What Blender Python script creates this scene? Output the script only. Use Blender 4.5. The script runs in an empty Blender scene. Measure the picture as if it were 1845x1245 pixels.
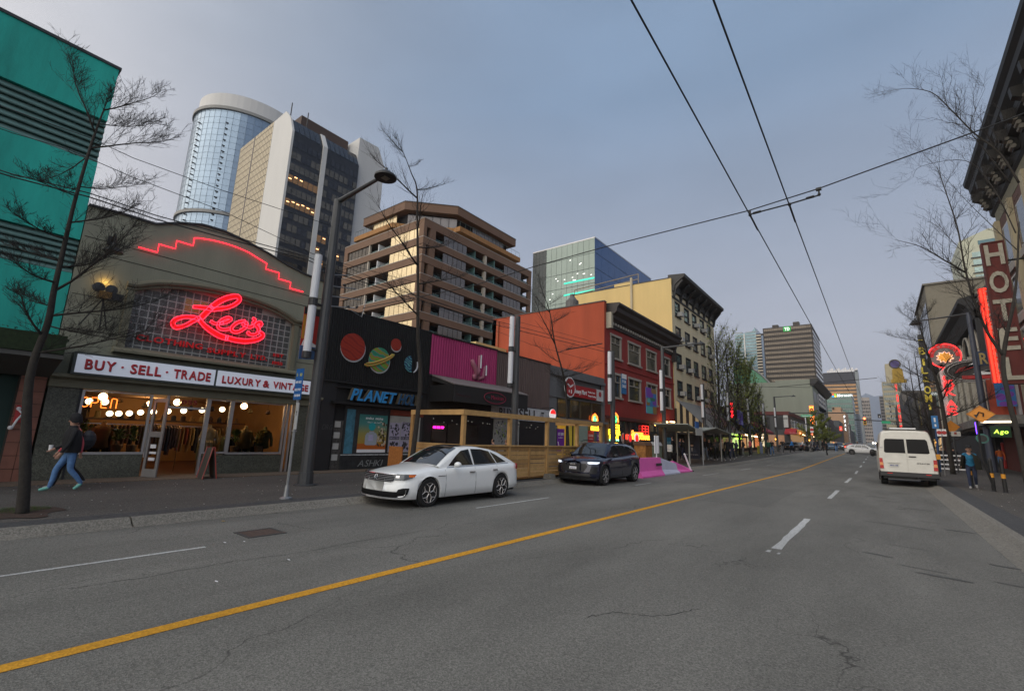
import bpy, math, random
import numpy as np
from math import radians, sin, cos, pi, sqrt, atan2
from mathutils import Vector, Matrix
S = bpy.context.scene
COL = S.collection
rnd = random.Random(7)
# ------------------------------------------------------------------ camera
EYE = 1.62
YAW, PITCH, ROLL, FPX = radians(38.30), radians(11.11), radians(2.107), 832.85
_f = np.array([-sin(YAW)*cos(PITCH), cos(YAW)*cos(PITCH), sin(PITCH)])
_r = np.array([cos(YAW), sin(YAW), 0.0]); _u = np.cross(_r, _f)
_r2 = cos(ROLL)*_r + sin(ROLL)*_u; _u2 = cos(ROLL)*_u - sin(ROLL)*_r
cam = bpy.data.cameras.new('camera'); camo = bpy.data.objects.new('camera', cam); COL.objects.link(camo)
cam.sensor_width = 36; cam.sensor_fit = 'HORIZONTAL'; cam.lens = 36*FPX/1845; cam.clip_start = .05; cam.clip_end = 20000
mw = Matrix.Identity(4)
for i in range(3):
    mw[i][0], mw[i][1], mw[i][2] = _r2[i], _u2[i], -_f[i]
mw[2][3] = EYE
camo.matrix_world = mw
S.camera = camo
# ------------------------------------------------------------------ sky, sun, exposure
SUN_AZ, SUN_EL = radians(183), radians(38)      # veiled evening sun behind the camera
world = bpy.data.worlds.new('World'); S.world = world; world.use_nodes = True
nt = world.node_tree; nt.nodes.clear()
def wn(t, **k):
    n = nt.nodes.new(t)
    for a, b in k.items(): setattr(n, a, b)
    return n
wo = wn('ShaderNodeOutputWorld'); bg = wn('ShaderNodeBackground'); bg.inputs[1].default_value = .05
sky = wn('ShaderNodeTexSky', sky_type='NISHITA', sun_disc=False, sun_elevation=SUN_EL, sun_rotation=SUN_AZ, air_density=1.3, dust_density=2.2, ozone_density=1.6)
tc = wn('ShaderNodeTexCoord'); mp = wn('ShaderNodeMapping'); mp.inputs['Scale'].default_value = (1.0, 1.0, 3.2)
nz = wn('ShaderNodeTexNoise'); nz.inputs['Scale'].default_value = 1.6; nz.inputs['Detail'].default_value = 7; nz.inputs['Roughness'].default_value = .45
rp = wn('ShaderNodeValToRGB'); rp.color_ramp.elements[0].position = .25; rp.color_ramp.elements[0].color = (.74, .74, .74, 1); rp.color_ramp.elements[1].position = .8; rp.color_ramp.elements[1].color = (.92, .92, .92, 1)
sep = wn('ShaderNodeSeparateXYZ'); hz = wn('ShaderNodeValToRGB')
hz.color_ramp.elements[0].position = 0; hz.color_ramp.elements[0].color = (7.5, 7.0, 7.3, 1)     # lavender haze near the horizon
hz.color_ramp.elements[1].position = .62; hz.color_ramp.elements[1].color = (2.3, 3.5, 5.3, 1)
e = hz.color_ramp.elements.new(.25); e.color = (4.8, 5.1, 6.1, 1)
# veil is brighter and warmer towards the west (the sun's side)
dt = wn('ShaderNodeVectorMath', operation='DOT_PRODUCT'); dt.inputs[1].default_value = (-.74, -.60, .3)
mr = wn('ShaderNodeMapRange'); mr.inputs['From Min'].default_value = -.25; mr.inputs['From Max'].default_value = 1.25
pw = wn('ShaderNodeMath', operation='POWER'); pw.inputs[1].default_value = 4.2
wm = wn('ShaderNodeMixRGB', blend_type='MIX'); wm.inputs['Color2'].default_value = (34, 29, 23, 1)
mxs = wn('ShaderNodeMixRGB', blend_type='MIX')
n2_ = wn('ShaderNodeTexNoise'); n2_.inputs['Scale'].default_value = 2.3; n2_.inputs['Detail'].default_value = 5; m2_ = wn('ShaderNodeMapRange'); m2_.inputs['From Min'].default_value = .3; m2_.inputs['From Max'].default_value = .7; m2_.inputs['To Min'].default_value = .9; m2_.inputs['To Max'].default_value = 1.12; v2_ = wn('ShaderNodeVectorMath', operation='SCALE')
L = nt.links.new
L(tc.outputs['Generated'], mp.inputs[0]); L(mp.outputs[0], nz.inputs['Vector']); L(nz.outputs['Fac'], rp.inputs[0])
L(tc.outputs['Generated'], sep.inputs[0]); L(sep.outputs['Z'], hz.inputs[0])
L(tc.outputs['Generated'], dt.inputs[0]); L(dt.outputs['Value'], mr.inputs[0]); L(mr.outputs[0], pw.inputs[0]); L(pw.outputs[0], wm.inputs['Fac']); L(hz.outputs[0], wm.inputs['Color1'])
L(rp.outputs[0], mxs.inputs['Fac']); L(sky.outputs[0], mxs.inputs['Color1']); L(wm.outputs[0], mxs.inputs['Color2'])
L(mp.outputs[0], n2_.inputs['Vector']); L(n2_.outputs['Fac'], m2_.inputs[0]); L(mxs.outputs[0], v2_.inputs[0]); L(m2_.outputs[0], v2_.inputs['Scale']); L(v2_.outputs[0], bg.inputs[0]); L(bg.outputs[0], wo.inputs[0])
sl = bpy.data.lights.new('sun', 'SUN'); sl.energy = 1.5; sl.angle = radians(95); sl.color = (1, .92, .80)
so = bpy.data.objects.new('sun', sl); COL.objects.link(so); so.location = (-30, -30, 60)
sd = Vector((sin(SUN_AZ)*cos(SUN_EL), cos(SUN_AZ)*cos(SUN_EL), sin(SUN_EL)))
so.rotation_euler = sd.to_track_quat('Z', 'Y').to_euler()
S.view_settings.view_transform = 'Standard'; S.view_settings.look = 'None'; S.view_settings.gamma = 1; S.view_settings.use_curve_mapping = False
S.view_settings.exposure = 0.86
S.cycles.max_bounces = 6; S.cycles.diffuse_bounces = 3; S.cycles.glossy_bounces = 3; S.cycles.transmission_bounces = 4; S.cycles.transparent_max_bounces = 8
S.cycles.sample_clamp_indirect = 4; S.cycles.use_denoising = True; S.cycles.caustics_reflective = False; S.cycles.caustics_refractive = False
# ------------------------------------------------------------------ surveying: sight lines from the camera station to known planes
def _ray(x, y):
    a, b = (x-922.5)/FPX, (y-622.5)/FPX
    return _r2*a - _u2*b + _f
def onx(x, y, X):
    d = _ray(x, y); t = X/d[0]; return (X, d[1]*t, d[2]*t+EYE)
def ony(x, y, Y):
    d = _ray(x, y); t = Y/d[1]; return (d[0]*t, Y, d[2]*t+EYE)
def gz(Y): return min(1.5, max(0.0, (Y-40)*.015))
def gnd(x, y, z=0):
    d = _ray(x, y); Y = 40
    for _ in range(12):
        zz = z+gz(Y); t = (zz-EYE)/min(d[2], -1e-4); Y = .5*Y+.5*min(d[1]*t, 400)
    t = Y/d[1]; return (d[0]*t, Y, z+gz(Y))
# ------------------------------------------------------------------ materials
MC = {}
def mat(name, col, rough=.8, metal=0.0, var=.12, scale=2.0, bump=0.0, bscale=60.0, streak=False, spec=.5, emit=0.0, ecol=None, alpha=1.0, coat=0.0, trans=0.0):
    if name in MC: return MC[name]
    m = bpy.data.materials.new(name); m.use_nodes = True; t = m.node_tree; b = t.nodes['Principled BSDF']
    c = (*col, 1) if len(col) == 3 else col
    b.inputs['Base Color'].default_value = c; b.inputs['Roughness'].default_value = rough; b.inputs['Metallic'].default_value = metal
    b.inputs['Specular IOR Level'].default_value = spec
    if coat: b.inputs['Coat Weight'].default_value = coat; b.inputs['Coat Roughness'].default_value = .04
    if trans: b.inputs['Transmission Weight'].default_value = trans
    if alpha < 1: b.inputs['Alpha'].default_value = alpha
    if emit: b.inputs['Emission Color'].default_value = (*(ecol or col), 1); b.inputs['Emission Strength'].default_value = emit
    if var or bump:
        g = t.nodes.new('ShaderNodeNewGeometry')
        mpn = t.nodes.new('ShaderNodeMapping'); mpn.inputs['Scale'].default_value = (1, 1, .18 if streak else 1)
        t.links.new(g.outputs['Position'], mpn.inputs[0])
    if var:
        n = t.nodes.new('ShaderNodeTexNoise'); n.inputs['Scale'].default_value = scale; n.inputs['Detail'].default_value = 6; n.inputs['Roughness'].default_value = .65
        t.links.new(mpn.outputs[0], n.inputs['Vector'])
        r = t.nodes.new('ShaderNodeMapRange'); r.inputs['From Min'].default_value = .25; r.inputs['From Max'].default_value = .75
        r.inputs['To Min'].default_value = 1-var; r.inputs['To Max'].default_value = 1+var
        t.links.new(n.outputs['Fac'], r.inputs[0])
        mx = t.nodes.new('ShaderNodeVectorMath'); mx.operation = 'SCALE'; mx.inputs[0].default_value = c[:3]
        t.links.new(r.outputs[0], mx.inputs['Scale']); t.links.new(mx.outputs[0], b.inputs['Base Color'])
    if bump:
        n2 = t.nodes.new('ShaderNodeTexNoise'); n2.inputs['Scale'].default_value = bscale; n2.inputs['Detail'].default_value = 3
        t.links.new(g.outputs['Position'], n2.inputs['Vector'])
        bm = t.nodes.new('ShaderNodeBump'); bm.inputs['Strength'].default_value = bump; bm.inputs['Distance'].default_value = .02
        t.links.new(n2.outputs['Fac'], bm.inputs['Height']); t.links.new(bm.outputs[0], b.inputs['Normal'])
    MC[name] = m; return m
def neon(name, col, s=6): return mat(name, tuple(min(1, c*.6) for c in col), emit=s, ecol=col, var=0)
def aggregate(name, col, stone=.35, grain=90, patch=.18, crack=0.0, rough=.9, tint=(1, 1, 1)):
    if name in MC: return MC[name]
    m = bpy.data.materials.new(name); m.use_nodes = True; t = m.node_tree; b = t.nodes['Principled BSDF']; N = t.nodes.new; K = t.links.new
    b.inputs['Roughness'].default_value = rough; b.inputs['Specular IOR Level'].default_value = .35
    g = N('ShaderNodeNewGeometry')
    v = N('ShaderNodeTexVoronoi'); v.inputs['Scale'].default_value = grain; K(g.outputs['Position'], v.inputs['Vector'])
    hs = N('ShaderNodeSeparateColor'); K(v.outputs['Color'], hs.inputs[0])
    r1 = N('ShaderNodeMapRange'); r1.inputs['To Min'].default_value = 1-stone; r1.inputs['To Max'].default_value = 1+stone; K(hs.outputs[0], r1.inputs[0])
    n0 = N('ShaderNodeTexNoise'); n0.inputs['Scale'].default_value = grain*.33; n0.inputs['Detail'].default_value = 5; n0.inputs['Roughness'].default_value = .8; K(g.outputs['Position'], n0.inputs['Vector'])
    r0 = N('ShaderNodeMapRange'); r0.inputs['From Min'].default_value = .3; r0.inputs['From Max'].default_value = .7; r0.inputs['To Min'].default_value = 1-stone*.75; r0.inputs['To Max'].default_value = 1+stone*.75; K(n0.outputs['Fac'], r0.inputs[0])
    mp = N('ShaderNodeMapping'); mp.inputs['Scale'].default_value = (.55, .14, 1); K(g.outputs['Position'], mp.inputs[0])
    n1 = N('ShaderNodeTexNoise'); n1.inputs['Scale'].default_value = 1.3; n1.inputs['Detail'].default_value = 7; n1.inputs['Roughness'].default_value = .6; K(mp.outputs[0], n1.inputs['Vector'])
    r2 = N('ShaderNodeMapRange'); r2.inputs['From Min'].default_value = .3; r2.inputs['From Max'].default_value = .7; r2.inputs['To Min'].default_value = 1-patch; r2.inputs['To Max'].default_value = 1+patch*.8; K(n1.outputs['Fac'], r2.inputs[0])
    a = N('ShaderNodeMath'); a.operation = 'MULTIPLY'; K(r1.outputs[0], a.inputs[0]); K(r2.outputs[0], a.inputs[1])
    a2 = N('ShaderNodeMath'); a2.operation = 'MULTIPLY'; K(a.outputs[0], a2.inputs[0]); K(r0.outputs[0], a2.inputs[1]); a = a2
    if crack:
        n3 = N('ShaderNodeTexNoise'); n3.inputs['Scale'].default_value = 1.1; n3.inputs['Detail'].default_value = 5; K(g.outputs['Position'], n3.inputs['Vector'])
        ad = N('ShaderNodeMixRGB'); ad.blend_type = 'ADD'; ad.inputs[0].default_value = 1.4; K(g.outputs['Position'], ad.inputs[1]); K(n3.outputs['Color'], ad.inputs[2])
        mp2 = N('ShaderNodeMapping'); mp2.inputs['Scale'].default_value = (.33, .14, 1); K(ad.outputs[0], mp2.inputs[0])
        ve = N('ShaderNodeTexVoronoi'); ve.feature = 'DISTANCE_TO_EDGE'; ve.inputs['Scale'].default_value = 1.0; K(mp2.outputs[0], ve.inputs['Vector'])
        r4 = N('ShaderNodeMapRange'); r4.inputs['From Min'].default_value = .0; r4.inputs['From Max'].default_value = .004; r4.inputs['To Min'].default_value = 1-crack; r4.inputs['To Max'].default_value = 1; K(ve.outputs['Distance'], r4.inputs[0])
        n5 = N('ShaderNodeTexNoise'); n5.inputs['Scale'].default_value = .35; K(g.outputs['Position'], n5.inputs['Vector'])
        r5 = N('ShaderNodeMapRange'); r5.inputs['From Min'].default_value = .45; r5.inputs['From Max'].default_value = .55; K(n5.outputs['Fac'], r5.inputs[0])
        mxx = N('ShaderNodeMix'); K(r5.outputs[0], mxx.inputs[0]); mxx.inputs[2].default_value = 1; K(r4.outputs[0], mxx.inputs[3])
        a3 = N('ShaderNodeMath'); a3.operation = 'MULTIPLY'; K(a.outputs[0], a3.inputs[0]); K(mxx.outputs[0], a3.inputs[1]); a = a3
    s = N('ShaderNodeVectorMath'); s.operation = 'SCALE'; s.inputs[0].default_value = col; K(a.outputs[0], s.inputs['Scale']); K(s.outputs[0], b.inputs['Base Color'])
    bp = N('ShaderNodeBump'); bp.inputs['Strength'].default_value = .5; bp.inputs['Distance'].default_value = .006; K(v.outputs['Distance'], bp.inputs['Height']); K(bp.outputs[0], b.inputs['Normal'])
    MC[name] = m; return m
M_black = mat('black_paint', (.012, .012, .013), .5)
M_dark = mat('dark_metal', (.03, .031, .033), .5, var=.1)
M_pole = mat('pole_grey', (.055, .058, .062), .5, metal=.2, var=.15)
M_wire = mat('wire_black', (.008, .008, .008), .6, var=0)
M_white = mat('white_paint', (.75, .76, .78), .55, var=.06)
M_glass = mat('window_glass', (.03, .035, .04), .06, spec=.9, var=.3, scale=.8)
M_chrome = mat('chrome', (.6, .6, .62), .15, metal=1, var=0)
M_alu = mat('aluminium', (.42, .42, .43), .35, metal=.8, var=.08)
M_rub = mat('rubber', (.012, .012, .012), .85, var=.1)
M_red = mat('red_paint', (.42, .03, .03), .5)
M_skin = mat('skin', (.42, .24, .17), .6, var=.05)
M_gal = mat('galvanised_steel', (.28, .29, .30), .45, metal=.7, var=.15, scale=8)
# ------------------------------------------------------------------ mesh building
class MB:
    def __init__(s): s.v = []; s.f = []; s.m = []
    def add(s, vs, fs, m=0):
        o = len(s.v); s.v += [tuple(map(float, p)) for p in vs]; s.f += [tuple(i+o for i in f) for f in fs]; s.m += [m]*len(fs); return s
    def box(s, x0, x1, y0, y1, z0, z1, m=0):
        return s.add([(x0,y0,z0),(x1,y0,z0),(x1,y1,z0),(x0,y1,z0),(x0,y0,z1),(x1,y0,z1),(x1,y1,z1),(x0,y1,z1)],
                     [(0,3,2,1),(4,5,6,7),(0,1,5,4),(1,2,6,5),(2,3,7,6),(3,0,4,7)], m)
    def prism(s, axis, poly, a, b, m=0):
        n = len(poly)
        def P(p, c): return (c, p[0], p[1]) if axis == 'x' else ((p[0], c, p[1]) if axis == 'y' else (p[0], p[1], c))
        vs = [P(p, a) for p in poly]+[P(p, b) for p in poly]
        fs = [tuple(range(n))[::-1], tuple(range(n, 2*n))]+[(i, (i+1) % n, n+(i+1) % n, n+i) for i in range(n)]
        return s.add(vs, fs, m)
    def quad(s, a, b, c, d, m=0): return s.add([a, b, c, d], [(0, 1, 2, 3)], m)
    def tube(s, pts, rad, n=6, m=0, caps=True):
        P = [(float(p[0]), float(p[1]), float(p[2])) for p in pts]; N = len(P); v = s.v; o = len(v)
        if not hasattr(rad, '__len__'): rad = [rad]*N
        up = None; CS = [(cos(2*pi*k/n), sin(2*pi*k/n)) for k in range(n)]
        for i in range(N):
            p, q, r = P[i], P[min(i+1, N-1)], P[max(i-1, 0)]; dx, dy, dz = q[0]-r[0], q[1]-r[1], q[2]-r[2]; l = sqrt(dx*dx+dy*dy+dz*dz)+1e-9; dx /= l; dy /= l; dz /= l
            if up is None: up = (0, 0, 1) if abs(dz) < .9 else (1, 0, 0)
            ax, ay, az = dy*up[2]-dz*up[1], dz*up[0]-dx*up[2], dx*up[1]-dy*up[0]; l = sqrt(ax*ax+ay*ay+az*az)+1e-9; ax /= l; ay /= l; az /= l
            up = bx, by, bz = ay*dz-az*dy, az*dx-ax*dz, ax*dy-ay*dx; t = rad[i]
            for c, d in CS: v.append((p[0]+t*(c*ax+d*bx), p[1]+t*(c*ay+d*by), p[2]+t*(c*az+d*bz)))
        f = [(o+i*n+k, o+i*n+(k+1) % n, o+(i+1)*n+(k+1) % n, o+(i+1)*n+k) for i in range(N-1) for k in range(n)]
        if caps: f += [tuple(range(o, o+n))[::-1], tuple(range(o+(N-1)*n, o+N*n))]
        s.f += f; s.m += [m]*len(f); return s
    def lathe(s, c, prof, n=16, axis='z', m=0):
        vs = []
        for r, h in prof:
            for k in range(n):
                w = 2*pi*k/n; a, b = r*cos(w), r*sin(w)
                vs.append((c[0]+a, c[1]+b, c[2]+h) if axis == 'z' else ((c[0]+a, c[1]+h, c[2]+b) if axis == 'y' else (c[0]+h, c[1]+a, c[2]+b)))
        fs = [(i*n+k, i*n+(k+1) % n, (i+1)*n+(k+1) % n, (i+1)*n+k) for i in range(len(prof)-1) for k in range(n)]
        fs += [tuple(range(n))[::-1], tuple(range((len(prof)-1)*n, len(prof)*n))]
        return s.add(vs, fs, m)
    def ball(s, c, r, n=10, m=0, sz=1.0):
        k = max(4, n//2); return s.lathe(c, [(max(1e-3, r*sin(pi*i/k)), -r*sz*cos(pi*i/k)) for i in range(k+1)], n, 'z', m)
    def grid(s, fn, nu, nv, m=0, flip=False):
        vs = [fn(i/nu, j/nv) for j in range(nv+1) for i in range(nu+1)]
        fs = []
        for j in range(nv):
            for i in range(nu):
                a = j*(nu+1)+i; q = (a, a+1, a+nu+2, a+nu+1); fs.append(q[::-1] if flip else q)
        return s.add(vs, fs, m)
    def mesh(s, name, mats, smooth=False):
        me = bpy.data.meshes.new(name); me.from_pydata(s.v, [], s.f)
        for mm in (mats if isinstance(mats, (list, tuple)) else [mats]): me.materials.append(mm)
        if any(s.m): me.polygons.foreach_set('material_index', s.m)
        if smooth: me.polygons.foreach_set('use_smooth', [True]*len(s.f))
        me.update(); return me
    def build(s, name, mats, parent=None, smooth=False, local=False, label=None, cat=None, group=None, kind=None):
        return link(s.mesh(name, mats, smooth), name, parent, local, label, cat, group, kind)
WL = {}
def props(o, label=None, cat=None, group=None, kind=None):
    if label: o['label'] = label
    if cat: o['category'] = cat
    if group: o['group'] = group
    if kind: o['kind'] = kind
    return o
def link(me, name, parent=None, local=False, label=None, cat=None, group=None, kind=None, loc=None, rot=None, scale=None):
    o = bpy.data.objects.new(name, me); COL.objects.link(o)
    pw = WL.get(parent.name, (0, 0, 0)) if parent else (0, 0, 0)
    if parent: o.parent = parent
    l = loc or (0, 0, 0)
    if local: o.location = l; WL[o.name] = tuple(pw[i]+l[i] for i in range(3))
    else: o.location = tuple(l[i]-pw[i] for i in range(3)); WL[o.name] = tuple(l)
    if rot: o.rotation_euler = rot
    if scale: o.scale = scale
    return props(o, label, cat, group, kind)
def thing(name, label, cat, loc, rotz=0, group=None):
    o = bpy.data.objects.new(name, None); COL.objects.link(o); o.empty_display_size = .3
    o.location = loc; o.rotation_euler = (0, 0, rotz); WL[o.name] = tuple(loc)
    return props(o, label, cat, group)
UC = {}
def ucube(m):
    if m.name not in UC: UC[m.name] = MB().box(-.5, .5, -.5, .5, -.5, .5).mesh('piece', m)
    return UC[m.name]
def cube(name, parent, x0, x1, y0, y1, z0, z1, m, **k):
    return link(ucube(m), name, parent, loc=((x0+x1)/2, (y0+y1)/2, (z0+z1)/2), scale=(abs(x1-x0), abs(y1-y0), abs(z1-z0)), **k)
def copy_tree(o, parent=None, loc=None, rotz=None, label=None, group=None, name=None):
    c = o.copy(); COL.objects.link(c)
    if name: c.name = name
    if parent: c.parent = parent
    if loc: c.location = loc; WL[c.name] = tuple(loc)
    if rotz is not None: c.rotation_euler = (0, 0, rotz)
    if label: c['label'] = label
    if group: c['group'] = group
    for ch in list(KIDS.get(o.name, [])) or [x for x in o.children]: copy_tree(ch, c)
    return c
KIDS = {}
# ------------------------------------------------------------------ lettering
GL = {}
def _mkglyph(ch, bold):
    cu = bpy.data.curves.new('g', 'FONT'); cu.body = ch; cu.size = 1; cu.extrude = .5; cu.offset = .022 if bold else 0; cu.resolution_u = 3
    ob = bpy.data.objects.new('g', cu)
    me = bpy.data.meshes.new_from_object(ob)
    v = np.array([tuple(q.co) for q in me.vertices]) if len(me.vertices) else np.zeros((0, 3)); f = [tuple(p.vertices) for p in me.polygons]
    bpy.data.objects.remove(ob); bpy.data.curves.remove(cu); bpy.data.meshes.remove(me)
    return v, f
def glyph(ch, bold=True):
    k = (ch, bold)
    if k not in GL: GL[k] = _mkglyph(ch, bold)
    return GL[k]
CAP = .73
def text(mb, s, org, xd, yd, h, depth=.01, m=0, width=None, align='l', bold=True, slant=0, gap=.09, vertical=False):
    xd, yd, org = np.array(xd, float), np.array(yd, float), np.array(org, float); nd = np.cross(xd, yd); sc = h/CAP
    pos = []; x = 0
    for ch in s:
        if ch == ' ': pos.append(None); x += .33; continue
        v, f = glyph(ch, bold)
        if not len(v): pos.append(None); continue
        w = v[:, 0].max()-v[:, 0].min(); pos.append((x-v[:, 0].min(), v, f)); x += w+gap
    tot = max(x-gap, .01); sx = sc if width is None else width/tot
    off = {'l': 0, 'c': -tot/2, 'r': -tot}[align]
    for p in pos:
        if p is None: continue
        dx, v, f = p
        X = (v[:, 0]+dx+off)*sx; Y = v[:, 1]*sc; X = X+slant*Y; Z = (v[:, 2]+.5)*depth
        mb.add(org+X[:, None]*xd+Y[:, None]*yd+Z[:, None]*nd, f, m)
    return mb
FX, FZ = (0, 1, 0), (0, 0, 1)      # lettering on the left-hand fronts (facing +x)
def letters(parent, s, org, xd, yd, h, depth, material, width=None, align='l', bold=True, slant=0, gap=.09):
    xd, yd, org = np.array(xd, float), np.array(yd, float), np.array(org, float); nd = np.cross(xd, yd); sc = h/CAP
    x = 0; pos = []
    for ch in s:
        if ch == ' ': x += .33; continue
        v, f = glyph(ch, bold); w = v[:, 0].max()-v[:, 0].min(); pos.append((ch, x-v[:, 0].min(), v, f)); x += w+gap
    tot = x-gap; sx = sc if width is None else width/tot; off = {'l': 0, 'c': -tot/2, 'r': -tot}[align]
    for ch, dx, v, f in pos:
        X = (v[:, 0]+dx+off)*sx; Y = v[:, 1]*sc; X = X+slant*Y; Z = (v[:, 2]+.5)*depth
        MB().add(org+X[:, None]*xd+Y[:, None]*yd+Z[:, None]*nd, f).build('letter', material, parent)
def wall_x(mb, X, y0, y1, z0, z1, holes, t, m=0):
    zs = sorted(set([z0, z1]+[h[2] for h in holes]+[h[3] for h in holes])); zs = [z for z in zs if z0 <= z <= z1]
    for a, b in zip(zs, zs[1:]):
        cut = sorted([(h[0], h[1]) for h in holes if h[2] < b-1e-6 and h[3] > a+1e-6]); y = y0
        for c, d in cut:
            if c > y+1e-6: mb.box(X-t, X, y, c, a, b, m)
            y = max(y, d)
        if y < y1-1e-6: mb.box(X-t, X, y, y1, a, b, m)
    return mb
def catmull(P, k=6, closed=False):
    P = [np.array(p, float) for p in P]; out = []; n = len(P)
    for i in range(n-1):
        p0, p1, p2, p3 = P[max(i-1, 0)], P[i], P[i+1], P[min(i+2, n-1)]
        for j in range(k):
            t = j/k; out.append(.5*((2*p1)+(-p0+p2)*t+(2*p0-5*p1+4*p2-p3)*t*t+(-p0+3*p1-3*p2+p3)*t**3))
    out.append(P[-1]); return out
# ------------------------------------------------------------------ people (one skinned body each, clothing as face regions)
def skin_body(J, E, root=0, sub=1):
    me = bpy.data.meshes.new('tmp'); me.from_pydata([j[0] for j in J], E, [])
    ob = bpy.data.objects.new('tmp', me); COL.objects.link(ob)
    md = ob.modifiers.new('s', 'SKIN'); md.use_smooth_shade = True
    for i, sv in enumerate(me.skin_vertices[0].data):
        r = J[i][1]; sv.radius = (r, r) if not isinstance(r, tuple) else r; sv.use_root = (i == root)
    sb = ob.modifiers.new('b', 'SUBSURF'); sb.levels = sub; sb.render_levels = sub
    dg = bpy.context.evaluated_depsgraph_get(); out = bpy.data.meshes.new_from_object(ob.evaluated_get(dg))
    bpy.data.objects.remove(ob); bpy.data.meshes.remove(me); return out
def make_body(name, pose, mats, sub=1, arms=1):
    p = pose; J = []; E = []; idx = {}
    def j(k, c, r, par=None):
        idx[k] = len(J); J.append((c, r))
        if par is not None: E.append((idx[par], idx[k]))
    j('pel', p['pel'], (.15, .115))
    j('waist', p['waist'], (.14, .11), 'pel'); j('chest', p['chest'], (.17, .13), 'waist'); j('sho', p['sho'], (.10, .08), 'chest')
    j('neck', p['neck'], .052, 'sho'); j('jaw', p['jaw'], (.066, .075), 'neck'); j('head', p['head'], (.076, .09), 'jaw'); j('crown', p['crown'], .055, 'head')
    for s in 'lr':
        j('s'+s, p['s'+s], .068, 'sho'); j('e'+s, p['e'+s], .048, 's'+s); j('w'+s, p['w'+s], .032, 'e'+s)
        wv = np.array(p['w'+s]); ev = np.array(p['e'+s]); d = (wv-ev)/np.linalg.norm(wv-ev); side = np.cross(d, (0, 1, 0)); side = side/(np.linalg.norm(side)+1e-6)
        j('h'+s, tuple(wv+d*.06), (.04, .022), 'w'+s)
        for q in range(4):                                     # four unequal fingers and a thumb, slightly curled
            o = (q-1.5)*.019
            j('f%d%s' % (q, s), tuple(wv+d*.105+side*0+np.array([0, o, 0])), .0095, 'h'+s)
            j('g%d%s' % (q, s), tuple(wv+d*(.145+.012*(q in (1, 2)))+np.array([0, o*.9, 0])+np.array([-.008, 0, 0])), .0075, 'f%d%s' % (q, s))
        j('t'+s, tuple(wv+d*.055+np.array([0, .045, 0])), .0105, 'h'+s)
        j('p'+s, p['p'+s], .098, 'pel'); j('k'+s, p['k'+s], .064, 'p'+s); j('c'+s, tuple(.55*np.array(p['k'+s])+.45*np.array(p['a'+s])+np.array([0, -.015, 0])), .058, 'k'+s)
        j('a'+s, p['a'+s], .044, 'c'+s)
        av = np.array(p['a'+s]); tv = np.array(p['t_'+s]); j('b'+s, tuple(av*.55+tv*.45+np.array([0, 0, .0])), .042, 'a'+s); j('o'+s, tuple(tv), .034, 'b'+s)
    me = skin_body(J, E, 0, sub)
    for m in mats: me.materials.append(m)
    segs = []
    for a, b in E:
        ka = [k for k, v in idx.items() if v == a][0]; kb = [k for k, v in idx.items() if v == b][0]
        if kb in ('waist', 'chest', 'sho', 'sl', 'sr'): r = 1
        elif kb in ('el', 'er', 'wl', 'wr'): r = arms
        elif kb in ('neck', 'jaw'): r = 0
        elif kb in ('head', 'crown'): r = 9
        elif kb[0] in 'hfgt' : r = 0
        elif kb[0] in 'pkca': r = 2
        else: r = 3
        segs.append((np.array(J[a][0]), np.array(J[b][0]), r))
    hd = np.array(p['head']); fw = np.array(p.get('face', (0, 1, 0)), float); fw /= np.linalg.norm(fw)
    vs = np.array([tuple(v.co) for v in me.vertices])
    A = np.array([s[0] for s in segs]); B = np.array([s[1] for s in segs]); R = [s[2] for s in segs]
    for pl in me.polygons:
        c = vs[list(pl.vertices)].mean(0); ab = B-A; t = np.clip(((c-A)*ab).sum(1)/np.maximum((ab*ab).sum(1), 1e-9), 0, 1)
        r = R[int(np.argmin(np.linalg.norm(A+ab*t[:, None]-c, axis=1)))]
        if r == 9 or (r == 0 and np.linalg.norm(c-hd) < .14):
            q = c-hd; r = 4 if (q[2] > .055 or q@fw < -.0) and q[2] > -.07 else 0
        pl.material_index = r; pl.use_smooth = True
    return me
def P0(walk=.0, arm=.12, lean=.0, h=1.0, hands='down'):
    w = walk
    p = dict(pel=(0, 0, .95), waist=(0, lean*.12, 1.08), chest=(0, lean*.25, 1.28), sho=(0, lean*.33, 1.42), neck=(0, lean*.4, 1.49), jaw=(0, lean*.46+.02, 1.57), head=(0, lean*.5+.01, 1.66), crown=(0, lean*.52, 1.71))
    for s, g in (('l', -1), ('r', 1)):
        ww = w*(1 if s == 'r' else -1)
        p['s'+s] = (g*.185, lean*.33, 1.41)
        if hands == 'pocket': p['e'+s] = (g*.27, -.10+lean*.2, 1.14); p['w'+s] = (g*.19, .08+lean*.1, .98)
        elif hands == 'phone': p['e'+s] = (g*.24, .02, 1.14); p['w'+s] = (g*.07, .24, 1.22)
        else: p['e'+s] = (g*.25, -ww*.35+lean*.2, 1.13); p['w'+s] = (g*.25, -ww*.6+.06+lean*.15, .90)
        p['p'+s] = (g*.095, 0, .90)
        if ww >= 0:
            p['k'+s] = (g*.10, ww*.75+.02, .50+.0*ww); p['a'+s] = (g*.10, ww*1.05, .085); p['t_'+s] = (g*.11, ww*1.05+.17, .045)
        else:
            p['k'+s] = (g*.10, ww*.25+.04, .50); p['a'+s] = (g*.10, ww*1.15, .17); p['t_'+s] = (g*.10, ww*1.15+.13, .05)
    return p
H_black = mat('cloth_black', (.012, .012, .014), .9); H_navy = mat('cloth_navy', (.02, .028, .06), .9); H_jean = mat('denim_blue', (.09, .19, .38), .9, var=.3, scale=14)
H_grey = mat('cloth_grey', (.12, .12, .13), .9); H_hair = mat('hair_dark', (.012, .009, .008), .7); H_mint = mat('shoe_mint', (.16, .42, .36), .8)
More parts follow.
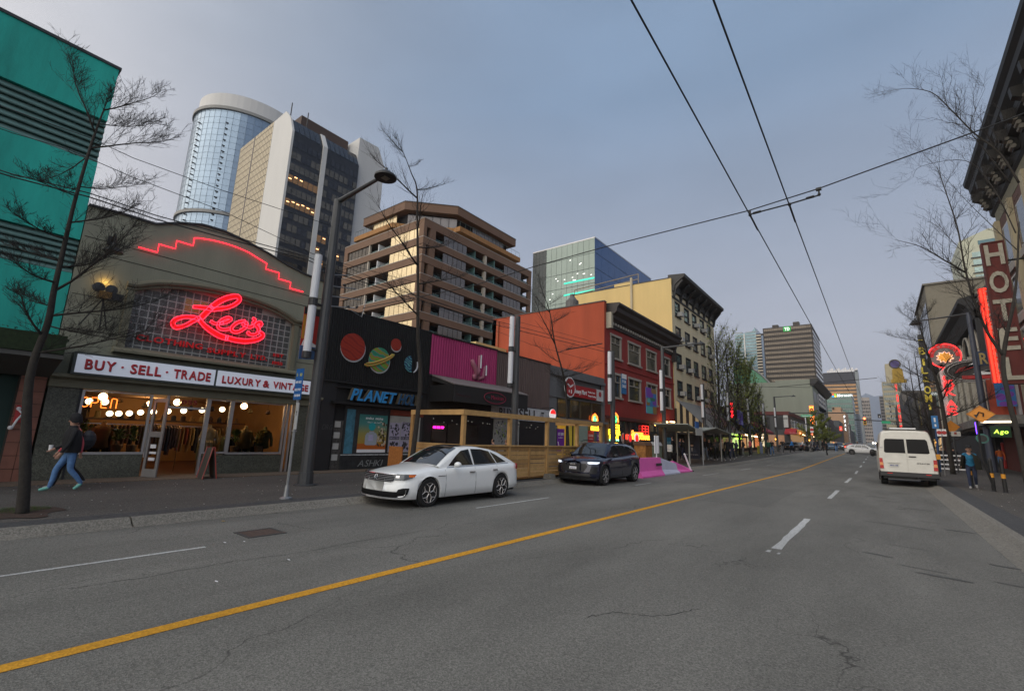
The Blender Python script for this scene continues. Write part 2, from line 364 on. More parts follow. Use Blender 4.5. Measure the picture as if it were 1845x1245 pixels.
H_pink = mat('cloth_coral', (.55, .09, .11), .9); H_teal = mat('cloth_blue', (.02, .16, .30), .9, var=.3, scale=10); H_tan = mat('cloth_beige', (.33, .25, .18), .9)
H_olive = mat('cloth_dark_olive', (.022, .022, .016), .9); H_orange = mat('cloth_orange', (.6, .14, .03), .9); H_shoe = mat('shoe_grey', (.3, .3, .3), .8); H_white = mat('cloth_white', (.6, .6, .6), .9)
BODY = {}
BODY['walk'] = make_body('walk', P0(.27), [M_skin, H_black, H_jean, H_shoe, H_hair], 1)
BODY['walk2'] = make_body('walk2', P0(.2, lean=.15), [M_skin, H_black, H_jean, H_shoe, H_hair], 1)
BODY['stand'] = make_body('stand', P0(.04, hands='pocket'), [M_skin, H_black, H_black, H_shoe, H_hair], 1)
BODY['phone'] = make_body('phone', P0(.03, hands='phone'), [M_skin, H_black, H_jean, H_shoe, H_hair], 1)
pa = P0(.24, lean=.12); pa['wr'] = (.24, .26, .98); pa['er'] = (.26, .02, 1.12)
BODY['woman'] = make_body('woman', pa, [M_skin, H_black, H_jean, H_mint, H_hair], 2)
pa = P0(-.28, lean=.10)
BODY['companion'] = make_body('companion', pa, [M_skin, H_pink, H_black, H_shoe, H_hair], 2)
pb = P0(.14, lean=.55); pb['wl'] = (-.30, -.02, .93); pb['el'] = (-.30, -.06, 1.12); pb['wr'] = (.30, .0, .93)
BODY['oldman'] = make_body('oldman', pb, [M_skin, H_teal, H_navy, H_shoe, H_hair, H_olive], 2, 5)
def shell(pts, name, m, parent, n=14, flare=1.0, local=True):
    mb = MB(); vs = []
    for c, rx, ry in pts:
        for k in range(n): w = 2*pi*k/n; vs.append((c[0]+rx*cos(w), c[1]+ry*sin(w), c[2]))
    fs = [(i*n+k, i*n+(k+1) % n, (i+1)*n+(k+1) % n, (i+1)*n+k) for i in range(len(pts)-1) for k in range(n)]
    mb.add(vs, fs); return mb.build(name, m, parent, smooth=True, local=True)
def face(parent, head, fw=1, hat=None, s=1.0):
    x, y, z = head; mb = MB()
    mb.ball((x, y+.098, z-.03), .015, 8, sz=1.4); mb.ball((x-.08, y+.0, z-.02), .02, 6, sz=1.5); mb.ball((x+.08, y, z-.02), .02, 6, sz=1.5)
    mb.build('nose_and_ears', M_skin, parent, smooth=True, local=True)
    eb = MB(); eb.ball((x-.032, y+.083, z), .011, 6); eb.ball((x+.032, y+.083, z), .011, 6); eb.box(x-.025, x+.025, y+.085, y+.09, z-.068, z-.062)
    eb.build('eyes_and_mouth', H_hair, parent, local=True)
def person(body, loc, rotz, label, mats=None, group=None, h=1.0):
    o = bpy.data.objects.new('person', BODY[body]); COL.objects.link(o); o.location = loc; o.rotation_euler = (0, 0, rotz); o.scale = (h, h, h)
    WL[o.name] = tuple(loc)
    if mats:
        for i, m in enumerate(mats):
            if m is not None: o.material_slots[i].link = 'OBJECT'; o.material_slots[i].material = m
    return props(o, label, 'person', group)
# ------------------------------------------------------------------ vehicles
def interp(tab, x):
    xs, ys = zip(*tab); return float(np.interp(x, xs, ys))
def make_wheel(parent, x, y, r, w, rimm, spokes=5, style='split'):
    sgn = 1 if y > 0 else -1
    wt = MB().lathe((x, y-w*.5, r), [(r*.62, 0), (r*.95, .004), (r, .03), (r, w-.03), (r*.95, w-.004), (r*.66, w)], 28, 'y').build('wheel', M_rub, parent, smooth=False, local=True)
    rb = MB(); yo = y+sgn*w*.5
    rb.lathe((x, yo-sgn*.03, r), [(r*.70, 0), (r*.70, .02*sgn), (r*.66, .02*sgn)], 28, 'y', 1)
    ring = []
    for k in range(28):
        a = 2*pi*k/28; b = 2*pi*(k+1)/28
        for rr0, rr1 in ((r*.70, r*.655),):
            rb.quad((x+rr0*cos(a), yo+sgn*.004, r+rr0*sin(a)), (x+rr0*cos(b), yo+sgn*.004, r+rr0*sin(b)), (x+rr1*cos(b), yo-sgn*.004, r+rr1*sin(b)), (x+rr1*cos(a), yo-sgn*.004, r+rr1*sin(a)), 0)
    rb.lathe((x, yo-sgn*.012, r), [(r*.13, 0), (r*.12, sgn*.012)], 12, 'y', 0)
    for k in range(spokes):
        a = 2*pi*k/spokes+pi/2
        def pt(rr, aa, d=0): return (x+rr*cos(aa), yo-sgn*(.006+d), r+rr*sin(aa))
        if style == 'split':
            rb.tube([pt(r*.08, a), pt(r*.36, a)], r*.062, 4, 0)
            for da in (-.42, .42): rb.tube([pt(r*.34, a), pt(r*.50, a+da*.55), pt(r*.67, a+da)], r*.045, 4, 0)
            rb.tube([pt(r*.50, a-.23), pt(r*.50, a+.23)], r*.028, 4, 0)
        else:
            for da in (-.16, .16): rb.tube([pt(r*.1, a), pt(r*.67, a+da)], r*.05, 4, 0)
    rb.build('rim', [rimm, M_black], wt, local=True); return wt
def make_car(name, spec, label, loc, rotz, paint, detail=True, group=None):
    q = spec; Lh = q['L']/2; W = q['W']/2; r = q['r']; xf, xr = q['xf'], q['xr']; R = r*1.13
    root = thing(name, label, q['cat'], loc, rotz, group)
    def width(x):
        if x > q['x1']: t = (x-q['x1'])/(Lh-q['x1']); return (1-min(t, 1)**q['n'])**(1/q['n'])
        if x < q['x0']: t = (q['x0']-x)/(Lh+q['x0']); return (1-min(t, 1)**q['n'])**(1/q['n'])
        return 1.0
    def shear(x, z):
        k = 0
        if x > q['x1']: k = -(z-.45)*q['sf']*(x-q['x1'])/(Lh-q['x1'])
        if x < q['x0']: k = (z-.45)*q['sr']*(q['x0']-x)/(Lh+q['x0'])
        if x > q['x1'] and z < .35: k -= (.35-z)*.5*(x-q['x1'])/(Lh-q['x1'])
        return x+k
    def bot(x):
        z = interp(q['sill'], x)
        for xw in (xf, xr):
            d = abs(x-xw)
            if d < R: z = max(z, r+sqrt(R*R-d*d))
        return z
    ts = [Lh-(Lh-q['x1'])*(1-cos(a)) for a in np.linspace(0, pi/2, 9)][:-1]
    te = [-Lh+(Lh+q['x0'])*(1-cos(a)) for a in np.linspace(0, pi/2, 9)][:-1]
    xs = sorted(set([round(v, 4) for v in list(np.arange(q['x0'], q['x1'], .06))+ts+te+[xf-R, xf+R, xr-R, xr+R, xf-R-.001, xf+R+.001, xr-R-.001, xr+R+.001]]))
    mb = MB(); rows = []
    for x in xs:
        w = W*max(width(x), .36); zt = interp(q['belt'], x); zc = interp(q['deck'], x); zb = bot(x)
        P = [(w*.93, zb), (w*.965, zb+.01), (w*.995, .40), (w, .56), (w*.985, zt-.17), (w*.975, zt-.12), (w*.93, zt-.03), (w*.88, zt), (w*.6, zt+.62*(zc-zt)), (w*.3, zt+.92*(zc-zt)), (0, zc)]
        PP = []; last = zb
        for i, (yy, zz) in enumerate(P):
            zz = max(zz, last) if i < 8 else zz
            last = zz; PP.append((yy, zz))
        rows.append([(shear(x, z), y, z) for y, z in PP]+[(shear(x, z), -y, z) for y, z in PP[:-1][::-1]])
    n = len(rows[0]); vs = [p for rw in rows for p in rw]
    fs = [(i*n+k, i*n+k+1, (i+1)*n+k+1, (i+1)*n+k) for i in range(len(rows)-1) for k in range(n-1)]
    fs += [tuple(range(n)), tuple(range((len(rows)-1)*n, len(rows)*n))[::-1]]
    mb.add(vs, fs)
    mb.box(-Lh+.25, Lh-.3, -W*.72, W*.72, .17, .5, 1)                         # floor pan and wheel wells
    for xw in (xf, xr): mb.box(xw-R*1.02, xw+R*1.02, -W*.88, W*.88, r*.9, r+R+.0, 1) if False else None
    body = mb.build('body', [paint, M_black], root, smooth=True, local=True)
    for xw in (xf, xr):
        for sg in (1, -1):
            MB().lathe((xw, sg*W*.72, r), [(R*1.0, 0), (R*1.0, sg*W*.2)], 20, 'y').build('wheel_arch', M_black, body, local=True)
    # greenhouse
    g0, g1, g2, g3 = q['g']        # windscreen base, windscreen top, rear glass top, rear base
    roof = lambda x: interp(q['roof'], x)
    def ybase(x): return W*.88*max(width(x), .5)
    def yside(x, z):
        zt = interp(q['belt'], x)-.02; return ybase(x)-q['tumble']*(z-zt)
    def top(x, s):
        h = roof(x); y = s*(yside(x, h)-.0); return (x, y, h-.02-.035*abs(s)**3*1.0)
    gx = sorted(set(list(np.linspace(g3, g0, 44))+[g1, g2])); rows = []
    for x in gx:
        zt = interp(q['belt'], x)-.03; h = roof(x); ytop = yside(x, h)
        side = [(x, yside(x, zt+(h-.055-zt)*t), zt+(h-.055-zt)*t) for t in (0, .33, .66, 1)]
        tp = [top(x, s) for s in (.96, .85, .6, .3, 0)]
        rw = side+tp; rows.append(rw+[(a, -b, c) for a, b, c in rw[:-1][::-1]])
    n = len(rows[0]); gb = MB(); vs = [p for rw in rows for p in rw]
    gb.add(vs, [(i*n+k, i*n+k+1, (i+1)*n+k+1, (i+1)*n+k) for i in range(len(rows)-1) for k in range(n-1)])
    gb.build('roof', paint, root, smooth=True, local=True)
    def screen(nm, xa, xb, s, o):
        def fn(u, v):
            x = xa+(xb-xa)*v; ss = (u*2-1)*s; a = top(x, ss); return (a[0]+o*.006, a[1], a[2]+.008)
        return MB().grid(fn, 10, 8).build(nm, q['glass'], root, smooth=True, local=True)
    screen('windscreen', g0-.02, g1+.05, .90, 1); screen('rear_window', g3+.05, g2-.05, .86, -1)
    for sg in (1, -1):
        for win in q['win']:
            vs = [(x, sg*(yside(x, z)+.007), z) for x, z in win]
            MB().add(vs, [tuple(range(len(vs)))]).build('side_window', q['glass'], root, local=True)
        trim = [(x, sg*(yside(x, interp(q['belt'], x)+.005)+.010), interp(q['belt'], x)+.012) for x in np.linspace(q['trim'][0], q['trim'][1], 12)]
        MB().tube(trim, .009, 4).build('window_trim', M_chrome if q.get('chrome') else M_black, root, local=True)
        x = q['mir']; z = interp(q['belt'], x)+.06
        mbm = MB(); mbm.ball((x, sg*(W+.06), z+.02), .10, 12, 0, .72); mbm.tube([(x, sg*(W-.06), z-.04), (x, sg*(W+.04), z-.01)], .025, 6, 0)
        mbm.build('wing_mirror', paint if q['cat'] == 'car' and q.get('mirp') else M_black, root, smooth=True, local=True)
        for x in q['seams']:
            zb = bot(x); zt = interp(q['belt'], x)
            MB().tube([(x, sg*(W*.972), zb+.02), (x, sg*(W*1.001), .45), (x, sg*(W*.988), zt-.17), (x, sg*(W*.93), zt-.03)], .0045, 4).build('door_seam', M_black, root, local=True)
        for x in q['handles']:
            z = interp(q['belt'], x)-.14
            MB().box(x-.10, x+.10, sg*W*.985-.0, sg*(W*.985+.028), z-.016, z+.016).build('door_handle', M_chrome if q.get('chrome') else paint, root, local=True)
        for xw in (xf, xr): make_wheel(root, xw, sg*(W-.115), r, .23, q['rim'], 5, q['style'])
    # front: patches laid on the nose
    def nose(y, z, o=.01, end=1):
        t = min(abs(y)/W, .995)
        if end > 0: x = q['x1']+(Lh-q['x1'])*(1-t**q['n'])**(1/q['n'])
        else: x = q['x0']-(Lh+q['x0'])*(1-t**q['n'])**(1/q['n'])
        return (shear(x, z)+o*end, y*1.0+(o if y > 0 else -o)*.6, z)
    def patch(nm, poly, m, o=.012, end=1, mirror=False, kind=None):
        out = []
        for sg in ((1, -1) if mirror else (1,)):
            def fn(u, v):
                k = v*(len(poly)-1); i = min(int(k), len(poly)-2); f = k-i
                z = poly[i][0]*(1-f)+poly[i+1][0]*f; a = poly[i][1]*(1-f)+poly[i+1][1]*f; b = poly[i][2]*(1-f)+poly[i+1][2]*f
                return nose(sg*(a+(b-a)*u), z, o, end)
            out.append(MB().grid(fn, 16, (len(poly)-1)*3).build(nm, m, root, smooth=True, local=True))
        return out
    q['front'](root, patch, nose, q); return root
def emblem_vw(root, nose, y, z, r):
    mb = MB(); x = nose(0, z, .035)[0]
    mb.tube([(x, y+r*cos(a), z+r*sin(a)) for a in np.linspace(0, 2*pi, 22)], r*.11, 5)
    for pts in ([(-.5, .8), (-.0, .12), (.5, .8)], [(-.9, .25), (-.45, -.78), (0, .05), (.45, -.78), (.9, .25)]):
        mb.tube([(x, y+a*r, z+b*r) for a, b in pts], r*.09, 4)
    mb.build('badge', M_chrome, root, local=True)
def front_sedan(root, patch, nose, q):
    Mb = mat('grille_black', (.008, .008, .009), .75, var=0, spec=.2)
    patch('grille', [(.60, -.50, .50), (.66, -.58, .58), (.74, -.60, .60), (.765, -.55, .55)], Mb, .012)
    for k in range(4):
        z = .625+k*.037; hw = .53+.02*k
        MB().tube([nose(y, z, .022) for y in np.linspace(-hw, hw, 15)], .0065, 4).build('grille_slat', mat('slat_satin', (.30, .31, .33), .55, metal=.5, var=0), root, local=True)
    MB().tube([nose(y, .77, .018) for y in np.linspace(-.58, .58, 15)], .010, 4).build('grille_trim', M_chrome, root, local=True)
    patch('headlight', [(.655, .56, .80), (.70, .57, .875), (.765, .56, .90), (.785, .62, .90)], mat('lamp_glass', (.10, .11, .12), .08, metal=.5, var=.4, scale=25), .015, mirror=True)
    patch('headlight_lens', [(.70, .60, .68), (.75, .60, .68)], M_chrome, .022, mirror=True)
    patch('turn_signal', [(.72, .84, .892), (.775, .83, .90)], mat('amber_lens', (.75, .16, .02), .2, var=.1), .021, mirror=True)
    patch('air_intake', [(.25, -.66, .66), (.30, -.72, .72), (.385, -.70, .70)], Mb, .012)
    patch('fog_surround', [(.26, .62, .80), (.34, .66, .85), (.44, .70, .86), (.47, .78, .86)], Mb, .014, mirror=True)
    for sg in (1, -1): MB().tube([nose(sg*y, z, .026) for y, z in ((.71, .27), (.80, .285), (.825, .33), (.825, .44))], .014, 5).build('bumper_trim', M_chrome, root, local=True)
    MB().tube([nose(y, .235, .02) for y in np.linspace(-.7, .7, 13)], .008, 4).build('bumper_trim', MC['slat_satin'], root, local=True)
    emblem_vw(root, nose, 0, .69, .062)
    patch('tail_light', [(.80, .52, .90), (.88, .50, .90), (.94, .55, .88)], mat('tail_red', (.5, .02, .02), .2, var=.1), .012, -1, True)
    MB().box(.98, 1.22, .905, .913, .71, .722).box(.98, 1.22, -.913, -.905, .71, .722).build('side_trim', Mb, root, local=True)
    MB().grid(lambda u, v: (-.35+u*.75, (v-.5)*.8, interp(q['roof'], -.35+u*.75)-.012), 6, 4).build('sunroof', M_glass, root, local=True)
def front_suv(root, patch, nose, q):
    patch('grille', [(.50, -.42, .42), (.60, -.50, .50), (.72, -.56, .56), (.80, -.50, .50)], mat('grille_dark', (.018, .018, .02), .45, var=0), .013)
    mb = MB()
    for k in range(-5, 6): mb.tube([nose(k*.085, z, .018) for z in (.53, .62, .7, .77)], .006, 4)
    mb.build('grille_bars', M_black, root, local=True)
    x = nose(0, .80, .03)[0]
    for k in range(4):
        c = (k-1.5)*.062
        MB().tube([(x, c+.041*cos(a), .79+.041*sin(a)) for a in np.linspace(0, 2*pi, 18)], .0065, 5).build('badge_ring', M_chrome, root, local=True)
    pl = MB().box(x-.01, x+.012, -.15, .15, .585, .68).build('licence_plate', M_white, root, local=True)
    text(MB(), 'VA4 K7T', (x+.013, 0, .612), (0, 1, 0), FZ, .045, .003, 0, .24, 'c').build('plate_number', mat('plate_blue', (.03, .05, .25), .6), pl, local=True)
    patch('headlight', [(.79, .60, .84), (.82, .56, .89), (.86, .56, .90), (.875, .66, .90)], mat('lamp_lit', (.6, .62, .65), .2, emit=.5, ecol=(.8, .88, 1), var=0), .014, mirror=True)
    patch('air_intake', [(.30, -.60, .60), (.36, -.70, .70), (.44, -.62, .62)], M_black, .012)
    patch('side_intake', [(.44, .62, .84), (.58, .66, .86), (.70, .70, .87)], M_black, .012, mirror=True)
    patch('bumper_cladding', [(.20, -.84, .84), (.25, -.86, .86), (.29, -.86, .86)], M_black, .012)
    patch('tail_light', [(.92, .40, .90), (.98, .40, .90), (1.02, .5, .88)], mat('tail_red', (.5, .02, .02), .2), .012, -1, True)
    for sg in (1, -1): MB().tube([(-1.2, sg*.60, 1.60), (-.9, sg*.61, 1.655), (.3, sg*.62, 1.665), (.62, sg*.60, 1.60)], .014, 5).build('roof_rail', M_black, root, local=True)
CGLASS = mat('car_glass', (.012, .014, .015), .03, spec=1.0, var=0, coat=.6)
SEDAN = dict(cat='car', L=4.9, W=1.83, r=.335, xf=1.50, xr=-1.30, x0=-1.75, x1=1.75, n=2.6, sf=.22, sr=.10, tumble=.42, glass=CGLASS,
    sill=[(-2.5, .30), (-2.0, .26), (-.9, .19), (1.1, .19), (2.0, .20), (2.5, .21)],
    belt=[(-2.45, .90), (-2.2, .965), (-1.6, .965), (-.5, .93), (.85, .90), (1.3, .875), (1.9, .80), (2.25, .74), (2.45, .68)],
    deck=[(-2.45, 1.02), (-2.3, 1.06), (-1.7, 1.06), (-.5, 1.0), (.85, 1.00), (1.3, .965), (1.9, .88), (2.25, .815), (2.45, .75)],
    g=(1.12, .22, -1.05, -2.02), roof=[(-2.02, 1.03), (-1.7, 1.17), (-1.35, 1.32), (-1.0, 1.415), (-.5, 1.475), (-.1, 1.48), (.22, 1.45), (.55, 1.32), (.85, 1.155), (1.12, .985)],
    win=[[(.78, .95), (.42, 1.20), (.2, 1.325), (-.12, 1.37), (-.16, .955)], [(-.22, .955), (-.20, 1.375), (-.6, 1.37), (-.95, 1.31), (-1.15, .98)], [(-1.19, .985), (-1.0, 1.295), (-1.22, 1.215), (-1.62, 1.01)]],
    trim=(.85, -1.7), mir=.62, mirp=True, chrome=True, seams=[.95, -.18, -1.12], handles=[-.02, -.98], rim=mat('rim_machined', (.62, .58, .55), .45, metal=.6, var=0), style='split', front=front_sedan)
SUVS = dict(cat='car', L=4.59, W=1.865, r=.37, xf=1.42, xr=-1.35, x0=-1.7, x1=1.6, n=2.5, sf=.12, sr=.05, tumble=.38, glass=CGLASS,
    sill=[(-2.3, .36), (-1.9, .30), (-.9, .25), (1.0, .25), (1.9, .24), (2.3, .24)],
    belt=[(-2.3, 1.00), (-2.1, 1.08), (-1.2, 1.10), (-.3, 1.04), (.8, 1.01), (1.2, .995), (1.75, .955), (2.1, .90), (2.3, .84)],
    deck=[(-2.3, 1.05), (-2.1, 1.12), (-1.2, 1.14), (-.3, 1.1), (.8, 1.10), (1.2, 1.09), (1.75, 1.03), (2.1, .97), (2.3, .90)],
    g=(1.12, .42, -1.55, -2.12), roof=[(-2.12, 1.12), (-1.95, 1.28), (-1.7, 1.47), (-1.5, 1.55), (-.8, 1.62), (-.1, 1.64), (.42, 1.59), (.75, 1.40), (1.12, 1.12)],
    win=[[(.80, 1.07), (.50, 1.32), (.36, 1.46), (-.02, 1.50), (-.06, 1.09)], [(-.12, 1.09), (-.08, 1.50), (-.75, 1.485), (-.98, 1.14)], [(-1.03, 1.15), (-.84, 1.475), (-1.25, 1.43), (-1.62, 1.22)]],
    trim=(.85, -1.6), mir=.66, seams=[.95, -.1, -1.02], handles=[.02, -.9], rim=mat('rim_grey', (.40, .38, .37), .45, metal=.6, var=0), style='split', front=front_suv)
def make_van(loc, rotz, k=1.0):
    M = mat('van_cream_white', (.62, .61, .56), .35, var=.08, scale=3, coat=.3); root = thing('parked_van', 'cream white high-sided passenger van parked at the right kerb, seen from behind', 'van', loc, rotz)
    xs = [-2.75, -2.72, -2.66, -2.5, -1, .6, 1.4, 1.9, 2.45, 2.75]; top = [2.30, 2.36, 2.40, 2.42, 2.42, 2.42, 2.34, 1.95, 1.30, .9]; sh = [.965, .98, .99, 1, 1, 1, 1, .99, .95, .86]
    rows = []
    for x, t, s in zip(xs, top, sh):
        sec = [(.90, .42), (.965, .46), (.975, 1.05), (.955, 1.45), (.90, 1.85), (.845, 2.18), (.80, 2.30), (.70, 2.38), (.4, 2.42), (0, 2.425)]
        rw = [(x, y*s, .42+(z-.42)*(t-.42)/2.0) for y, z in sec]; rows.append(rw+[(a, -b, c) for a, b, c in rw[:-1][::-1]])
    n = len(rows[0]); mb = MB().add([p for r in rows for p in r], [(i*n+j, i*n+j+1, (i+1)*n+j+1, (i+1)*n+j) for i in range(len(rows)-1) for j in range(n-1)]+[tuple(range(n)), tuple(range((len(rows)-1)*n, len(rows)*n))[::-1]])
    body = mb.build('body', M, root, smooth=False, local=True)
    MB().box(-2.6, 2.5, -.85, .85, .30, .45).build('underbody', M_black, root, local=True)
    X = -2.75
    def rear(nm, poly, m, t=.014, par=None, bev=True):
        return MB().prism('x', poly, X-t, X+.004).build(nm, m, par or root, local=True)
    for sg in (1, -1):
        d = rear('rear_door', [(sg*.012, .60), (sg*.82, .60), (sg*.835, 1.1), (sg*.80, 1.5), (sg*.735, 2.02), (sg*.70, 2.14), (sg*.012, 2.16)], M, .02)
        rear('rear_window', [(sg*.035, 1.40), (sg*.70, 1.40), (sg*.755, 1.44), (sg*.715, 1.93), (sg*.66, 2.0), (sg*.035, 2.0)], mat('privacy_glass', (.012, .012, .013), .3, spec=.15, var=.2), .03, d)
        for z in (1.62, .95): MB().box(X-.035, X+.0, sg*.80, sg*.90, z-.02, z+.02).build('hinge', M_alu, d, local=True)
        rear('tail_light', [(sg*.815, .72), (sg*.95, .72), (sg*.95, 1.16), (sg*.84, 1.16)], mat('van_tail', (.42, .02, .02), .25, var=.1), .035)
        rear('reverse_lens', [(sg*.825, .86), (sg*.948, .86), (sg*.948, .98), (sg*.83, .98)], mat('amber_tail', (.7, .28, .10), .3), .042)
        MB().box(X-.10, X-.085, sg*.55, sg*.72, .52, .555).build('reflector', mat('tail_red', (.5, .02, .02), .2), root, local=True)
        MB().box(X+.02, X+.8, sg*.945, sg*.985, .35, .62).build('side_cladding', M_black, root, local=True)
        for x in (-1.55, 1.95): make_wheel(root, x, sg*.82, .345, .26, M_alu, 6, 'plain')
        MB().ball((1.65, sg*1.12, 1.35), .13, 10, 0, 1.5).build('wing_mirror', M_black, root, local=True)
        MB().box(-1.8, .6, sg*.925, sg*.95, 1.35, 1.85).build('side_window', MC['privacy_glass'], root, local=True)
    MB().box(X-.09, X+.05, -.96, .96, .42, .60).build('rear_bumper', mat('bumper_plastic', (.035, .035, .037), .7), root, local=True)
    p = MB().box(X-.032, X-.02, -.55, -.25, .80, .95); p = None
    pl = MB().box(X-.034, X-.02, .30, .62, .80, .94).build('licence_plate', mat('plate_dull', (.5, .5, .47), .6), root, local=True)
    text(MB(), 'MS6 14B', (X-.036, .46, .845), (0, -1, 0), FZ, .05, .003, 0, .26, 'c').build('plate_number', mat('plate_blue', (.03, .05, .25), .6), pl, local=True)
    MB().box(X-.06, X-.02, .26, .68, .975, 1.01).build('plate_light_bar', M, root, local=True)
    MB().box(X-.045, X-.02, -.30, -.06, 1.24, 1.285).build('door_handle', M_black, root, local=True)
    text(MB(), 'SPRINTER', (X-.022, -.30, .965), (0, -1, 0), FZ, .05, .006, 0, .42, 'l').build('model_lettering', M_dark, root, local=True)
    MB().box(X+.0, X+.3, -.72, .72, 2.405, 2.43).build('roof_gutter', M_black, root, local=True)
    MB().box(-2.1, -.9, -.45, .45, 2.42, 2.50).build('roof_hatch', M_white, root, local=True)
    MB().tube([(X+.1, -.3, .36), (X-.04, -.3, .36)], .03, 8).build('exhaust_pipe', M_dark, root, local=True)
    root.scale = (k, k, k); return root
# ================================================================== GROUND
XL, XR = -15.9, 8.2                    # building lines left and right of the street
M_asph = aggregate('asphalt', (.141, .138, .126), .36, 110, .26, .6)
M_pave = aggregate('pavement_aggregate', (.078, .072, .066), .45, 85, .22)
M_kerb = aggregate('kerb_concrete', (.17, .16, .14), .30, 60, .15)
M_band = aggregate('dark_pavers', (.055, .056, .058), .25, 30, .15)
M_yel = aggregate('road_yellow', (.55, .27, .02), .2, 60, .2)
M_wht = aggregate('road_white', (.42, .43, .43), .22, 60, .3)
YS = [-14, -8, -4, 0, 2, 5, 8, 12, 16, 22, 30, 40, 50, 60, 70, 80, 95, 110, 125, 140, 160, 200, 260, 400]
def strip(name, x0, x1, z0, z1, m, y0=-14, y1=400, kind='structure', parent=None, mb=None, t=0, n=1):
    b = mb or MB(); ys = [y0]+[y for y in YS if y0 < y < y1]+[y1]
    for a, c in zip(ys, ys[1:]):
        b.quad((x0, a, z0+gz(a)), (x1, a, z1+gz(a)), (x1, c, z1+gz(c)), (x0, c, z0+gz(c)))
        if t: b.quad((x1, a, z1+gz(a)), (x1, a, z1+gz(a)-t), (x1, c, z1+gz(c)-t), (x1, c, z1+gz(c))); b.quad((x0, a, z0+gz(a)-t), (x0, a, z0+gz(a)), (x0, c, z0+gz(c)), (x0, c, z0+gz(c)-t))
    if mb is None: return b.build(name, m, parent, kind=kind)
MB().box(-900, 900, -400, 3000, -.5, -.06).build('ground', M_asph, kind='structure')
strip('road', -9.5, 1.62, 0, 0, M_asph)
# cross street beyond the first block
MB().box(-300, XL+.2, 97, 111, .2, gz(104)-.01).box(XR-.2, 300, 97, 111, .2, gz(104)-.01).build('cross_street', M_asph, kind='structure')
for nm, x0, x1, xk in (('pavement_left', XL-.4, -9.72, 1), ('pavement_right', 1.98, XR+.4, -1)):
    if xk == 1: b = strip(nm, x0, x1-.42, .17, .125, M_pave, -14, 96); strip('paver_band_left', x1-.42, x1, .124, .12, M_band, -14, 96); strip('pavement_far_left', x0, x1, .17, .12, M_pave, 112, 260)
    else: b = strip(nm, x0+.55, x1, .125, .17, M_pave, -14, 96); strip('paver_band_right', x0, x0+.55, .12, .124, M_band, -14, 96); strip('pavement_far_right', x0, x1, .12, .17, M_pave, 112, 260)
strip('shopfront_step_left', XL-.4, XL+.9, .186, .18, aggregate('warm_concrete', (.15, .11, .08), .25, 50, .15), -14, 96, t=.05)
# kerb stones, one object each, with a joint between them
for sgn, xk, nm in ((1, -9.72, 'kerb_left'), (-1, 1.98, 'kerb_right')):
    kr = thing(nm, None, None, (xk, 0, 0)); kr['kind'] = 'structure'
    y = -6.0+.65; k = 0
    while y < 96:
        ln = 3.9 if y < 34 else 10; y1 = min(y+ln, 96)
        wk = .62 if sgn > 0 else 1; a = [(xk, .12), (xk+sgn*.16*wk, .112), (xk+sgn*.30*wk, .05), (xk+sgn*.40*wk, .018), (xk+sgn*.55*wk, .003), (xk+sgn*.55*wk, -.05), (xk, -.05)]
        b = MB()
        for ya, yb in [(y+.012, y1-.012)]:
            vs = [(p[0], ya, p[1]+gz(ya)) for p in a]+[(p[0], yb, p[1]+gz(yb)) for p in a]; n = len(a)
            fs = [tuple(range(n)), tuple(range(n, 2*n))[::-1]]+[(i, (i+1) % n, n+(i+1) % n, n+i) for i in range(n)]; b.add(vs, fs)
        b.build('kerb_stone', M_kerb, kr); y = y1
# markings
mk = MB(); ys = [-14]+[y for y in YS if -14 < y]; strip('x', -4.76, -4.62, .004, .004, M_yel, -14, 96, mb=mk); mk.build('yellow_centre_line', M_yel, kind='structure')
def ragged(b, x0, x1, y0, y1, z=.004, n=10, amp=.012):
    r = random.Random(int(y0*10)); ys_ = np.linspace(y0, y1, n+1); L_ = [(x0+r.uniform(-amp, amp), y) for y in ys_]; R_ = [(x1+r.uniform(-amp, amp), y) for y in ys_]
    for i in range(n): b.quad((*L_[i], z+gz(L_[i][1])), (*R_[i], z+gz(R_[i][1])), (*R_[i+1], z+gz(R_[i+1][1])), (*L_[i+1], z+gz(L_[i+1][1])))
dashes = thing('white_lane_dashes', None, None, (-1.47, 8, 0)); dashes['kind'] = 'structure'
for y0, y1 in [(8.9, 13.1), (18.9, 22.9), (28.4, 33.2), (39.2, 43.2), (49.3, 53), (59.5, 63), (69.5, 73), (79.5, 83), (-1.2, 3.0), (-11, -7)]:
    b = MB(); ragged(b, -1.53, -1.40, y0, y1); b.build('dash', M_wht, dashes)
b = MB(); ragged(b, -1.56, -1.50, 8.55, 8.72); ragged(b, -1.40, -1.36, 8.5, 8.62); b.build('dash', M_wht, dashes)
dl = thing('white_parking_lines', None, None, (-7.2, 0, 0)); dl['kind'] = 'structure'
for y0, y1 in [(-12, 2.75), (8.2, 11.2), (17.0, 18.6), (25.5, 28.6), (34, 37), (43, 46)]:
    b = MB(); ragged(b, -7.37, -7.31, y0, y1, n=16, amp=.006); b.build('line', M_wht, dl)
b = MB(); ragged(b, -9.0, 1.3, 95.0, 95.5, n=1, amp=0); b.build('stop_line', M_wht, kind='structure')
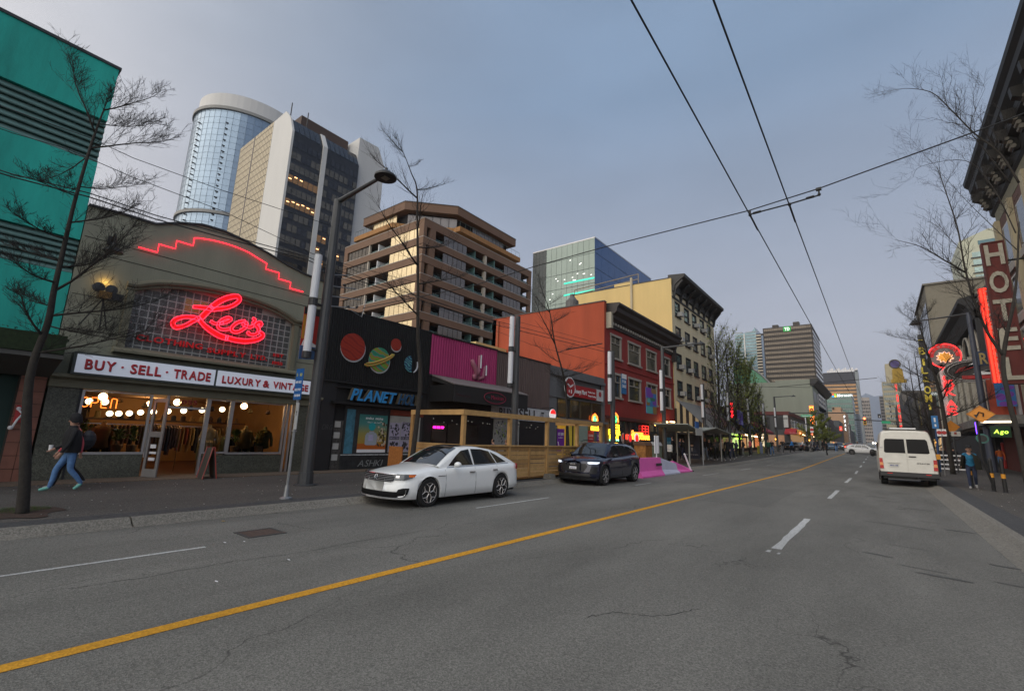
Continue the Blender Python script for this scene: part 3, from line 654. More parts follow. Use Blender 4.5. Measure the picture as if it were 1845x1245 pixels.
# manhole cover, drain patch, scraps, oil and tyre stains with their own outline
mh = thing('manhole_cover', 'square rusty metal utility cover set in the road near the left kerb', 'manhole cover', (-7.75, 3.66, 0))
MB().box(-7.98, -7.55, 3.42, 3.90, .0, .006).build('lid', mat('rusty_iron', (.07, .045, .035), .8, var=.4, scale=14, bump=.4), mh)
MB().box(-8.03, -7.98, 3.37, 3.95, 0, .008).box(-7.55, -7.50, 3.37, 3.95, 0, .008).box(-7.98, -7.55, 3.37, 3.42, 0, .008).box(-7.98, -7.55, 3.90, 3.95, 0, .008).build('lid_frame', mat('iron', (.04, .04, .04), .7), mh)
M_stain = mat('tyre_stain', (.075, .074, .070), .85, var=.2, scale=9)
def blot(b, cx, cy, rx, ry, z=.003, n=14, seed=0, rot=0):
    r = random.Random(seed); vs = []
    for k in range(n):
        w = 2*pi*k/n; q = 1+r.uniform(-.25, .25); x, y = rx*q*cos(w), ry*q*sin(w); vs.append((cx+x*cos(rot)-y*sin(rot), cy+x*sin(rot)+y*cos(rot), z))
    b.add(vs, [tuple(range(n))])
b = MB(); k = 0
for i in range(15):
    k += 1; x, y = rnd.uniform(-.3, 1.35), rnd.uniform(8, 27); blot(b, x, y, rnd.uniform(.12, .38), rnd.uniform(.025, .06), .003+.0002*i, 12, k, rnd.uniform(-.35, -.1))
b.build('tyre_stains', M_stain, kind='stuff')
b = MB(); r = random.Random(5)
for path in ([(64, 1070), (227, 1047), (417, 1013), (531, 997), (698, 967), (860, 941)], [(1060, 1112), (1110, 1103), (1180, 1110), (1260, 1098)], [(500, 942), (530, 948), (562, 953)]):
    P_ = catmull([gnd(*p) for p in path], 9); q_ = [(p[0]+r.uniform(-.025, .025), p[1]+r.uniform(-.04, .04)) for p in P_]
    for i in range(len(q_)-1):
        (x0, y0), (x1, y1) = q_[i], q_[i+1]; l = sqrt((x1-x0)**2+(y1-y0)**2)+1e-6; w_ = r.uniform(.002, .0065); nx, ny = -(y1-y0)/l*w_, (x1-x0)/l*w_; b.quad((x0-nx, y0-ny, .0025), (x1-nx, y1-ny, .0025), (x1+nx, y1+ny, .0025), (x0+nx, y0+ny, .0025))
b.build('road_cracks', mat('crack_tar', (.035, .035, .034), .9), kind='stuff')
for i, (x0, x1, y0, y1) in enumerate(((-4.3, -2.6, 14.5, 21), (-7.0, -5.2, 20, 24.5))): MB().box(x0, x1, y0, y1, -.02, .0018+.0002*i).build('road_patch', aggregate('asphalt_patch', (.124, .122, .112), .34, 100, .15), kind='structure')
sc = MB()
for px, py in [(603, 909), (572, 914), (405, 979), (440, 977), (390, 1050), (520, 1010)]:
    g = gnd(px, py); blot(sc, g[0], g[1], .035, .012, .01, 7, px)
sc.build('paper_scraps', M_white, kind='stuff')
lf = MB(); g = gnd(402, 940); blot(lf, g[0], g[1], .04, .03, .012, 6, 3); lf.build('dry_leaf', mat('leaf_ochre', (.35, .22, .05), .8), label='single ochre leaf lying on the road near the left kerb', cat='leaf')
gsp = MB()
for i in range(260):
    x, y = (rnd.uniform(-15.6, -10.2), rnd.uniform(0, 12)) if i % 2 else (rnd.uniform(2.6, 6), rnd.uniform(13, 30)); s_ = rnd.uniform(.004, .012)
    zz = .125+(abs(x+9.72)/6)*.045 if x < 0 else .16
    gsp.box(x-s_, x+s_, y-s_, y+s_, zz, zz+.01)
gsp.build('gum_and_grit', mat('grit', (.30, .29, .27), .8), kind='stuff')
# ================================================================== LEFT ROW
M_teal = mat('turquoise_stucco', (.020, .38, .32), .85, var=.34, scale=1.3, streak=True, bump=.25, bscale=20)
M_teal2 = mat('louvre_grey_green', (.10, .19, .18), .7, var=.2, streak=True)
tb = thing('turquoise_building', 'tall turquoise stucco building with bands of grey louvres, at the left edge', 'building', (XL, -8, 0))
Xt = XL
YT = 1.88
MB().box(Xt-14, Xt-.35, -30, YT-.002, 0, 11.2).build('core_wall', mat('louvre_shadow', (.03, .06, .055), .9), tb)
MB().box(Xt-.12, Xt+.03, -30, YT+.05, 11.3, 11.38).box(Xt-14, Xt-.12, YT-.02, YT+.05, 11.3, 11.38).build('parapet_cap', M_dark, tb)
# photo: turquoise down to 9.67, louvres 8.4-9.67, turquoise 6.2-8.4, louvres 5.35-6.2, turquoise to 3.5
b = MB()
for z0, z1 in ((2.9, 5.3), (6.22, 8.42), (9.68, 11.3)): b.box(Xt-14, Xt, -30, YT, z0, z1)
b.build('wall', M_teal, tb)
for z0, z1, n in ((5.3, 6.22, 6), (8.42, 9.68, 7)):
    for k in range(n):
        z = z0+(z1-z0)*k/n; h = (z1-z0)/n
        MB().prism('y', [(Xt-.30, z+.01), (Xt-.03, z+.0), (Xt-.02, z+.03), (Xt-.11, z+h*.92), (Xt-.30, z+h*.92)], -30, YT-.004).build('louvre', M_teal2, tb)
MB().box(Xt-.5, Xt-.02, 1.42, YT, .15, 2.9).build('tile_backing', mat('tile_joint', (.04, .035, .03), .9), tb)
M_tile = mat('terracotta_tile', (.22, .09, .06), .6, var=.3, scale=1.5)
for k in range(9):
    for jx in range(2): cube('tile', tb, Xt-.03, Xt+.012, 1.43+.225*jx, 1.43+.225*jx+.215, .17+k*.30, .17+k*.30+.288, M_tile)
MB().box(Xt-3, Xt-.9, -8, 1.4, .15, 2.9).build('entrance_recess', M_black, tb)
M_hedge = mat('hedge_green', (.018, .032, .012), .95, var=.5, scale=14)
cp = thing('entrance_canopy', 'dark canopy with a trimmed hedge on top over the left entrance', 'canopy', (XL+.7, 0, 2.9))
MB().prism('y', [(Xt, 2.62), (Xt+.9, 2.90), (Xt+1.25, 2.98), (Xt+1.25, 3.08), (Xt, 3.08)], -8, YT+.03).build('soffit', mat('canopy_grey', (.09, .09, .085), .8), cp)
hb = MB().box(Xt+.02, Xt+1.28, -8, YT+.02, 3.09, 3.52)
for i in range(2600):
    x, y, z = rnd.uniform(Xt+.0, Xt+1.34), rnd.uniform(-2, YT+.06), rnd.uniform(3.06, 3.58)
    if Xt+.1 < x < Xt+1.2 and y < YT-.08 and z < 3.45: continue
    a = np.array([rnd.uniform(-1, 1) for _ in range(3)])*.035; c2 = np.array([rnd.uniform(-1, 1) for _ in range(3)])*.035; p = np.array([x, y, z]); hb.add([p-a, p+c2, p+a], [(0, 1, 2)])
hb.build('hedge', M_hedge, cp)
ex = thing('wall_phone', 'small red and white alarm box with a hanging handset on the brown tiled pier', 'phone', (XL+.05, 1.55, 1.6))
MB().box(Xt+.012, Xt+.09, 1.46, 1.62, 1.52, 1.92).build('box', M_red, ex); MB().tube([(Xt+.11, 1.5, 1.82), (Xt+.13, 1.58, 1.72), (Xt+.12, 1.52, 1.6), (Xt+.11, 1.46, 1.40)], .022, 6).ball((Xt+.1, 1.44, 1.40), .05, 8).ball((Xt+.1, 1.5, 1.84), .045, 8).build('handset', M_white, ex)
# ---- the corner shop with the arched glass-block window
M_stu = mat('olive_stucco', (.235, .24, .185), .9, var=.16, scale=1.1, streak=True, bump=.2, bscale=30)
M_stu2 = mat('stucco_trim', (.16, .155, .11), .85, var=.15, streak=True)
M_stone = aggregate('green_granite', (.085, .088, .07), .4, 45, .3, rough=.35)
M_met = mat('shopfront_metal', (.15, .15, .15), .4, metal=.5)
L0, L1 = 1.90, 8.95
lb = thing('clothing_shop_building', 'olive stucco shop with curved parapet, arched glass-block window and red neon script', 'building', (XL, 5.4, 0))
def roof_l(y): return interp([(1.9, 7.18), (2.7, 7.22), (3.35, 7.22), (3.9, 7.48), (4.5, 7.66), (5.1, 7.68), (5.8, 7.58), (6.5, 7.42), (7.2, 7.22), (7.9, 7.08), (8.95, 7.02)], y)
def arch_l(y): t = (y-5.43)/2.25; return 5.22+.72*sqrt(max(0, 1-t*t*.86))-.72*sqrt(.14)+.0
b = MB(); N_ = 44; yy = np.linspace(L0, L1, N_+1)
b.box(XL-.4, XL, L0, 3.16, 2.44, 5.2); b.box(XL-.4, XL, 7.70, L1, 2.44, 5.2); b.box(XL-.4, XL, 3.16, 7.70, 2.44, 3.46)
for i in range(N_):
    a, c = yy[i], yy[i+1]
    za = arch_l(a) if 3.18 <= a <= 7.68 else 5.2; zc = arch_l(c) if 3.18 <= c <= 7.68 else 5.2
    b.prism('x', [(a, za), (c, zc), (c, roof_l(c)), (a, roof_l(a))], XL-.4, XL)
b.build('wall', M_stu, lb)
b = MB()
for i in range(N_):
    a, c = yy[i], yy[i+1]; b.prism('x', [(a, roof_l(a)), (c, roof_l(c)), (c, roof_l(c)+.06), (a, roof_l(a)+.06)], XL-.45, XL+.05)
b.build('parapet_cap', M_dark, lb)
b = MB()
for z in (5.95, 6.35): b.box(XL-.001, XL+.006, L0+.05, L1-.05, z, z+.018)
for z in (3.9, 4.35, 4.8): b.box(XL-.001, XL+.006, L0+.05, 3.0, z, z+.014).box(XL-.001, XL+.006, 7.95, L1-.05, z, z+.014)
b.build('stucco_joint', mat('joint_dark', (.03, .03, .022), .9), lb)
# arch moulding
b = MB(); ys_ = np.linspace(3.02, 7.84, 40); pts = [(XL+.10, y, arch_l(min(max(y, 3.2), 7.66))+.10) for y in ys_]
pts = [(XL+.10, 2.98, pts[0][2])]+pts+[(XL+.10, 8.25, pts[-1][2])]
b.tube(pts, .085, 8); b.tube([(p[0]-.04, p[1], p[2]-.12) for p in pts], .05, 6)
b.box(XL-.002, XL+.12, 3.02, 3.18, 3.42, 5.16); b.box(XL-.002, XL+.12, 7.68, 7.84, 3.42, 5.16); b.prism('y', [(XL-.002, 3.42), (XL+.26, 3.44), (XL+.26, 3.50), (XL+.02, 3.62), (XL-.002, 3.62)], 2.95, 7.95)
b.build('arch_moulding', M_stu2, lb, smooth=False)
# glass blocks
M_blk = mat('glass_block', (.075, .08, .078), .3, spec=.9, var=.55, scale=22, bump=1.0, bscale=22)
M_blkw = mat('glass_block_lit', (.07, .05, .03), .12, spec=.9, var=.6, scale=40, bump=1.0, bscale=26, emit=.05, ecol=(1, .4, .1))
gw = MB(); ys2 = np.linspace(3.18, 7.68, 33); gw.add([(XL-.12, 3.18, 3.5), (XL-.12, 7.68, 3.5)]+[(XL-.12, y, arch_l(y)+.02) for y in ys2[::-1]], [tuple(range(35))])
gwo = gw.build('glass_block_window', mat('mortar_grey', (.42, .43, .42), .8), lb)
bs = .203; blkm = MB().prism('x', [(-.092, -.092), (.092, -.092), (.092, .092), (-.092, .092)], 0, .03)
vv = [(0, -.086, -.086), (0, .086, -.086), (0, .086, .086), (0, -.086, .086), (.010, -.078, -.078), (.010, .078, -.078), (.010, .078, .078), (.010, -.078, .078), (.004, 0, 0)]
ff = [(0, 1, 5, 4), (1, 2, 6, 5), (2, 3, 7, 6), (3, 0, 4, 7), (4, 5, 8), (5, 6, 8), (6, 7, 8), (7, 4, 8)]
bm_ = MB().add(vv, ff).mesh('glass_block', M_blk); bml = MB().add(vv, ff).mesh('glass_block_lit', M_blkw)
nb = 0
for i in range(22):
    for j in range(13):
        y = 3.20+bs*(i+.5); z = 3.52+bs*(j+.5)
        if z+bs*.42 < arch_l(y-bs/2 if y > 5.4 else y-bs/2) and z+bs*.42 < arch_l(y+bs/2):
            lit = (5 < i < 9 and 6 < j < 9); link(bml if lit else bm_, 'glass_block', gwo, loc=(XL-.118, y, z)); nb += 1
# red neon script
def px2(pts, X): return [onx(x, y, X) for x, y in pts]
def ribbon(cl, wd, X, name, parent, neonm, fillm):
    C = catmull([np.array(p, float) for p in cl], 5); n = len(C); w = wd if hasattr(wd, '__len__') else [wd, wd]
    Lp, Rp = [], []
    for i, c in enumerate(C):
        d = C[min(i+1, n-1)]-C[max(i-1, 0)]; d /= np.linalg.norm(d)+1e-9; nn = np.array([-d[1], d[0]]); ww = float(np.interp(i/(n-1), np.linspace(0, 1, len(w)), w))/2
        Lp.append(c+nn*ww); Rp.append(c-nn*ww)
    mb = MB()
    A = px2(Lp, X); Bq = px2(Rp, X); A2 = px2(Lp, X-.08); B2 = px2(Rp, X-.08)
    for i in range(n-1):
        mb.add([A[i], Bq[i], Bq[i+1], A[i+1]], [(0, 1, 2, 3)]); mb.add([A[i], A[i+1], (X-.08, *A[i+1][1:]), (X-.08, *A[i][1:])], [(0, 1, 2, 3)]); mb.add([Bq[i], Bq[i+1], (X-.08, *Bq[i+1][1:]), (X-.08, *Bq[i][1:])], [(0, 1, 2, 3)])
    o = mb.build(name, fillm, parent)
    nm = MB(); loop = Lp+Rp[::-1]+[Lp[0]]; nm.tube([(X+.03, p[1], p[2]) for p in px2(loop, X+.03)], .010, 5); nm.build('neon_tube', neonm, o)
NR = neon('neon_red', (1, .018, .045), 2.6); M_sred = mat('sign_red', (.42, .004, .008), .6, emit=.30, ecol=(1, .004, .010), var=0)
lp = lambda pts, s, o: [(o[0]+x/s, o[1]+y/s) for x, y in pts]
c6 = lambda *p: lp(p, 6.915, (380, 520)); c5 = lambda *p: lp(p, 6.552, (210, 500))
XS = XL+.16
ns = thing('neon_script_sign', 'glowing red neon script reading Leo\'s over the glass-block window', 'neon sign', (XS, 5.2, 4.6))
Ltop = c5((905, 345), (1010, 355), (1110, 368))+c6((20, 258), (110, 252), (220, 232), (310, 190), (358, 140), (325, 98), (210, 115), (100, 165), (0, 240))+c5((1130, 345), (1085, 390), (1030, 445), (1000, 480))
ribbon(Ltop, [5, 7, 7, 6, 6, 8, 9, 9, 9, 9], XS, 'letter_stroke', ns, NR, M_sred)
Lbot = c5((985, 488), (900, 470), (800, 466), (700, 495), (665, 540), (700, 588), (790, 575), (880, 530), (960, 485))
ribbon(Lbot, [8, 6, 6, 7, 8, 7, 6, 6, 7], XS-.004, 'letter_stroke', ns, NR, M_sred)
Lsw = c5((975, 495), (1030, 560), (1110, 625), (1210, 685), (1300, 715))+c6((200, 612), (300, 640), (430, 655), (560, 640), (635, 605), (645, 568), (600, 535))
ribbon(Lsw, [6, 8, 9, 9, 8, 8, 7, 6, 5], XS+.004, 'letter_stroke', ns, NR, M_sred)
ribbon(c5((1110, 515), (1170, 545), (1260, 530))+c6((110, 435), (190, 420), (250, 385), (215, 362), (145, 385), (95, 435), (95, 485), (150, 510), (240, 500)), 4.5, XS+.008, 'letter_stroke', ns, NR, M_sred)
ribbon(c6((430, 405), (350, 415), (280, 460), (255, 510), (300, 542), (370, 525), (435, 475), (440, 425), (400, 440), (480, 480), (530, 460)), 4.8, XS+.012, 'letter_stroke', ns, NR, M_sred)
ribbon(c6((455, 540), (490, 570), (545, 575), (595, 540), (590, 490), (560, 450), (600, 420), (630, 440), (610, 470)), 4.8, XS+.016, 'letter_stroke', ns, NR, M_sred)
ribbon(c6((520, 372), (548, 385), (540, 415), (512, 432)), 4.2, XS+.020, 'letter_stroke', ns, NR, M_sred)
# neon staircase on the parapet
b = MB(); st = [(3.06, 6.42), (3.5, 6.42), (3.5, 6.67), (3.9, 6.67), (3.9, 6.92), (4.32, 6.92), (4.32, 7.17)]+[(y, 7.17+.13*(1-((y-5.25)/.95)**2)) for y in np.linspace(4.4, 5.9, 9)]+[(6.2, 7.14), (6.48, 7.06), (6.48, 6.86), (6.93, 6.86), (6.93, 6.65), (7.36, 6.65), (7.36, 6.43), (7.84, 6.43)]
b.tube([(XL+.07, y, z) for y, z in st], .017, 5); b.build('neon_staircase', neon('neon_red2', (1, .015, .03), 2.4), label='thin red neon line stepping up and arching along the parapet', cat='neon sign')
# CLOTHING SUPPLY LTD
wl = thing('clothing_supply_lettering', 'dark red letters CLOTHING SUPPLY LTD. EST on the glass-block window', 'sign', (XL+.06, 5, 3.8))
M_lr = mat('letter_dull_red', (.72, .015, .02), .6, var=.1)
letters(wl, 'CLOTHING', (XL-.06, 3.42, 3.86), FX, FZ, .17, .05, M_lr, 1.62, gap=.12); letters(wl, 'SUPPLY', (XL-.06, 5.18, 3.80), FX, FZ, .155, .05, M_lr, 1.12, gap=.12); letters(wl, 'LTD.', (XL-.06, 6.45, 3.80), FX, FZ, .155, .05, M_lr, .52, gap=.12)
for z, s_ in ((3.99, 'EST'), (3.72, '1955')): text(MB(), s_, (XL-.06, 7.16, z), FX, FZ, .11, .04, 0, .34).build('date_lettering', M_lr, wl)
# fascia light box
XB = XL+.38
fs = thing('fascia_sign', 'white light-box sign reading BUY SELL TRADE and LUXURY & VINTAGE in red', 'sign', (XL, 5.4, 3.1))
MB().box(XL, XB, 2.20, 8.42, 2.74, 3.30).build('sign_case', mat('sign_frame', (.045, .055, .05), .5), fs)
M_sw = mat('sign_white', (.62, .68, .76), .45, var=.05, emit=.10, ecol=(.8, .85, 1))
cube('sign_panel', fs, XB-.02, XB+.012, 2.26, 5.36, 2.79, 3.25, M_sw); cube('sign_panel', fs, XB-.02, XB+.012, 5.42, 8.36, 2.79, 3.25, M_sw)
M_lsh = mat('letter_shadow', (.09, .008, .01), .6, var=0); M_lb = mat('letter_red', (.50, .03, .04), .5, var=.05)
def lit(s_, y, w, z=2.90, h=.25):
    if s_ == '.': MB().lathe((XB+.012, y, z+h/2), [(.028, 0), (.028, .03)], 10, 'x').build('dot', M_lb, fs); return
    text(MB(), s_, (XB+.0125, y+.012, z-.018), FX, FZ, h, .006, 0, w, gap=.11).build('letter_shading', M_lsh, fs)
    letters(fs, s_, (XB+.0185, y, z), FX, FZ, h, .02, M_lb, w, gap=.11)
lit('BUY', 2.43, .60); lit('.', 3.17, 0); lit('SELL', 3.34, .68); lit('.', 4.15, 0); lit('TRADE', 4.31, .93)
lit('LUXURY', 5.56, 1.12, h=.215); lit('&', 6.76, .2, h=.215); lit('VINTAGE', 7.08, 1.2, h=.215)
# frieze, piers, shopfront
b = MB(); b.prism('y', [(XL-.3, 2.42), (XL+.12, 2.42), (XL+.12, 2.60), (XL+.30, 2.66), (XL+.30, 2.74), (XL-.3, 2.80)], L0, L1); b.build('frieze', M_stu2, lb)
cube('granite_pier', lb, XL-.3, XL+.03, 1.92, 2.50, .15, 2.42, M_stone); cube('granite_pier', lb, XL-.3, XL+.02, 8.15, L1-.03, .15, 2.42, M_stone)
cube('side_pier', lb, XL-.3, XL-.03, 2.50, 2.56, .15, 2.42, M_dark)
cube('stall_riser', lb, XL-.18, XL-.02, 2.56, 4.05, .15, .78, M_stone); cube('stall_riser', lb, XL-.18, XL-.02, 5.46, 7.84, .15, .74, M_stone)
M_silver = mat('window_frame_silver', (.36, .35, .35), .35, metal=.6)
M_clear = mat('shop_glass', (.9, .9, .9), .02, var=0, trans=1.0, spec=.5)
_b = M_clear.node_tree.nodes['Principled BSDF']; _b.inputs['IOR'].default_value = 1.03
def shopwin(y0, y1, z0=.78, z1=2.40):
    f = MB(); X = XL-.05
    f.box(X-.04, X+.05, y0, y0+.055, z0, z1).box(X-.04, X+.05, y1-.055, y1, z0, z1).box(X-.04, X+.05, y0+.055, y1-.055, z0, z0+.06).box(X-.04, X+.05, y0+.055, y1-.055, z1-.03, z1)
    o = f.build('shop_window', M_silver, lb); MB().box(X-.004, X+.004, y0+.055, y1-.055, z0+.06, z1-.03).build('pane', M_clear, o)
shopwin(2.56, 4.05); shopwin(5.46, 6.12); shopwin(6.12, 7.82, .76)
cube('shutter_track', lb, XL-.06, XL+.02, 7.86, 7.93, .17, 2.42, M_silver); cube('shutter_track', lb, XL-.06, XL+.0, 8.02, 8.08, .17, 2.42, M_silver)
cube('door_frame', lb, XL-.08, XL+.0, 4.38, 4.44, .17, 2.42, M_silver); cube('door_frame', lb, XL-.08, XL, 5.40, 5.46, .17, 2.42, M_silver); cube('transom', lb, XL-.08, XL, 4.44, 5.40, 2.06, 2.12, M_silver)
MB().box(XL-.045, XL-.037, 4.44, 5.40, 2.12, 2.41).build('transom_pane', M_clear, lb)
text(MB(), '1055', (XL+.005, 4.68, 2.19), FX, FZ, .13, .01, 0, .46).build('street_number', mat('number_red', (.25, .02, .02), .5), lb)
d0 = MB(); X = XL
dw = .92; ang = radians(62)
def dp(a, t): return (XL+.02+a*sin(ang)+t*cos(ang), 4.10+a*cos(ang)-t*sin(ang))
def dbox(mb, a0, a1, z0, z1, th=.022):
    c = [dp(a0, -th), dp(a1, -th), dp(a1, th), dp(a0, th)]
    mb.add([(*p, z0) for p in c]+[(*p, z1) for p in c], [(0, 3, 2, 1), (4, 5, 6, 7), (0, 1, 5, 4), (1, 2, 6, 5), (2, 3, 7, 6), (3, 0, 4, 7)])
b = MB(); dbox(b, 0, .07, .19, 2.30); dbox(b, dw*.5-.07, dw*.5, .19, 2.30); dbox(b, .07, dw*.5-.07, 2.2, 2.30); dbox(b, .07, dw*.5-.07, .19, .40); dbox(b, .07, dw*.5-.07, 1.25, 1.40)
dr = b.build('door', M_silver, lb); b = MB(); dbox(b, .07, dw*.5-.07, .40, 2.2, .003); b.build('pane', M_clear, dr)
b = MB(); dbox(b, -.02, .02, .7, 1.6, .05); b.build('handle', M_alu, dr)
b = MB(); dbox(b, .12, .32, .62, .70, .006); dbox(b, .12, .34, .80, .86, .006); dbox(b, .12, .30, .95, 1.05, .006); b.build('door_notices', M_white, dr)
# interior
M_iw = mat('interior_ochre', (.42, .25, .10), .9, var=.1); M_if = mat('interior_floor', (.10, .04, .02), .5)
ir = thing('shop_interior', 'warm lit room of the clothing shop behind the windows', 'room', (XL-3, 5.4, 0))
MB().box(XL-6.6, XL-6.5, 2.0, 8.8, .1, 2.75).box(XL-6.5, XL-.35, 1.95, 2.05, .1, 2.75).box(XL-6.5, XL-.35, 8.7, 8.8, .1, 2.75).build('back_wall', M_iw, ir)
MB().box(XL-6.5, XL-.1, 2.05, 8.7, .10, .17).build('shop_floor', M_if, ir); MB().box(XL-6.5, XL-.3, 2.05, 8.7, 2.52, 2.62).build('shop_ceiling', mat('interior_ceiling', (.40, .24, .11), .9), ir)
MB().box(XL-6.49, XL-6.44, 2.1, 3.9, .2, 2.2).box(XL-3.6, XL-3.4, 2.1, 3.3, .2, 2.3).build('dark_doorway', mat('interior_dark', (.02, .012, .008), .9), ir)
globe = MB().ball((0, 0, 0), .085, 14).mesh('globe_lamp', mat('globe_glow', (1, .85, .6), emit=2.6, ecol=(1, .80, .50), var=0), True)
GLB = ['globe lamp, %s of the small row deep in the clothing shop' % q for q in ('leftmost', 'second from the left', 'third from the left', 'fourth from the left', 'fifth from the left', 'rightmost')]+['globe lamp in the clothing shop, '+q for q in ('under the street number left of centre', 'under the street number right of centre', 'largest one, between the door and the right window', 'left one behind the orange OPEN sign', 'right one behind the orange OPEN sign')]
for px, py, dx in ((197.5, 745, 2.6), (214, 745, 2.6), (233, 744.5, 2.6), (253.3, 743, 2.6), (277, 742, 2.6), (303, 741, 2.6), (331, 740, 1.5), (364, 739, 1.5), (400.5, 737.5, 1.2), (161, 723, .7), (189, 724, .6)):
    link(globe, 'globe_lamp', None, loc=onx(px, py, XL-dx), label=GLB.pop(0), cat='lamp', group='globe lamps in the clothing shop')
spot = MB().lathe((0, 0, 0), [(.045, 0), (.045, .02)], 10).mesh('ceiling_spot', mat('spot_glow', (1, .8, .55), emit=5, ecol=(1, .82, .55), var=0))
for gx, gy in ((-.7, 2.75), (-.6, 3.6), (-.8, 4.7), (-.6, 5.7), (-.6, 6.5), (-.6, 7.1), (-.6, 7.5)): link(spot, 'ceiling_spot', None, loc=(XL+gx, gy, 2.49), label='small bright ceiling spotlight in the clothing shop, '+['far left', 'above the left window', 'above the door', 'above the narrow window', 'left of three on the right', 'middle of three on the right', 'right of three on the right'][len(WL) % 7], cat='lamp', group='ceiling spots in the clothing shop')
for gx, gy, en in ((-1.2, 3.2, 6), (-1.6, 5.1, 8), (-1.1, 6.9, 12), (-4.8, 5.2, 14)):
    l = bpy.data.lights.new('shop_lamp', 'POINT'); l.energy = en; l.color = (1, .60, .28); l.shadow_soft_size = .1; o = bpy.data.objects.new('shop_lamp', l); COL.objects.link(o); o.location = (XL+gx, gy, 2.3)
def garments(name, x, y0, y1, z, label, n, cols, seed, along='y'):
    rk = thing(name, label, 'clothes rack', (x, (y0+y1)/2, .17)); r = random.Random(seed)
    MB().tube([(x, y0, .17), (x, y0, z), (x, y1, z), (x, y1, .17)], .014, 6).build('rail', M_chrome, rk)
    for k in range(n):
        y = y0+.05+(y1-y0-.1)*k/(n-1); l = r.uniform(.55, .95); w = r.uniform(.17, .24); c = r.choice(cols)
        MB().prism('y', [(x-w*.25, z-.03), (x+w*.25, z-.03), (x+w, z-.12), (x+w*1.05, z-.45), (x+w*.75, z-l), (x-w*.75, z-l), (x-w*1.05, z-.45), (x-w, z-.12)], y-.018, y+.018).build('garment', c, rk)
CC = [mat('cloth_%d' % i, c, .9, var=.1) for i, c in enumerate([(.05, .03, .03), (.25, .16, .07), (.35, .27, .12), (.10, .06, .05), (.03, .035, .05), (.22, .05, .03), (.12, .14, .06), (.4, .33, .2)])]
garments('clothes_rack', XL-1.1, 2.8, 3.7, 1.42, 'rack of grey shirts behind the left shop window', 12, CC, 1)
garments('clothes_rack', XL-1.6, 4.55, 5.3, 1.60, 'rack of dark jackets seen through the shop doorway', 10, CC[:5], 2)
garments('clothes_rack', XL-.8, 5.62, 6.05, 1.20, 'short rack of pale blouses in the narrow shop window', 7, CC[1:3]+CC[6:], 3)
garments('clothes_rack', XL-1.0, 6.3, 7.6, 1.32, 'long rack of mixed patterned clothes behind the right shop window', 20, CC, 4)
garments('clothes_rack', XL-3.9, 3.2, 7.4, 1.55, 'wall rail of clothes at the back of the shop', 40, CC, 5)
sh = thing('hat_shelf', 'wall shelf of hats and bags at the back of the shop', 'shelf', (XL-4.2, 5.4, 1.7)); MB().box(XL-4.5, XL-3.9, 3.0, 8.2, 1.68, 1.72).build('board', CC[3], sh)
for k in range(17):
    r = random.Random(k); y = 3.1+k*.30; m_ = CC[k % 5]
    MB().lathe((XL-4.1, y, 1.72), [(.14, 0), (.14, .02), (.08, .03), (.075, .12+r.uniform(0, .1)), (.03, .16+r.uniform(0, .1))], 10).build('hat', m_, sh)
for x_, y_, c_, lb_ in ((XL-.75, 3.25, CC[1], 'dress form in a tan jacket in the left shop window'), (XL-.9, 5.9, CC[7], 'dress form in a beige blouse in the narrow shop window'), (XL-.7, 6.9, CC[2], 'dress form in a mustard shirt in the right shop window'), (XL-.75, 7.55, CC[6], 'dress form in a green shirt at the right end of the shop window')):
    df = thing('dress_form', lb_, 'mannequin', (x_, y_, .17)); MB().lathe((x_, y_, .17), [(.16, 0), (.15, .03), (.02, .04), (.02, .75)], 10).build('stand', M_black, df); MB().lathe((x_, y_, .9), [(.10, 0), (.19, .03), (.15, .25), (.19, .48), (.17, .58), (.06, .64), (.05, .72), (.02, .74)], 14).build('torso', c_, df, smooth=True)
    for s_ in (-1, 1): MB().tube([(x_, y_+s_*.17, 1.44), (x_+.02, y_+s_*.25, 1.2), (x_+.06, y_+s_*.24, .98)], [.06, .05, .045], 8).build('sleeve', c_, df)
for k in range(9): r = random.Random(k+40); y_ = 2.9+k*.58; MB().tube([(XL-.7, y_, 2.5), (XL-.7+r.uniform(-.1, .1), y_+r.uniform(-.05, .05), 2.3-r.uniform(0, .2))], .006, 3).lathe((XL-.7, y_, 2.0+r.uniform(0, .15)), [(.02, 0), (.09, .04), (.03, .16)], 8).build('hanging_ornament', CC[k % 5], label=['brass bell', 'dark bird cage', 'wicker pod', 'tin lantern', 'paper star', 'glass drop', 'iron hook set', 'straw bundle', 'bead cluster'][k]+' ornament hanging from the clothing shop ceiling', cat='ornament')
def plant(name, c, h, rad, n, m, label, pot=(.13, .22), seed=0):
    t = thing(name, label, 'plant', c); r = random.Random(seed)
    MB().lathe(c, [(pot[0]*.75, 0), (pot[0], pot[1]), (pot[0]*.9, pot[1])], 12).build('pot', mat('pot_clay', (.35, .25, .14), .8), t)
    b = MB()
    for k in range(n):
        a = r.uniform(0, 2*pi); rr = rad*r.uniform(.3, 1); z = pot[1]+h*r.uniform(.2, 1); p = np.array([c[0]+rr*cos(a), c[1]+rr*sin(a), c[2]+z]); q0 = np.array([c[0]+rr*.2*cos(a), c[1]+rr*.2*sin(a), c[2]+pot[1]+(z-pot[1])*.7]); s_ = np.array([-sin(a), cos(a), 0])*r.uniform(.025, .05)
        md = (p+q0)/2+np.array([0, 0, .05]); b.add([q0, md+s_, p, md-s_], [(0, 1, 2, 3)])
    b.build('foliage', m, t)
M_leaf = mat('houseplant_green', (.10, .17, .03), .6, var=.3, scale=9)
plant('potted_plant', (XL-.45, 3.55, .80), .45, .26, 60, M_leaf, 'bushy plant in a pot beside the left shop window frame', seed=1)
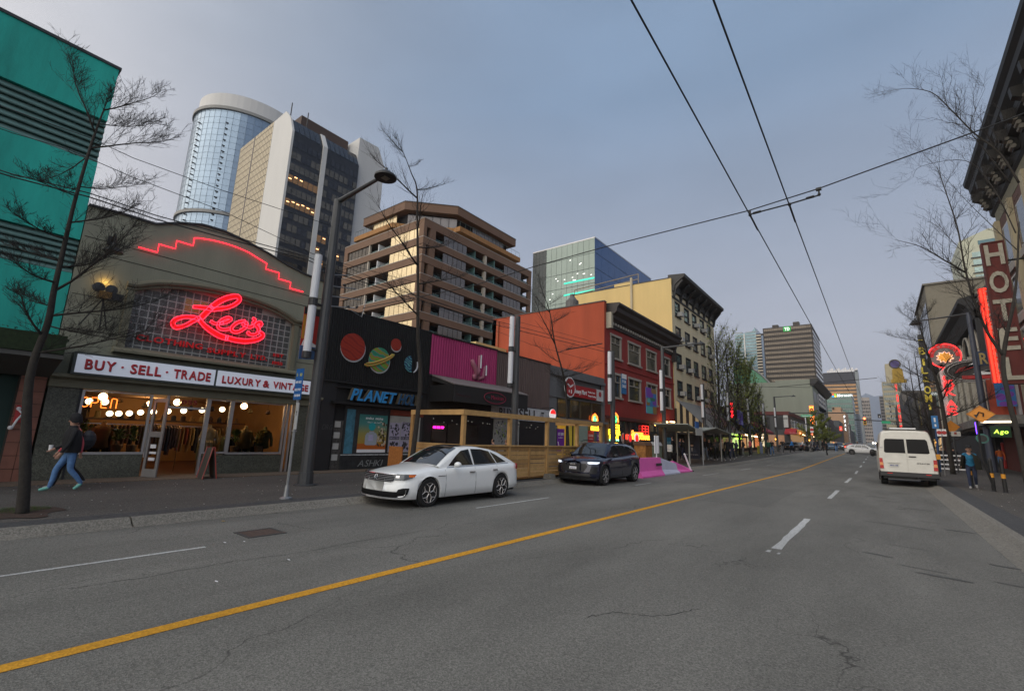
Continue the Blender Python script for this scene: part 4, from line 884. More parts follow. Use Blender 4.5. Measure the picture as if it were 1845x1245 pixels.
plant('potted_plant', (XL-.40, 3.86, .80), .55, .20, 45, M_leaf, 'taller plant in a yellow pot near the shop door', seed=2)
plant('potted_plant', (XL-.5, 2.82, .95), .5, .16, 30, M_leaf, 'small trailing plant at the left end of the shop window', seed=3)
plant('potted_plant', (XL-.4, 6.5, .78), .55, .25, 60, M_leaf, 'leafy plant at the left of the right shop window', seed=4)
plant('potted_plant', (XL-.4, 7.25, .78), .55, .3, 70, mat('houseplant_yellow', (.25, .22, .04), .6, var=.3), 'yellowish leafy plant at the right of the right shop window', seed=5)
on = thing('open_neon_sign', 'orange neon OPEN sign in the left shop window', 'neon sign', (XL-.2, 2.9, 2.1))
NO = neon('neon_orange', (1, .16, .02), 2.6); b = MB(); X = XL-.16
for k, st_ in enumerate([[(0, .5), (.12, .9), (.5, 1), (.88, .9), (1, .5), (.88, .1), (.5, 0), (.12, .1), (0, .5)], [(0, 0), (0, 1), (.6, 1), (.85, .85), (.85, .6), (.6, .45), (0, .45)], [(.8, 1), (.1, 1), (0, .9), (0, .1), (.1, 0), (.8, 0)], [(0, 0), (0, .9), (.1, 1), (.6, 1), (.75, .88), (.75, 0)]]):
    b.tube([(X, 2.60+k*.20+.15*a, 1.97+.25*c) for a, c in st_], .011, 5)
b.tube([(X, 2.60+.41, 1.97+.125), (X, 2.60+.5, 1.97+.125)], .011, 5); b.build('neon_tube', NO, on)
# gooseneck lamp and old film camera on the wall
wlmp = thing('gooseneck_wall_lamp', 'black barn-style lamp on a gooseneck bracket high on the shop wall', 'wall lamp', (XL, 2.4, 6))
p0 = onx(200, 435, XL); MB().box(XL, XL+.08, p0[1]-.08, p0[1]+.08, p0[2]-.12, p0[2]+.12).build('bracket', M_black, wlmp)
MB().tube([(XL+.08, p0[1], p0[2]), (XL+.35, p0[1], p0[2]+.12), (XL+.5, p0[1], p0[2]), (XL+.5, p0[1], p0[2]-.22)], .022, 6).build('gooseneck', M_black, wlmp)
MB().lathe((XL+.5, p0[1], p0[2]-.42), [(.22, 0), (.17, .08), (.06, .16), (.04, .24)], 16).build('lamp_shade', M_dark, wlmp)
fc = thing('film_camera_ornament', 'old film camera on a tripod on the wall left of the arched window', 'wall ornament', (XL+.3, 2.45, 4.6))
M_brs = mat('aged_brass', (.16, .09, .03), .4, metal=.7, var=.3)
cy, cz = onx(188, 528, XL+.2)[1:]; X = XL+.22
MB().box(X-.1, X+.12, cy-.12, cy+.14, cz-.16, cz+.02).build('camera_body', M_brs, fc)
for dy in (-.13, .13): MB().lathe((X-.05, cy+dy, cz+.12), [(.13, 0), (.13, .05), (.05, .06), (.05, .07)], 16, 'x').build('film_reel', M_dark, fc)
MB().box(X-.06, X+.10, cy+.15, cy+.38, cz-.16, cz+.02).build('lens_hood', M_black, fc)
for dy in (-.36, 0.05, .18): MB().tube([(X, cy, cz-.16), (X+.02, cy+dy, cz-.95)], .017, 5).build('tripod_leg', M_black, fc)
lmp = bpy.data.lights.new('ornament_lamp', 'POINT'); lmp.energy = 1.5; lmp.color = (1, .55, .12); lmp.shadow_soft_size = .05; o = bpy.data.objects.new('ornament_lamp', lmp); COL.objects.link(o); o.location = (XL+.10, cy, cz+.32)
# sandwich board
sb = thing('sandwich_board', 'open A-frame board with thin red edges on the pavement by the shop door', 'sandwich board', (-15.2, 5.4, .17))
for sg in (-1, 1):
    b = MB(); b.add([(-15.15+0*.3, 5.35+sg*.17, .17), (-14.72, 5.35+sg*.17, .17), (-14.72, 5.35+sg*.015, 1.0), (-15.15, 5.35+sg*.015, 1.0)], [(0, 1, 2, 3)])
    b.build('board', mat('board_dark', (.06, .06, .055), .6), sb)
    for x in (-15.15, -14.72): MB().tube([(x, 5.35+sg*.175, .165), (x, 5.35+sg*.02, 1.03)], .016, 4).build('frame_leg', mat('frame_red', (.30, .05, .04), .5), sb)
# ---- black corrugated shop with planets
M_corb = mat('corrugated_black', (.014, .015, .016), .5, metal=.2, var=.25, streak=True)
def corrugated(mb, X, y0, y1, z0, z1, pitch=.10, d=.035, m=0):
    y = y0; p = pitch
    while y < y1-1e-3:
        ye = min(y+p, y1); k = (ye-y)/p
        P_ = [(X, y), (X+d, y+.12*p*k), (X+d, y+.45*p*k), (X, y+.57*p*k), (X, ye)]
        for a, b_ in zip(P_, P_[1:]): mb.quad((a[0], a[1], z0), (b_[0], b_[1], z0), (b_[0], b_[1], z1), (a[0], a[1], z1), m)
        y = ye
    return mb
pb_ = thing('planet_shop_building', 'black corrugated metal shopfront with painted planets and pasted posters', 'building', (XL, 11.5, 0))
B0, B1 = 8.97, 14.02
corrugated(MB(), XL+.10, B0, B1, 3.42, 6.16).build('corrugated_cladding', M_corb, pb_)
b = MB(); b.box(XL-8, XL+.098, B0, B1, 2.55, 6.14).box(XL-.5, XL+.0, B0, B1, .15, 2.55).box(XL-.02, XL+.14, B0, B1, 6.15, 6.2).box(XL, XL+.20, B0, B1, 3.36, 3.42); b.build('wall', mat('wall_black', (.012, .012, .013), .8, var=.2), pb_)
MB().box(XL, XL+.12, B0+.02, B0+.58, .15, 3.36).build('left_pier', mat('pier_black', (.016, .016, .018), .6, var=.2), pb_)
def planet(name, px, py, r, mtl, ring=False):
    c = onx(px, py, XL+.2); t = MB().lathe((XL+.135, c[1]+.03, c[2]-.045), [(r*1.03, 0), (r*1.03, .02)], 28, 'x').build('planet_backing', mat('rim_white', (.55, .58, .62), .6), pb_)
    MB().lathe((XL+.16, c[1], c[2]), [(r, 0), (r, .03)], 28, 'x').build(name, mtl, pb_); return c
def planetmat(name, cols, scale=2.5, dist=3.0):
    m = bpy.data.materials.new(name); m.use_nodes = True; t = m.node_tree; b = t.nodes['Principled BSDF']; b.inputs['Roughness'].default_value = .5
    g = t.nodes.new('ShaderNodeNewGeometry'); w = t.nodes.new('ShaderNodeTexWave'); w.bands_direction = 'Z'; w.inputs['Scale'].default_value = scale; w.inputs['Distortion'].default_value = dist; w.inputs['Detail'].default_value = 4; w.inputs['Detail Scale'].default_value = 2
    mpp = t.nodes.new('ShaderNodeMapping'); mpp.inputs['Rotation'].default_value = (.45, 0, 0); t.links.new(g.outputs['Position'], mpp.inputs[0])
    t.links.new(mpp.outputs[0], w.inputs['Vector']); r = t.nodes.new('ShaderNodeValToRGB'); r.color_ramp.elements.remove(r.color_ramp.elements[1])
    for i, c in enumerate(cols):
        e_ = r.color_ramp.elements[0] if i == 0 else r.color_ramp.elements.new(i/(len(cols)-1)); e_.color = (*c, 1)
    t.links.new(w.outputs['Fac'], r.inputs[0]); t.links.new(r.outputs[0], b.inputs['Base Color']); return m
planet('red_planet', 637, 625, .53, planetmat('planet_red', [(.22, .012, .006), (.34, .03, .01), (.27, .02, .008)], 1.2))
planet('small_red_planet', 714.5, 621, .26, planetmat('planet_red2', [(.22, .012, .006), (.4, .05, .02), (.2, .012, .008)], 2))
c = planet('ringed_planet', 684.5, 648, .50, planetmat('planet_green', [(.02, .20, .10), (.03, .30, .22), (.40, .10, .02), (.12, .32, .03)], .9, 5))
MB().tube([(XL+.20, c[1]+.66*cos(a), c[2]+.02+.17*sin(a)+.30*cos(a)) for a in np.linspace(pi*.98, 2.02*pi, 22)], .045, 5).tube([(XL+.20, c[1]+.60*cos(a), c[2]+.05+.10*sin(a)+.27*cos(a)) for a in np.linspace(pi, 2*pi, 22)], .05, 5).build('planet_ring', planetmat('planet_ring', [(.5, .16, .03), (.25, .35, .06)], 3), pb_)
c = onx(741.5, 656, XL+.2); b = MB()
b.prism('x', [(c[1]+.36*cos(a), c[2]+.36*sin(a)) for a in np.linspace(pi*.55, pi*1.55, 16)]+[(c[1]+.0*cos(a)+.02, c[2]+.2*sin(a)) for a in (-1.5, 0, 1.5)], XL+.15, XL+.19).build('blue_planet', planetmat('planet_blue', [(.01, .02, .09), (.02, .12, .20), (.12, .35, .33)], 3, 8), pb_)
MB().prism('x', [(c[1]+.40*cos(a), c[2]+.40*sin(a)) for a in np.linspace(-1.1, .4, 10)]+[(c[1]+.34*cos(a), c[2]+.36*sin(a)) for a in np.linspace(.4, -1.1, 10)], XL+.15, XL+.18).build('planet_rim', MC['rim_white'], pb_)
MB().box(XL+.0, XL+.32, 9.35, 13.3, 2.58, 2.66).box(XL, XL+.25, 9.5, 13.2, 3.18, 3.22).build('sign_rail', M_black, pb_)
pl_ = thing('planet_sign_lettering', 'blue comic-style letters PLANET above the postered windows', 'sign', (XL+.3, 11.4, 2.9))
M_pl = mat('letter_blue', (.03, .26, .60), .5, var=.15, scale=6); M_pls = mat('letter_edge_tan', (.09, .075, .05), .6)
for s_, y, w in (('PLANET', 10.02, 2.0), ('HOLY', 12.25, 1.15)):
    text(MB(), s_, (XL+.22, y-.05, 2.78), FX, FZ, .45, .10, 0, w, slant=.28, gap=.07).build('letter_block', M_pls, pl_)
    letters(pl_, s_, (XL+.325, y, 2.76), FX, FZ, .45, .03, M_pl if s_ == 'PLANET' else mat('letter_blue_dirty', (.015, .07, .16), .6, var=.5, scale=9), w, slant=.28, gap=.07)
# shop bay with posters
cube('bay_wall', pb_, XL-.02, XL+.06, 10.05, 13.9, .72, 2.55, mat('board_dark2', (.03, .03, .032), .8, var=.4, scale=6))
cube('bay_base', pb_, XL-.02, XL+.10, 10.0, 13.95, .16, .70, mat('base_graffiti', (.02, .021, .022), .7, var=.7, scale=7))
g = MB(); r = random.Random(3); pts = []
text(g, 'ASHKI', (XL+.102, 10.75, .28), FX, FZ, .25, .003, 0, 1.1, bold=False, slant=.3); g.build('graffiti', mat('spray_grey', (.22, .23, .23), .8, var=.4, scale=12), pb_)
g = MB(); text(g, 'DRG', (XL+.122, 9.12, 1.62), FX, FZ, .2, .003, 0, .4, bold=False, slant=.2); g.build('graffiti', mat('spray_dim', (.06, .06, .062), .8), pb_)
cube('window_sill', pb_, XL-.02, XL+.13, 10.02, 13.9, .70, .735, mat('peeling_white', (.40, .42, .42), .8, var=.6, scale=12))
cube('blue_board', pb_, XL+.06, XL+.075, 10.12, 10.48, .76, 2.42, mat('board_blue', (.05, .17, .24), .8, var=.5, scale=4))
# perfume poster
def gradmat(name, z0, z1, stops):
    m = bpy.data.materials.new(name); m.use_nodes = True; t = m.node_tree; b = t.nodes['Principled BSDF']; b.inputs['Roughness'].default_value = .6
    g = t.nodes.new('ShaderNodeNewGeometry'); s_ = t.nodes.new('ShaderNodeSeparateXYZ'); r_ = t.nodes.new('ShaderNodeMapRange'); r_.inputs['From Min'].default_value = z0; r_.inputs['From Max'].default_value = z1
    c_ = t.nodes.new('ShaderNodeValToRGB'); c_.color_ramp.elements.remove(c_.color_ramp.elements[1])
    for i, (p, col) in enumerate(stops):
        e_ = c_.color_ramp.elements[0] if i == 0 else c_.color_ramp.elements.new(p); e_.position = p; e_.color = (*col, 1)
    t.links.new(g.outputs['Position'], s_.inputs[0]); t.links.new(s_.outputs['Z'], r_.inputs[0]); t.links.new(r_.outputs[0], c_.inputs[0]); t.links.new(c_.outputs[0], b.inputs['Base Color']); return m
ps = thing('perfume_poster', 'large teal to orange perfume poster with a glass bottle and flowers', 'poster', (XL+.07, 11.3, 1.5))
PX = XL+.065
cube('sheet', ps, PX, PX+.01, 10.68, 12.0, .80, 2.26, gradmat('poster_sky', .8, 2.26, [(0, (.45, .40, .35)), (.07, (.42, .10, .01)), (.22, (.42, .10, .01)), (.24, (.36, .22, .03)), (.5, (.27, .25, .07)), (.75, (.06, .22, .20)), (1, (.03, .17, .16))]))
cube('poster_margin', ps, PX+.01, PX+.013, 10.68, 12.0, .80, .92, M_white)
M_bt = mat('bottle_glass_print', (.32, .36, .42), .4, var=.1)
MB().prism('x', [(11.0, 1.12), (11.06, 1.08), (11.48, 1.08), (11.54, 1.12), (11.56, 1.45), (11.48, 1.56), (11.08, 1.56), (11.0, 1.45)], PX+.012, PX+.016).prism('x', [(11.17, 1.56), (11.40, 1.56), (11.40, 1.62), (11.17, 1.62)], PX+.012, PX+.016).build('bottle', M_bt, ps)
MB().prism('x', [(11.15, 1.25), (11.36, 1.25), (11.36, 1.48), (11.15, 1.48)], PX+.017, PX+.019).build('bottle_label', mat('label_lilac', (.42, .40, .6), .6), ps)
MB().lathe((PX+.012, 11.28, 1.80), [(.16, 0), (.16, .004)], 20, 'x').build('cap', mat('cap_teal', (.01, .30, .33), .5), ps)
b = MB(); r = random.Random(9)
for k in range(60):
    y, z = 11.58+r.uniform(0, .38), 1.05+r.uniform(0, .95)
    if y-11.58 < (z-1.3)*.25-.0 and z > 1.5 and r.random() < .6: y += .12
    s_ = r.uniform(.02, .055); b.prism('x', [(min(y+s_*cos(w), 11.98), z+s_*1.2*sin(w)) for w in np.linspace(0, 2*pi, 7)[:-1]], PX+.012, PX+.014+.0002*k, k % 2)
b.build('flowers', [mat('flower_cream', (.5, .42, .32), .7), mat('stem_dark', (.06, .045, .02), .7)], ps)
text(MB(), 'miu miu', (PX+.012, 11.36, 2.08), FX, FZ, .10, .003, 0, .80, 'c').build('lettering', M_white, ps); text(MB(), 'Fleur de lait', (PX+.012, 11.36, 1.94), FX, FZ, .05, .003, 0, .6, 'c', bold=False).build('small_lettering', M_white, ps)
# black and white gig posters
gp = thing('gig_posters', 'patchwork of pale lilac and black concert posters pasted on the shop window', 'poster', (XL+.07, 12.9, 1.4))
M_lil = mat('poster_lilac', (.34, .32, .44), .7, var=.15); M_ink = mat('poster_ink', (.03, .03, .035), .7); M_paper = mat('poster_paper', (.32, .33, .31), .8, var=.2)
cube('sheet', gp, PX, PX+.006, 12.10, 13.75, .80, 2.28, M_paper); r = random.Random(5)
def blob(b, y0, y1, z0, z1, n, X0, seed):
    r = random.Random(seed)
    for k in range(n):
        y, z, s_ = r.uniform(y0+.04, y1-.04), r.uniform(z0+.04, z1-.04), r.uniform(.015, .07); P_ = []
        for w in np.linspace(0, 2*pi, 7)[:-1]: q_ = r.uniform(.5, 1.1); P_.append((min(max(y+s_*q_*cos(w), y0), y1), min(max(z+s_*1.3*q_*sin(w), z0), z1)))
        b.prism('x', P_, X0, X0+.001+.0001*k)
    return b
for i, (y0, y1, z0, z1, s_) in enumerate([(12.14, 12.68, 1.30, 2.0, 'INFLICTED'), (12.72, 13.35, 1.30, 2.05, 'ICE CREAM'), (12.14, 12.68, .84, 1.27, ''), (12.72, 13.35, .84, 1.27, ''), (13.38, 13.6, 1.0, 1.85, '')]):
    q_ = cube('poster', gp, PX+.008, PX+.011, y0, y1, z0, z1, M_lil)
    blob(MB(), y0+.02, y1-.02, z0+.02+(.12 if s_ else 0), z1-.02, 26, PX+.012, i).build('print', M_ink, gp)
    if s_: MB().box(PX+.012, PX+.0125, y0+.02, y1-.02, z0+.02, z0+.14).build('title_band', M_ink, gp); text(MB(), s_, (PX+.013, (y0+y1)/2, z0+.045), FX, FZ, .07, .002, 0, (y1-y0)*.85, 'c').build('lettering', M_lil, gp)
text(MB(), 'GHOST', (PX+.013, 12.78, 1.93), FX, FZ, .12, .003, 0, .55).build('lettering', M_ink, gp)
cube('red_header', pb_, XL+.06, XL+.075, 12.1, 13.9, 2.30, 2.52, mat('header_rust', (.16, .03, .015), .7, var=.3)); cube('window_mullion', pb_, XL+.06, XL+.11, 12.02, 12.08, .74, 2.52, M_black)
# doorway with white notices on the left
cube('door', pb_, XL, XL+.05, 9.62, 10.02, .17, 1.98, mat('door_grey_posters', (.06, .055, .05), .8, var=.8, scale=11))
for k in range(4): cube('notice', pb_, XL+.05, XL+.06, 9.66, 9.90, .52+k*.40, .52+k*.40+.22, mat('paper_white', (.42, .42, .40), .8, var=.1))
# banner on the pole side: red dragon banner
# ---- pink Mexican bar
mx_ = thing('mexican_bar_building', 'low bar with bright pink corrugated front, cactus cut-out and black canopy', 'building', (XL, 16.4, 0))
C0, C1 = 14.04, 18.70
M_pk = mat('corrugated_pink', (.38, .035, .15), .55, var=.15, streak=True)
corrugated(MB(), XL+.10, C0, C1, 4.25, 6.10, .16, .05).build('corrugated_cladding', M_pk, mx_)
MB().box(XL-9, XL+.095, C0, C1, 2.7, 6.1).box(XL-.0, XL+.19, C0, C1, 6.11, 6.17).build('wall', mat('wall_dark', (.02, .018, .018), .8), mx_)
MB().prism('x', [(C0, 4.26), (C0, 4.20), (19.1, 3.98), (19.1, 4.24)], XL+.0, XL+.16).build('canopy_back', M_dark, mx_)
cnp = MB().prism('y', [(XL+.12, 4.20), (XL+1.55, 3.72), (XL+1.6, 3.72), (XL+1.6, 3.02), (XL+1.55, 3.02), (XL+1.5, 3.66), (XL+.12, 3.98)], 14.2, 19.6).build('canopy', mat('canopy_cloth', (.018, .018, .019), .8, var=.15), mx_)
MB().prism('y', [(XL+.11, 4.26), (XL+.11, 4.215), (XL+1.62, 3.735), (XL+1.62, 3.78)], 14.15, 19.65).build('canopy_trim', mat('canopy_grey_top', (.16, .14, .135), .7), mx_)
MB().box(XL+.1, XL+1.55, 14.16, 14.2, 3.02, 3.75).build('canopy_end', M_black, mx_)
so_ = thing('oval_bar_sign', 'dark oval sign with red script Los Mexicanos on the black canopy', 'sign', (XL+1.6, 17.3, 3.4))
c = (XL+1.615, 16.95, 3.38)
MB().tube([(c[0], c[1]+.80*cos(a), c[2]+.26*sin(a)) for a in np.linspace(0, 2*pi, 36)], .016, 5).build('oval_rim', mat('rim_crimson', (.30, .02, .06), .5), so_)
text(MB(), 'Los', (c[0], c[1]-.62, c[2]-.03), FX, FZ, .10, .012, 0, .24, bold=False).build('lettering', mat('letter_teal', (.02, .10, .11), .5), so_); text(MB(), 'Mexican', (c[0], c[1]-.30, c[2]-.07), FX, FZ, .20, .012, 0, .92, bold=False).build('lettering', MC['rim_crimson'], so_)
text(MB(), 'Mexicano', (XL+1.612, 14.35, 3.26), FX, FZ, .14, .004, 0, .9, bold=False).build('canopy_lettering', mat('letter_dim', (.045, .015, .02), .6), mx_)
cc = thing('cactus_ornament', 'pink cactus cut-out with white tube highlights on the pink corrugated front', 'wall ornament', (XL+.2, 17.2, 5))
cy = 17.25; M_cp = mat('cactus_pink', (.34, .12, .17), .6, var=.2)
for pts, rr in (([(17.05, 4.38), (17.05, 4.85), (16.85, 5.05), (16.70, 5.30)], [.10, .16, .15, .12]), ([(17.25, 4.34), (17.25, 5.6)], [.09, .07]), ([(17.25, 4.42), (17.6, 4.52), (17.68, 5.1)], [.10, .10, .06]), ([(17.12, 4.6), (17.22, 4.9)], [.16, .15]), ([(16.98, 4.36), (16.9, 4.6)], [.11, .09])):
    MB().tube([(XL+.18, y, z) for y, z in pts], [q*.85 for q in rr], 8).build('cactus_lobe', M_cp, cc, smooth=True)
for y, za, zb in ((17.27, 4.95, 5.62), (17.70, 4.62, 5.15)): MB().tube([(XL+.30, y, za), (XL+.30, y, zb)], .035, 6).build('tube_highlight', mat('tube_white', (.6, .66, .7), .5), cc)
# dark interior behind patio with dim window wall, string lights
MB().box(XL-.3, XL-.02, C0, 18.75, .15, 2.7).build('recess_wall', mat('recess', (.012, .010, .010), .7), mx_)
for y0, y1 in ((14.5, 15.4), (15.5, 16.3), (16.5, 17.6)): MB().box(XL-.02, XL+.02, y0, y1, .5, 2.1).build('dark_window', mat('dim_window', (.02, .012, .010), .15, var=.4), mx_)
ng = thing('pink_neon_word', 'small magenta neon word glowing inside the bar', 'neon sign', (XL+.05, 14.9, 1.9)); c = onx(790, 769.5, XL+.06)
text(MB(), 'OUR BEER TOP', (XL+.06, c[1], c[2]-.06), FX, FZ, .11, .02, 0, .68, 'c').build('neon_tube', neon('neon_magenta', (1, .02, .42), 1.6), ng)
# ---- brown corrugated pawn shop
bs_ = thing('buy_sell_shop_building', 'brown corrugated shop with a white BUY & SELL sign and pasted posters', 'building', (XL, 21.4, 0))
D0, D1 = 18.72, 23.95
corrugated(MB(), XL+.08, D0, D1, 3.30, 6.08, .17, .05).build('corrugated_cladding', mat('corrugated_brown', (.11, .078, .074), .55, var=.2, streak=True), bs_)
MB().box(XL-9, XL+.075, D0, D1, 2.6, 6.08).box(XL, XL+.16, D0, D1, 6.09, 6.14).box(XL-.5, XL, D0, D1, .15, 2.6).build('wall', MC['wall_dark'], bs_)
bsn = thing('buy_sell_sign', 'white painted board with bold black words BUY & SELL', 'sign', (XL+.1, 21.3, 2.9))
y0 = onx(885, 735, XL+.1)[1]; zb = 2.62; cube('board', bsn, XL+.08, XL+.11, y0, 23.9, 2.52, 3.26, mat('board_white', (.40, .42, .44), .7, var=.35, scale=5))
text(MB(), 'BUY', (XL+.112, 19.1, 2.62), FX, FZ, .50, .006, 0, 1.25).build('lettering', M_black, bsn); text(MB(), '&', (XL+.112, 20.5, 2.70), FX, FZ, .28, .006, 0, .25).build('lettering', M_black, bsn); text(MB(), 'SELL', (XL+.112, 20.85, 2.60), FX, FZ, .58, .006, 0, 1.8).build('lettering', M_black, bsn); text(MB(), 'IT', (XL+.112, 23.0, 2.62), FX, FZ, .5, .006, 0, .35).build('lettering', M_black, bsn)
cube('poster_wall', bs_, XL+.0, XL+.05, 18.8, 21.0, .3, 2.5, M_paper)
blob(MB(), 18.85, 20.95, .35, 2.45, 120, XL+.052, 77).build('poster_print', mat('print_grey', (.08, .08, .09), .7), bs_); blob(MB(), 18.9, 19.8, 1.5, 2.4, 9, XL+.07, 78).build('poster_print', mat('print_lime', (.28, .42, .03), .6), bs_)
cube('dark_shutter', bs_, XL, XL+.06, 21.05, 23.4, .2, 2.5, M_black); cube('pier', bs_, XL, XL+.12, 23.5, 23.9, .15, 2.6, mat('pier_grey', (.07, .072, .075), .7, var=.2))
# ---- money shop
mm = thing('money_shop_building', 'grey shop with a red sign and a yellow lit interior', 'building', (XL, 27.7, 0))
G0, G1 = 23.97, 31.42
MB().box(XL-9, XL+.02, G0, G1, 5.75, 6.12).box(XL-.05, XL+.14, G0, G1, 5.55, 5.75).box(XL-.05, XL+.1, G0, G1, 4.15, 4.25).box(XL-.05, XL+.35, G0+1.2, G1, 2.72, 2.88).box(XL-.02, XL+.04, G0, G0+.9, .15, 5.55).box(XL-.02, XL+.06, G1-.45, G1, .15, 5.55).box(XL-9, XL-.1, G0+.9, G1-.45, 4.25, 5.55).build('wall', mat('grey_render', (.13, .135, .14), .7, var=.2, streak=True), mm)
MB().box(XL-2.6, XL-2.5, G0+.9, G1-.45, .15, 4.15).box(XL-2.5, XL-.1, G0+.9, G1-.45, 4.1, 4.15).build('interior_wall', mat('interior_yellow', (.60, .42, .05), .8, emit=.10, ecol=(1, .62, .08)), mm)
for y0, y1 in ((24.95, 26.3), (26.4, 27.8), (27.9, 29.4), (29.5, 30.9)):
    f = MB().box(XL-.04, XL+.04, y0, y0+.06, 2.9, 4.15).box(XL-.04, XL+.04, y1-.06, y1, 2.9, 4.15).box(XL-.04, XL+.04, y0, y1, 2.9, 2.96).build('window', M_dark, mm); MB().box(XL-.005, XL+.005, y0+.06, y1-.06, 2.96, 4.15).build('pane', mat('upper_glass', (.035, .035, .02), .1, spec=.8, alpha=.75, var=0), f)
for y0, y1 in ((24.9, 26.2), (27.6, 29.1), (29.2, 30.9)): f = MB().box(XL-.04, XL+.04, y0, y0+.08, .2, 2.7).box(XL-.04, XL+.04, y1-.08, y1, .2, 2.7).box(XL-.04, XL+.04, y0, y1, .2, .5).build('window', M_dark, mm)
cube('door', mm, XL-.05, XL+.0, 26.35, 27.45, .2, 2.6, mat('door_yellow', (.42, .33, .03), .6, emit=.05, ecol=(1, .7, .1))); cube('door_leaf_gap', mm, XL+.0, XL+.02, 26.85, 27.0, .2, 2.6, M_black)
mml = bpy.data.lights.new('shop_lamp', 'POINT'); mml.energy = 25; mml.color = (1, .7, .2); o = bpy.data.objects.new('shop_lamp', mml); COL.objects.link(o); o.location = (XL-1.2, 27.4, 3.6); mml.shadow_soft_size = .2
for dy in (0, .5, 1.0): link(spot, 'ceiling_spot', None, loc=(XL-1, 25.2+dy, 4.0-.2*dy), label=['leftmost','middle','rightmost'][int(dy*2)]+' spotlight behind the upper window of the money shop', cat='lamp', group='spots in the money shop')
for y0, c_, s_ in ((24.95, (.16, .02, .30), 'GET $500'), (28.9, (.45, .02, .02), ''), (30.2, (.16, .02, .30), 'CASH NOW')):
    pp = thing('shop_window_poster', {24.95: 'purple and white offer poster left of the yellow door', 28.9: 'red and white poster in the money shop window', 30.2: 'purple offer poster at the right end of the money shop'}[y0], 'poster', (XL+.05, y0, 1.3))
    cube('sheet', pp, XL+.045, XL+.055, y0, y0+.85, .75, 2.2, mat('poster_%d' % int(y0), c_, .6, var=.1)); text(MB(), s_ or 'LOANS', (XL+.057, y0+.42, 1.8), FX, FZ, .17, .004, 0, .65, 'c').build('lettering', M_white, pp); text(MB(), 'in minutes', (XL+.057, y0+.42, 1.62), FX, FZ, .08, .004, 0, .55, 'c', False).build('lettering', M_white, pp); MB().tube([(XL+.06, y0+.1, 1.4), (XL+.06, y0+.25, 1.05), (XL+.06, y0+.6, .85)], .03, 4).build('swoosh', M_white, pp)
msg = thing('money_shop_sign', 'long red sign reading Money Mart with a round emblem at its left end', 'sign', (XL+.2, 28, 5))
z0, z1 = 4.35, 5.12; cube('sign_panel', msg, XL+.14, XL+.26, 26.2, 29.75, z0, z1, mat('sign_red2', (.36, .012, .015), .5, var=.05)); cube('white_panel', msg, XL+.14, XL+.262, 29.76, 30.8, z0-.02, z1+.03, mat('sign_white2', (.55, .55, .55), .5))
MB().lathe((XL+.264, 30.28, (z0+z1)/2+.08), [(.2, 0), (.2, .006)], 16, 'x').build('small_emblem', MC['sign_red2'], msg)
text(MB(), 'Money Mart', (XL+.262, 26.55, 4.60), FX, FZ, .30, .015, 0, 1.75, slant=.1).build('lettering', M_white, msg); text(MB(), 'Payday Loans', (XL+.262, 28.5, 4.78), FX, FZ, .11, .01, 0, 1.0).build('lettering', M_white, msg); text(MB(), 'Cheque Cashing', (XL+.262, 28.5, 4.52), FX, FZ, .11, .01, 0, 1.15).build('lettering', M_white, msg)
MB().lathe((XL+.27, 26.0, 4.90), [(.66, 0), (.66, .05)], 28, 'x').build('emblem_rim', M_white, msg); MB().lathe((XL+.322, 26.0, 4.90), [(.58, 0), (.58, .01)], 28, 'x').build('emblem_disc', MC['sign_red2'], msg)
MB().prism('x', [(25.62, 5.05), (26.0, 4.86), (26.38, 5.05), (26.38, 5.15), (26.0, 5.0), (25.62, 5.15)], XL+.334, XL+.345).box(XL+.334, XL+.345, 25.82, 25.9, 4.55, 4.72).box(XL+.334, XL+.345, 26.08, 26.2, 4.5, 4.75).build('emblem_mark', M_white, msg)
rs = thing('round_hanging_sign', 'small round red and white sign above the patio rail', 'sign', (XL+.8, 24.2, 2.8)); c = onx(996, 747, XL+.9)
MB().lathe((XL+.86, c[1], c[2]), [(.32, 0), (.32, .06)], 22, 'x').build('disc', mat('lit_white', (.6, .6, .6), .5, emit=.3, ecol=(1, .9, .9)), rs); MB().prism('x', [(c[1]+.28*cos(a), c[2]+.04+.26*sin(a)) for a in np.linspace(0.0, pi, 12)], XL+.921, XL+.93).build('red_top', mat('lit_red', (.5, .01, .01), .5, emit=.5, ecol=(1, .03, .03)), rs)
MB().tube([(XL, c[1], c[2]+.4), (XL+.89, c[1], c[2]+.4), (XL+.89, c[1], c[2]+.3)], .02, 5).build('bracket', M_black, rs)
# ---- food neon signs
def food_neon(name, X, px, py, s, label):
    t = thing(name, label, 'neon sign', onx(px, py, X)); c = onx(px, py, X)
    def T(pts): return [(X, c[1]+a*s, c[2]+b_*s) for a, b_ in pts]
    MB().tube(T([(-.45, -.35), (.45, -.35), (.42, -.05), (-.42, -.05), (-.45, -.35)]), .045*s, 5).tube(T([(-.4, -.2), (.4, -.2)]), .05*s, 5).build('basket_tube', neon('neon_yellow', (1, .50, .02), 2.6), t)
    MB().tube(T([(-.35, .1), (-.3, .45), (0, .62), (.3, .45), (.35, .1)]), .04*s, 5).build('outline_tube', NO, t)
    MB().tube(T([(-.2, .25), (-.05, .45), (.12, .3), (.0, .12), (-.2, .25)]), .06*s, 5).build('leaf_tube', neon('neon_green', (.1, 1, .25), 1.6), t)
    return t
food_neon('basket_neon_sign', XL+.12, 1072, 764, 1.15, 'neon sign of a yellow basket with a green top, in the money shop window')
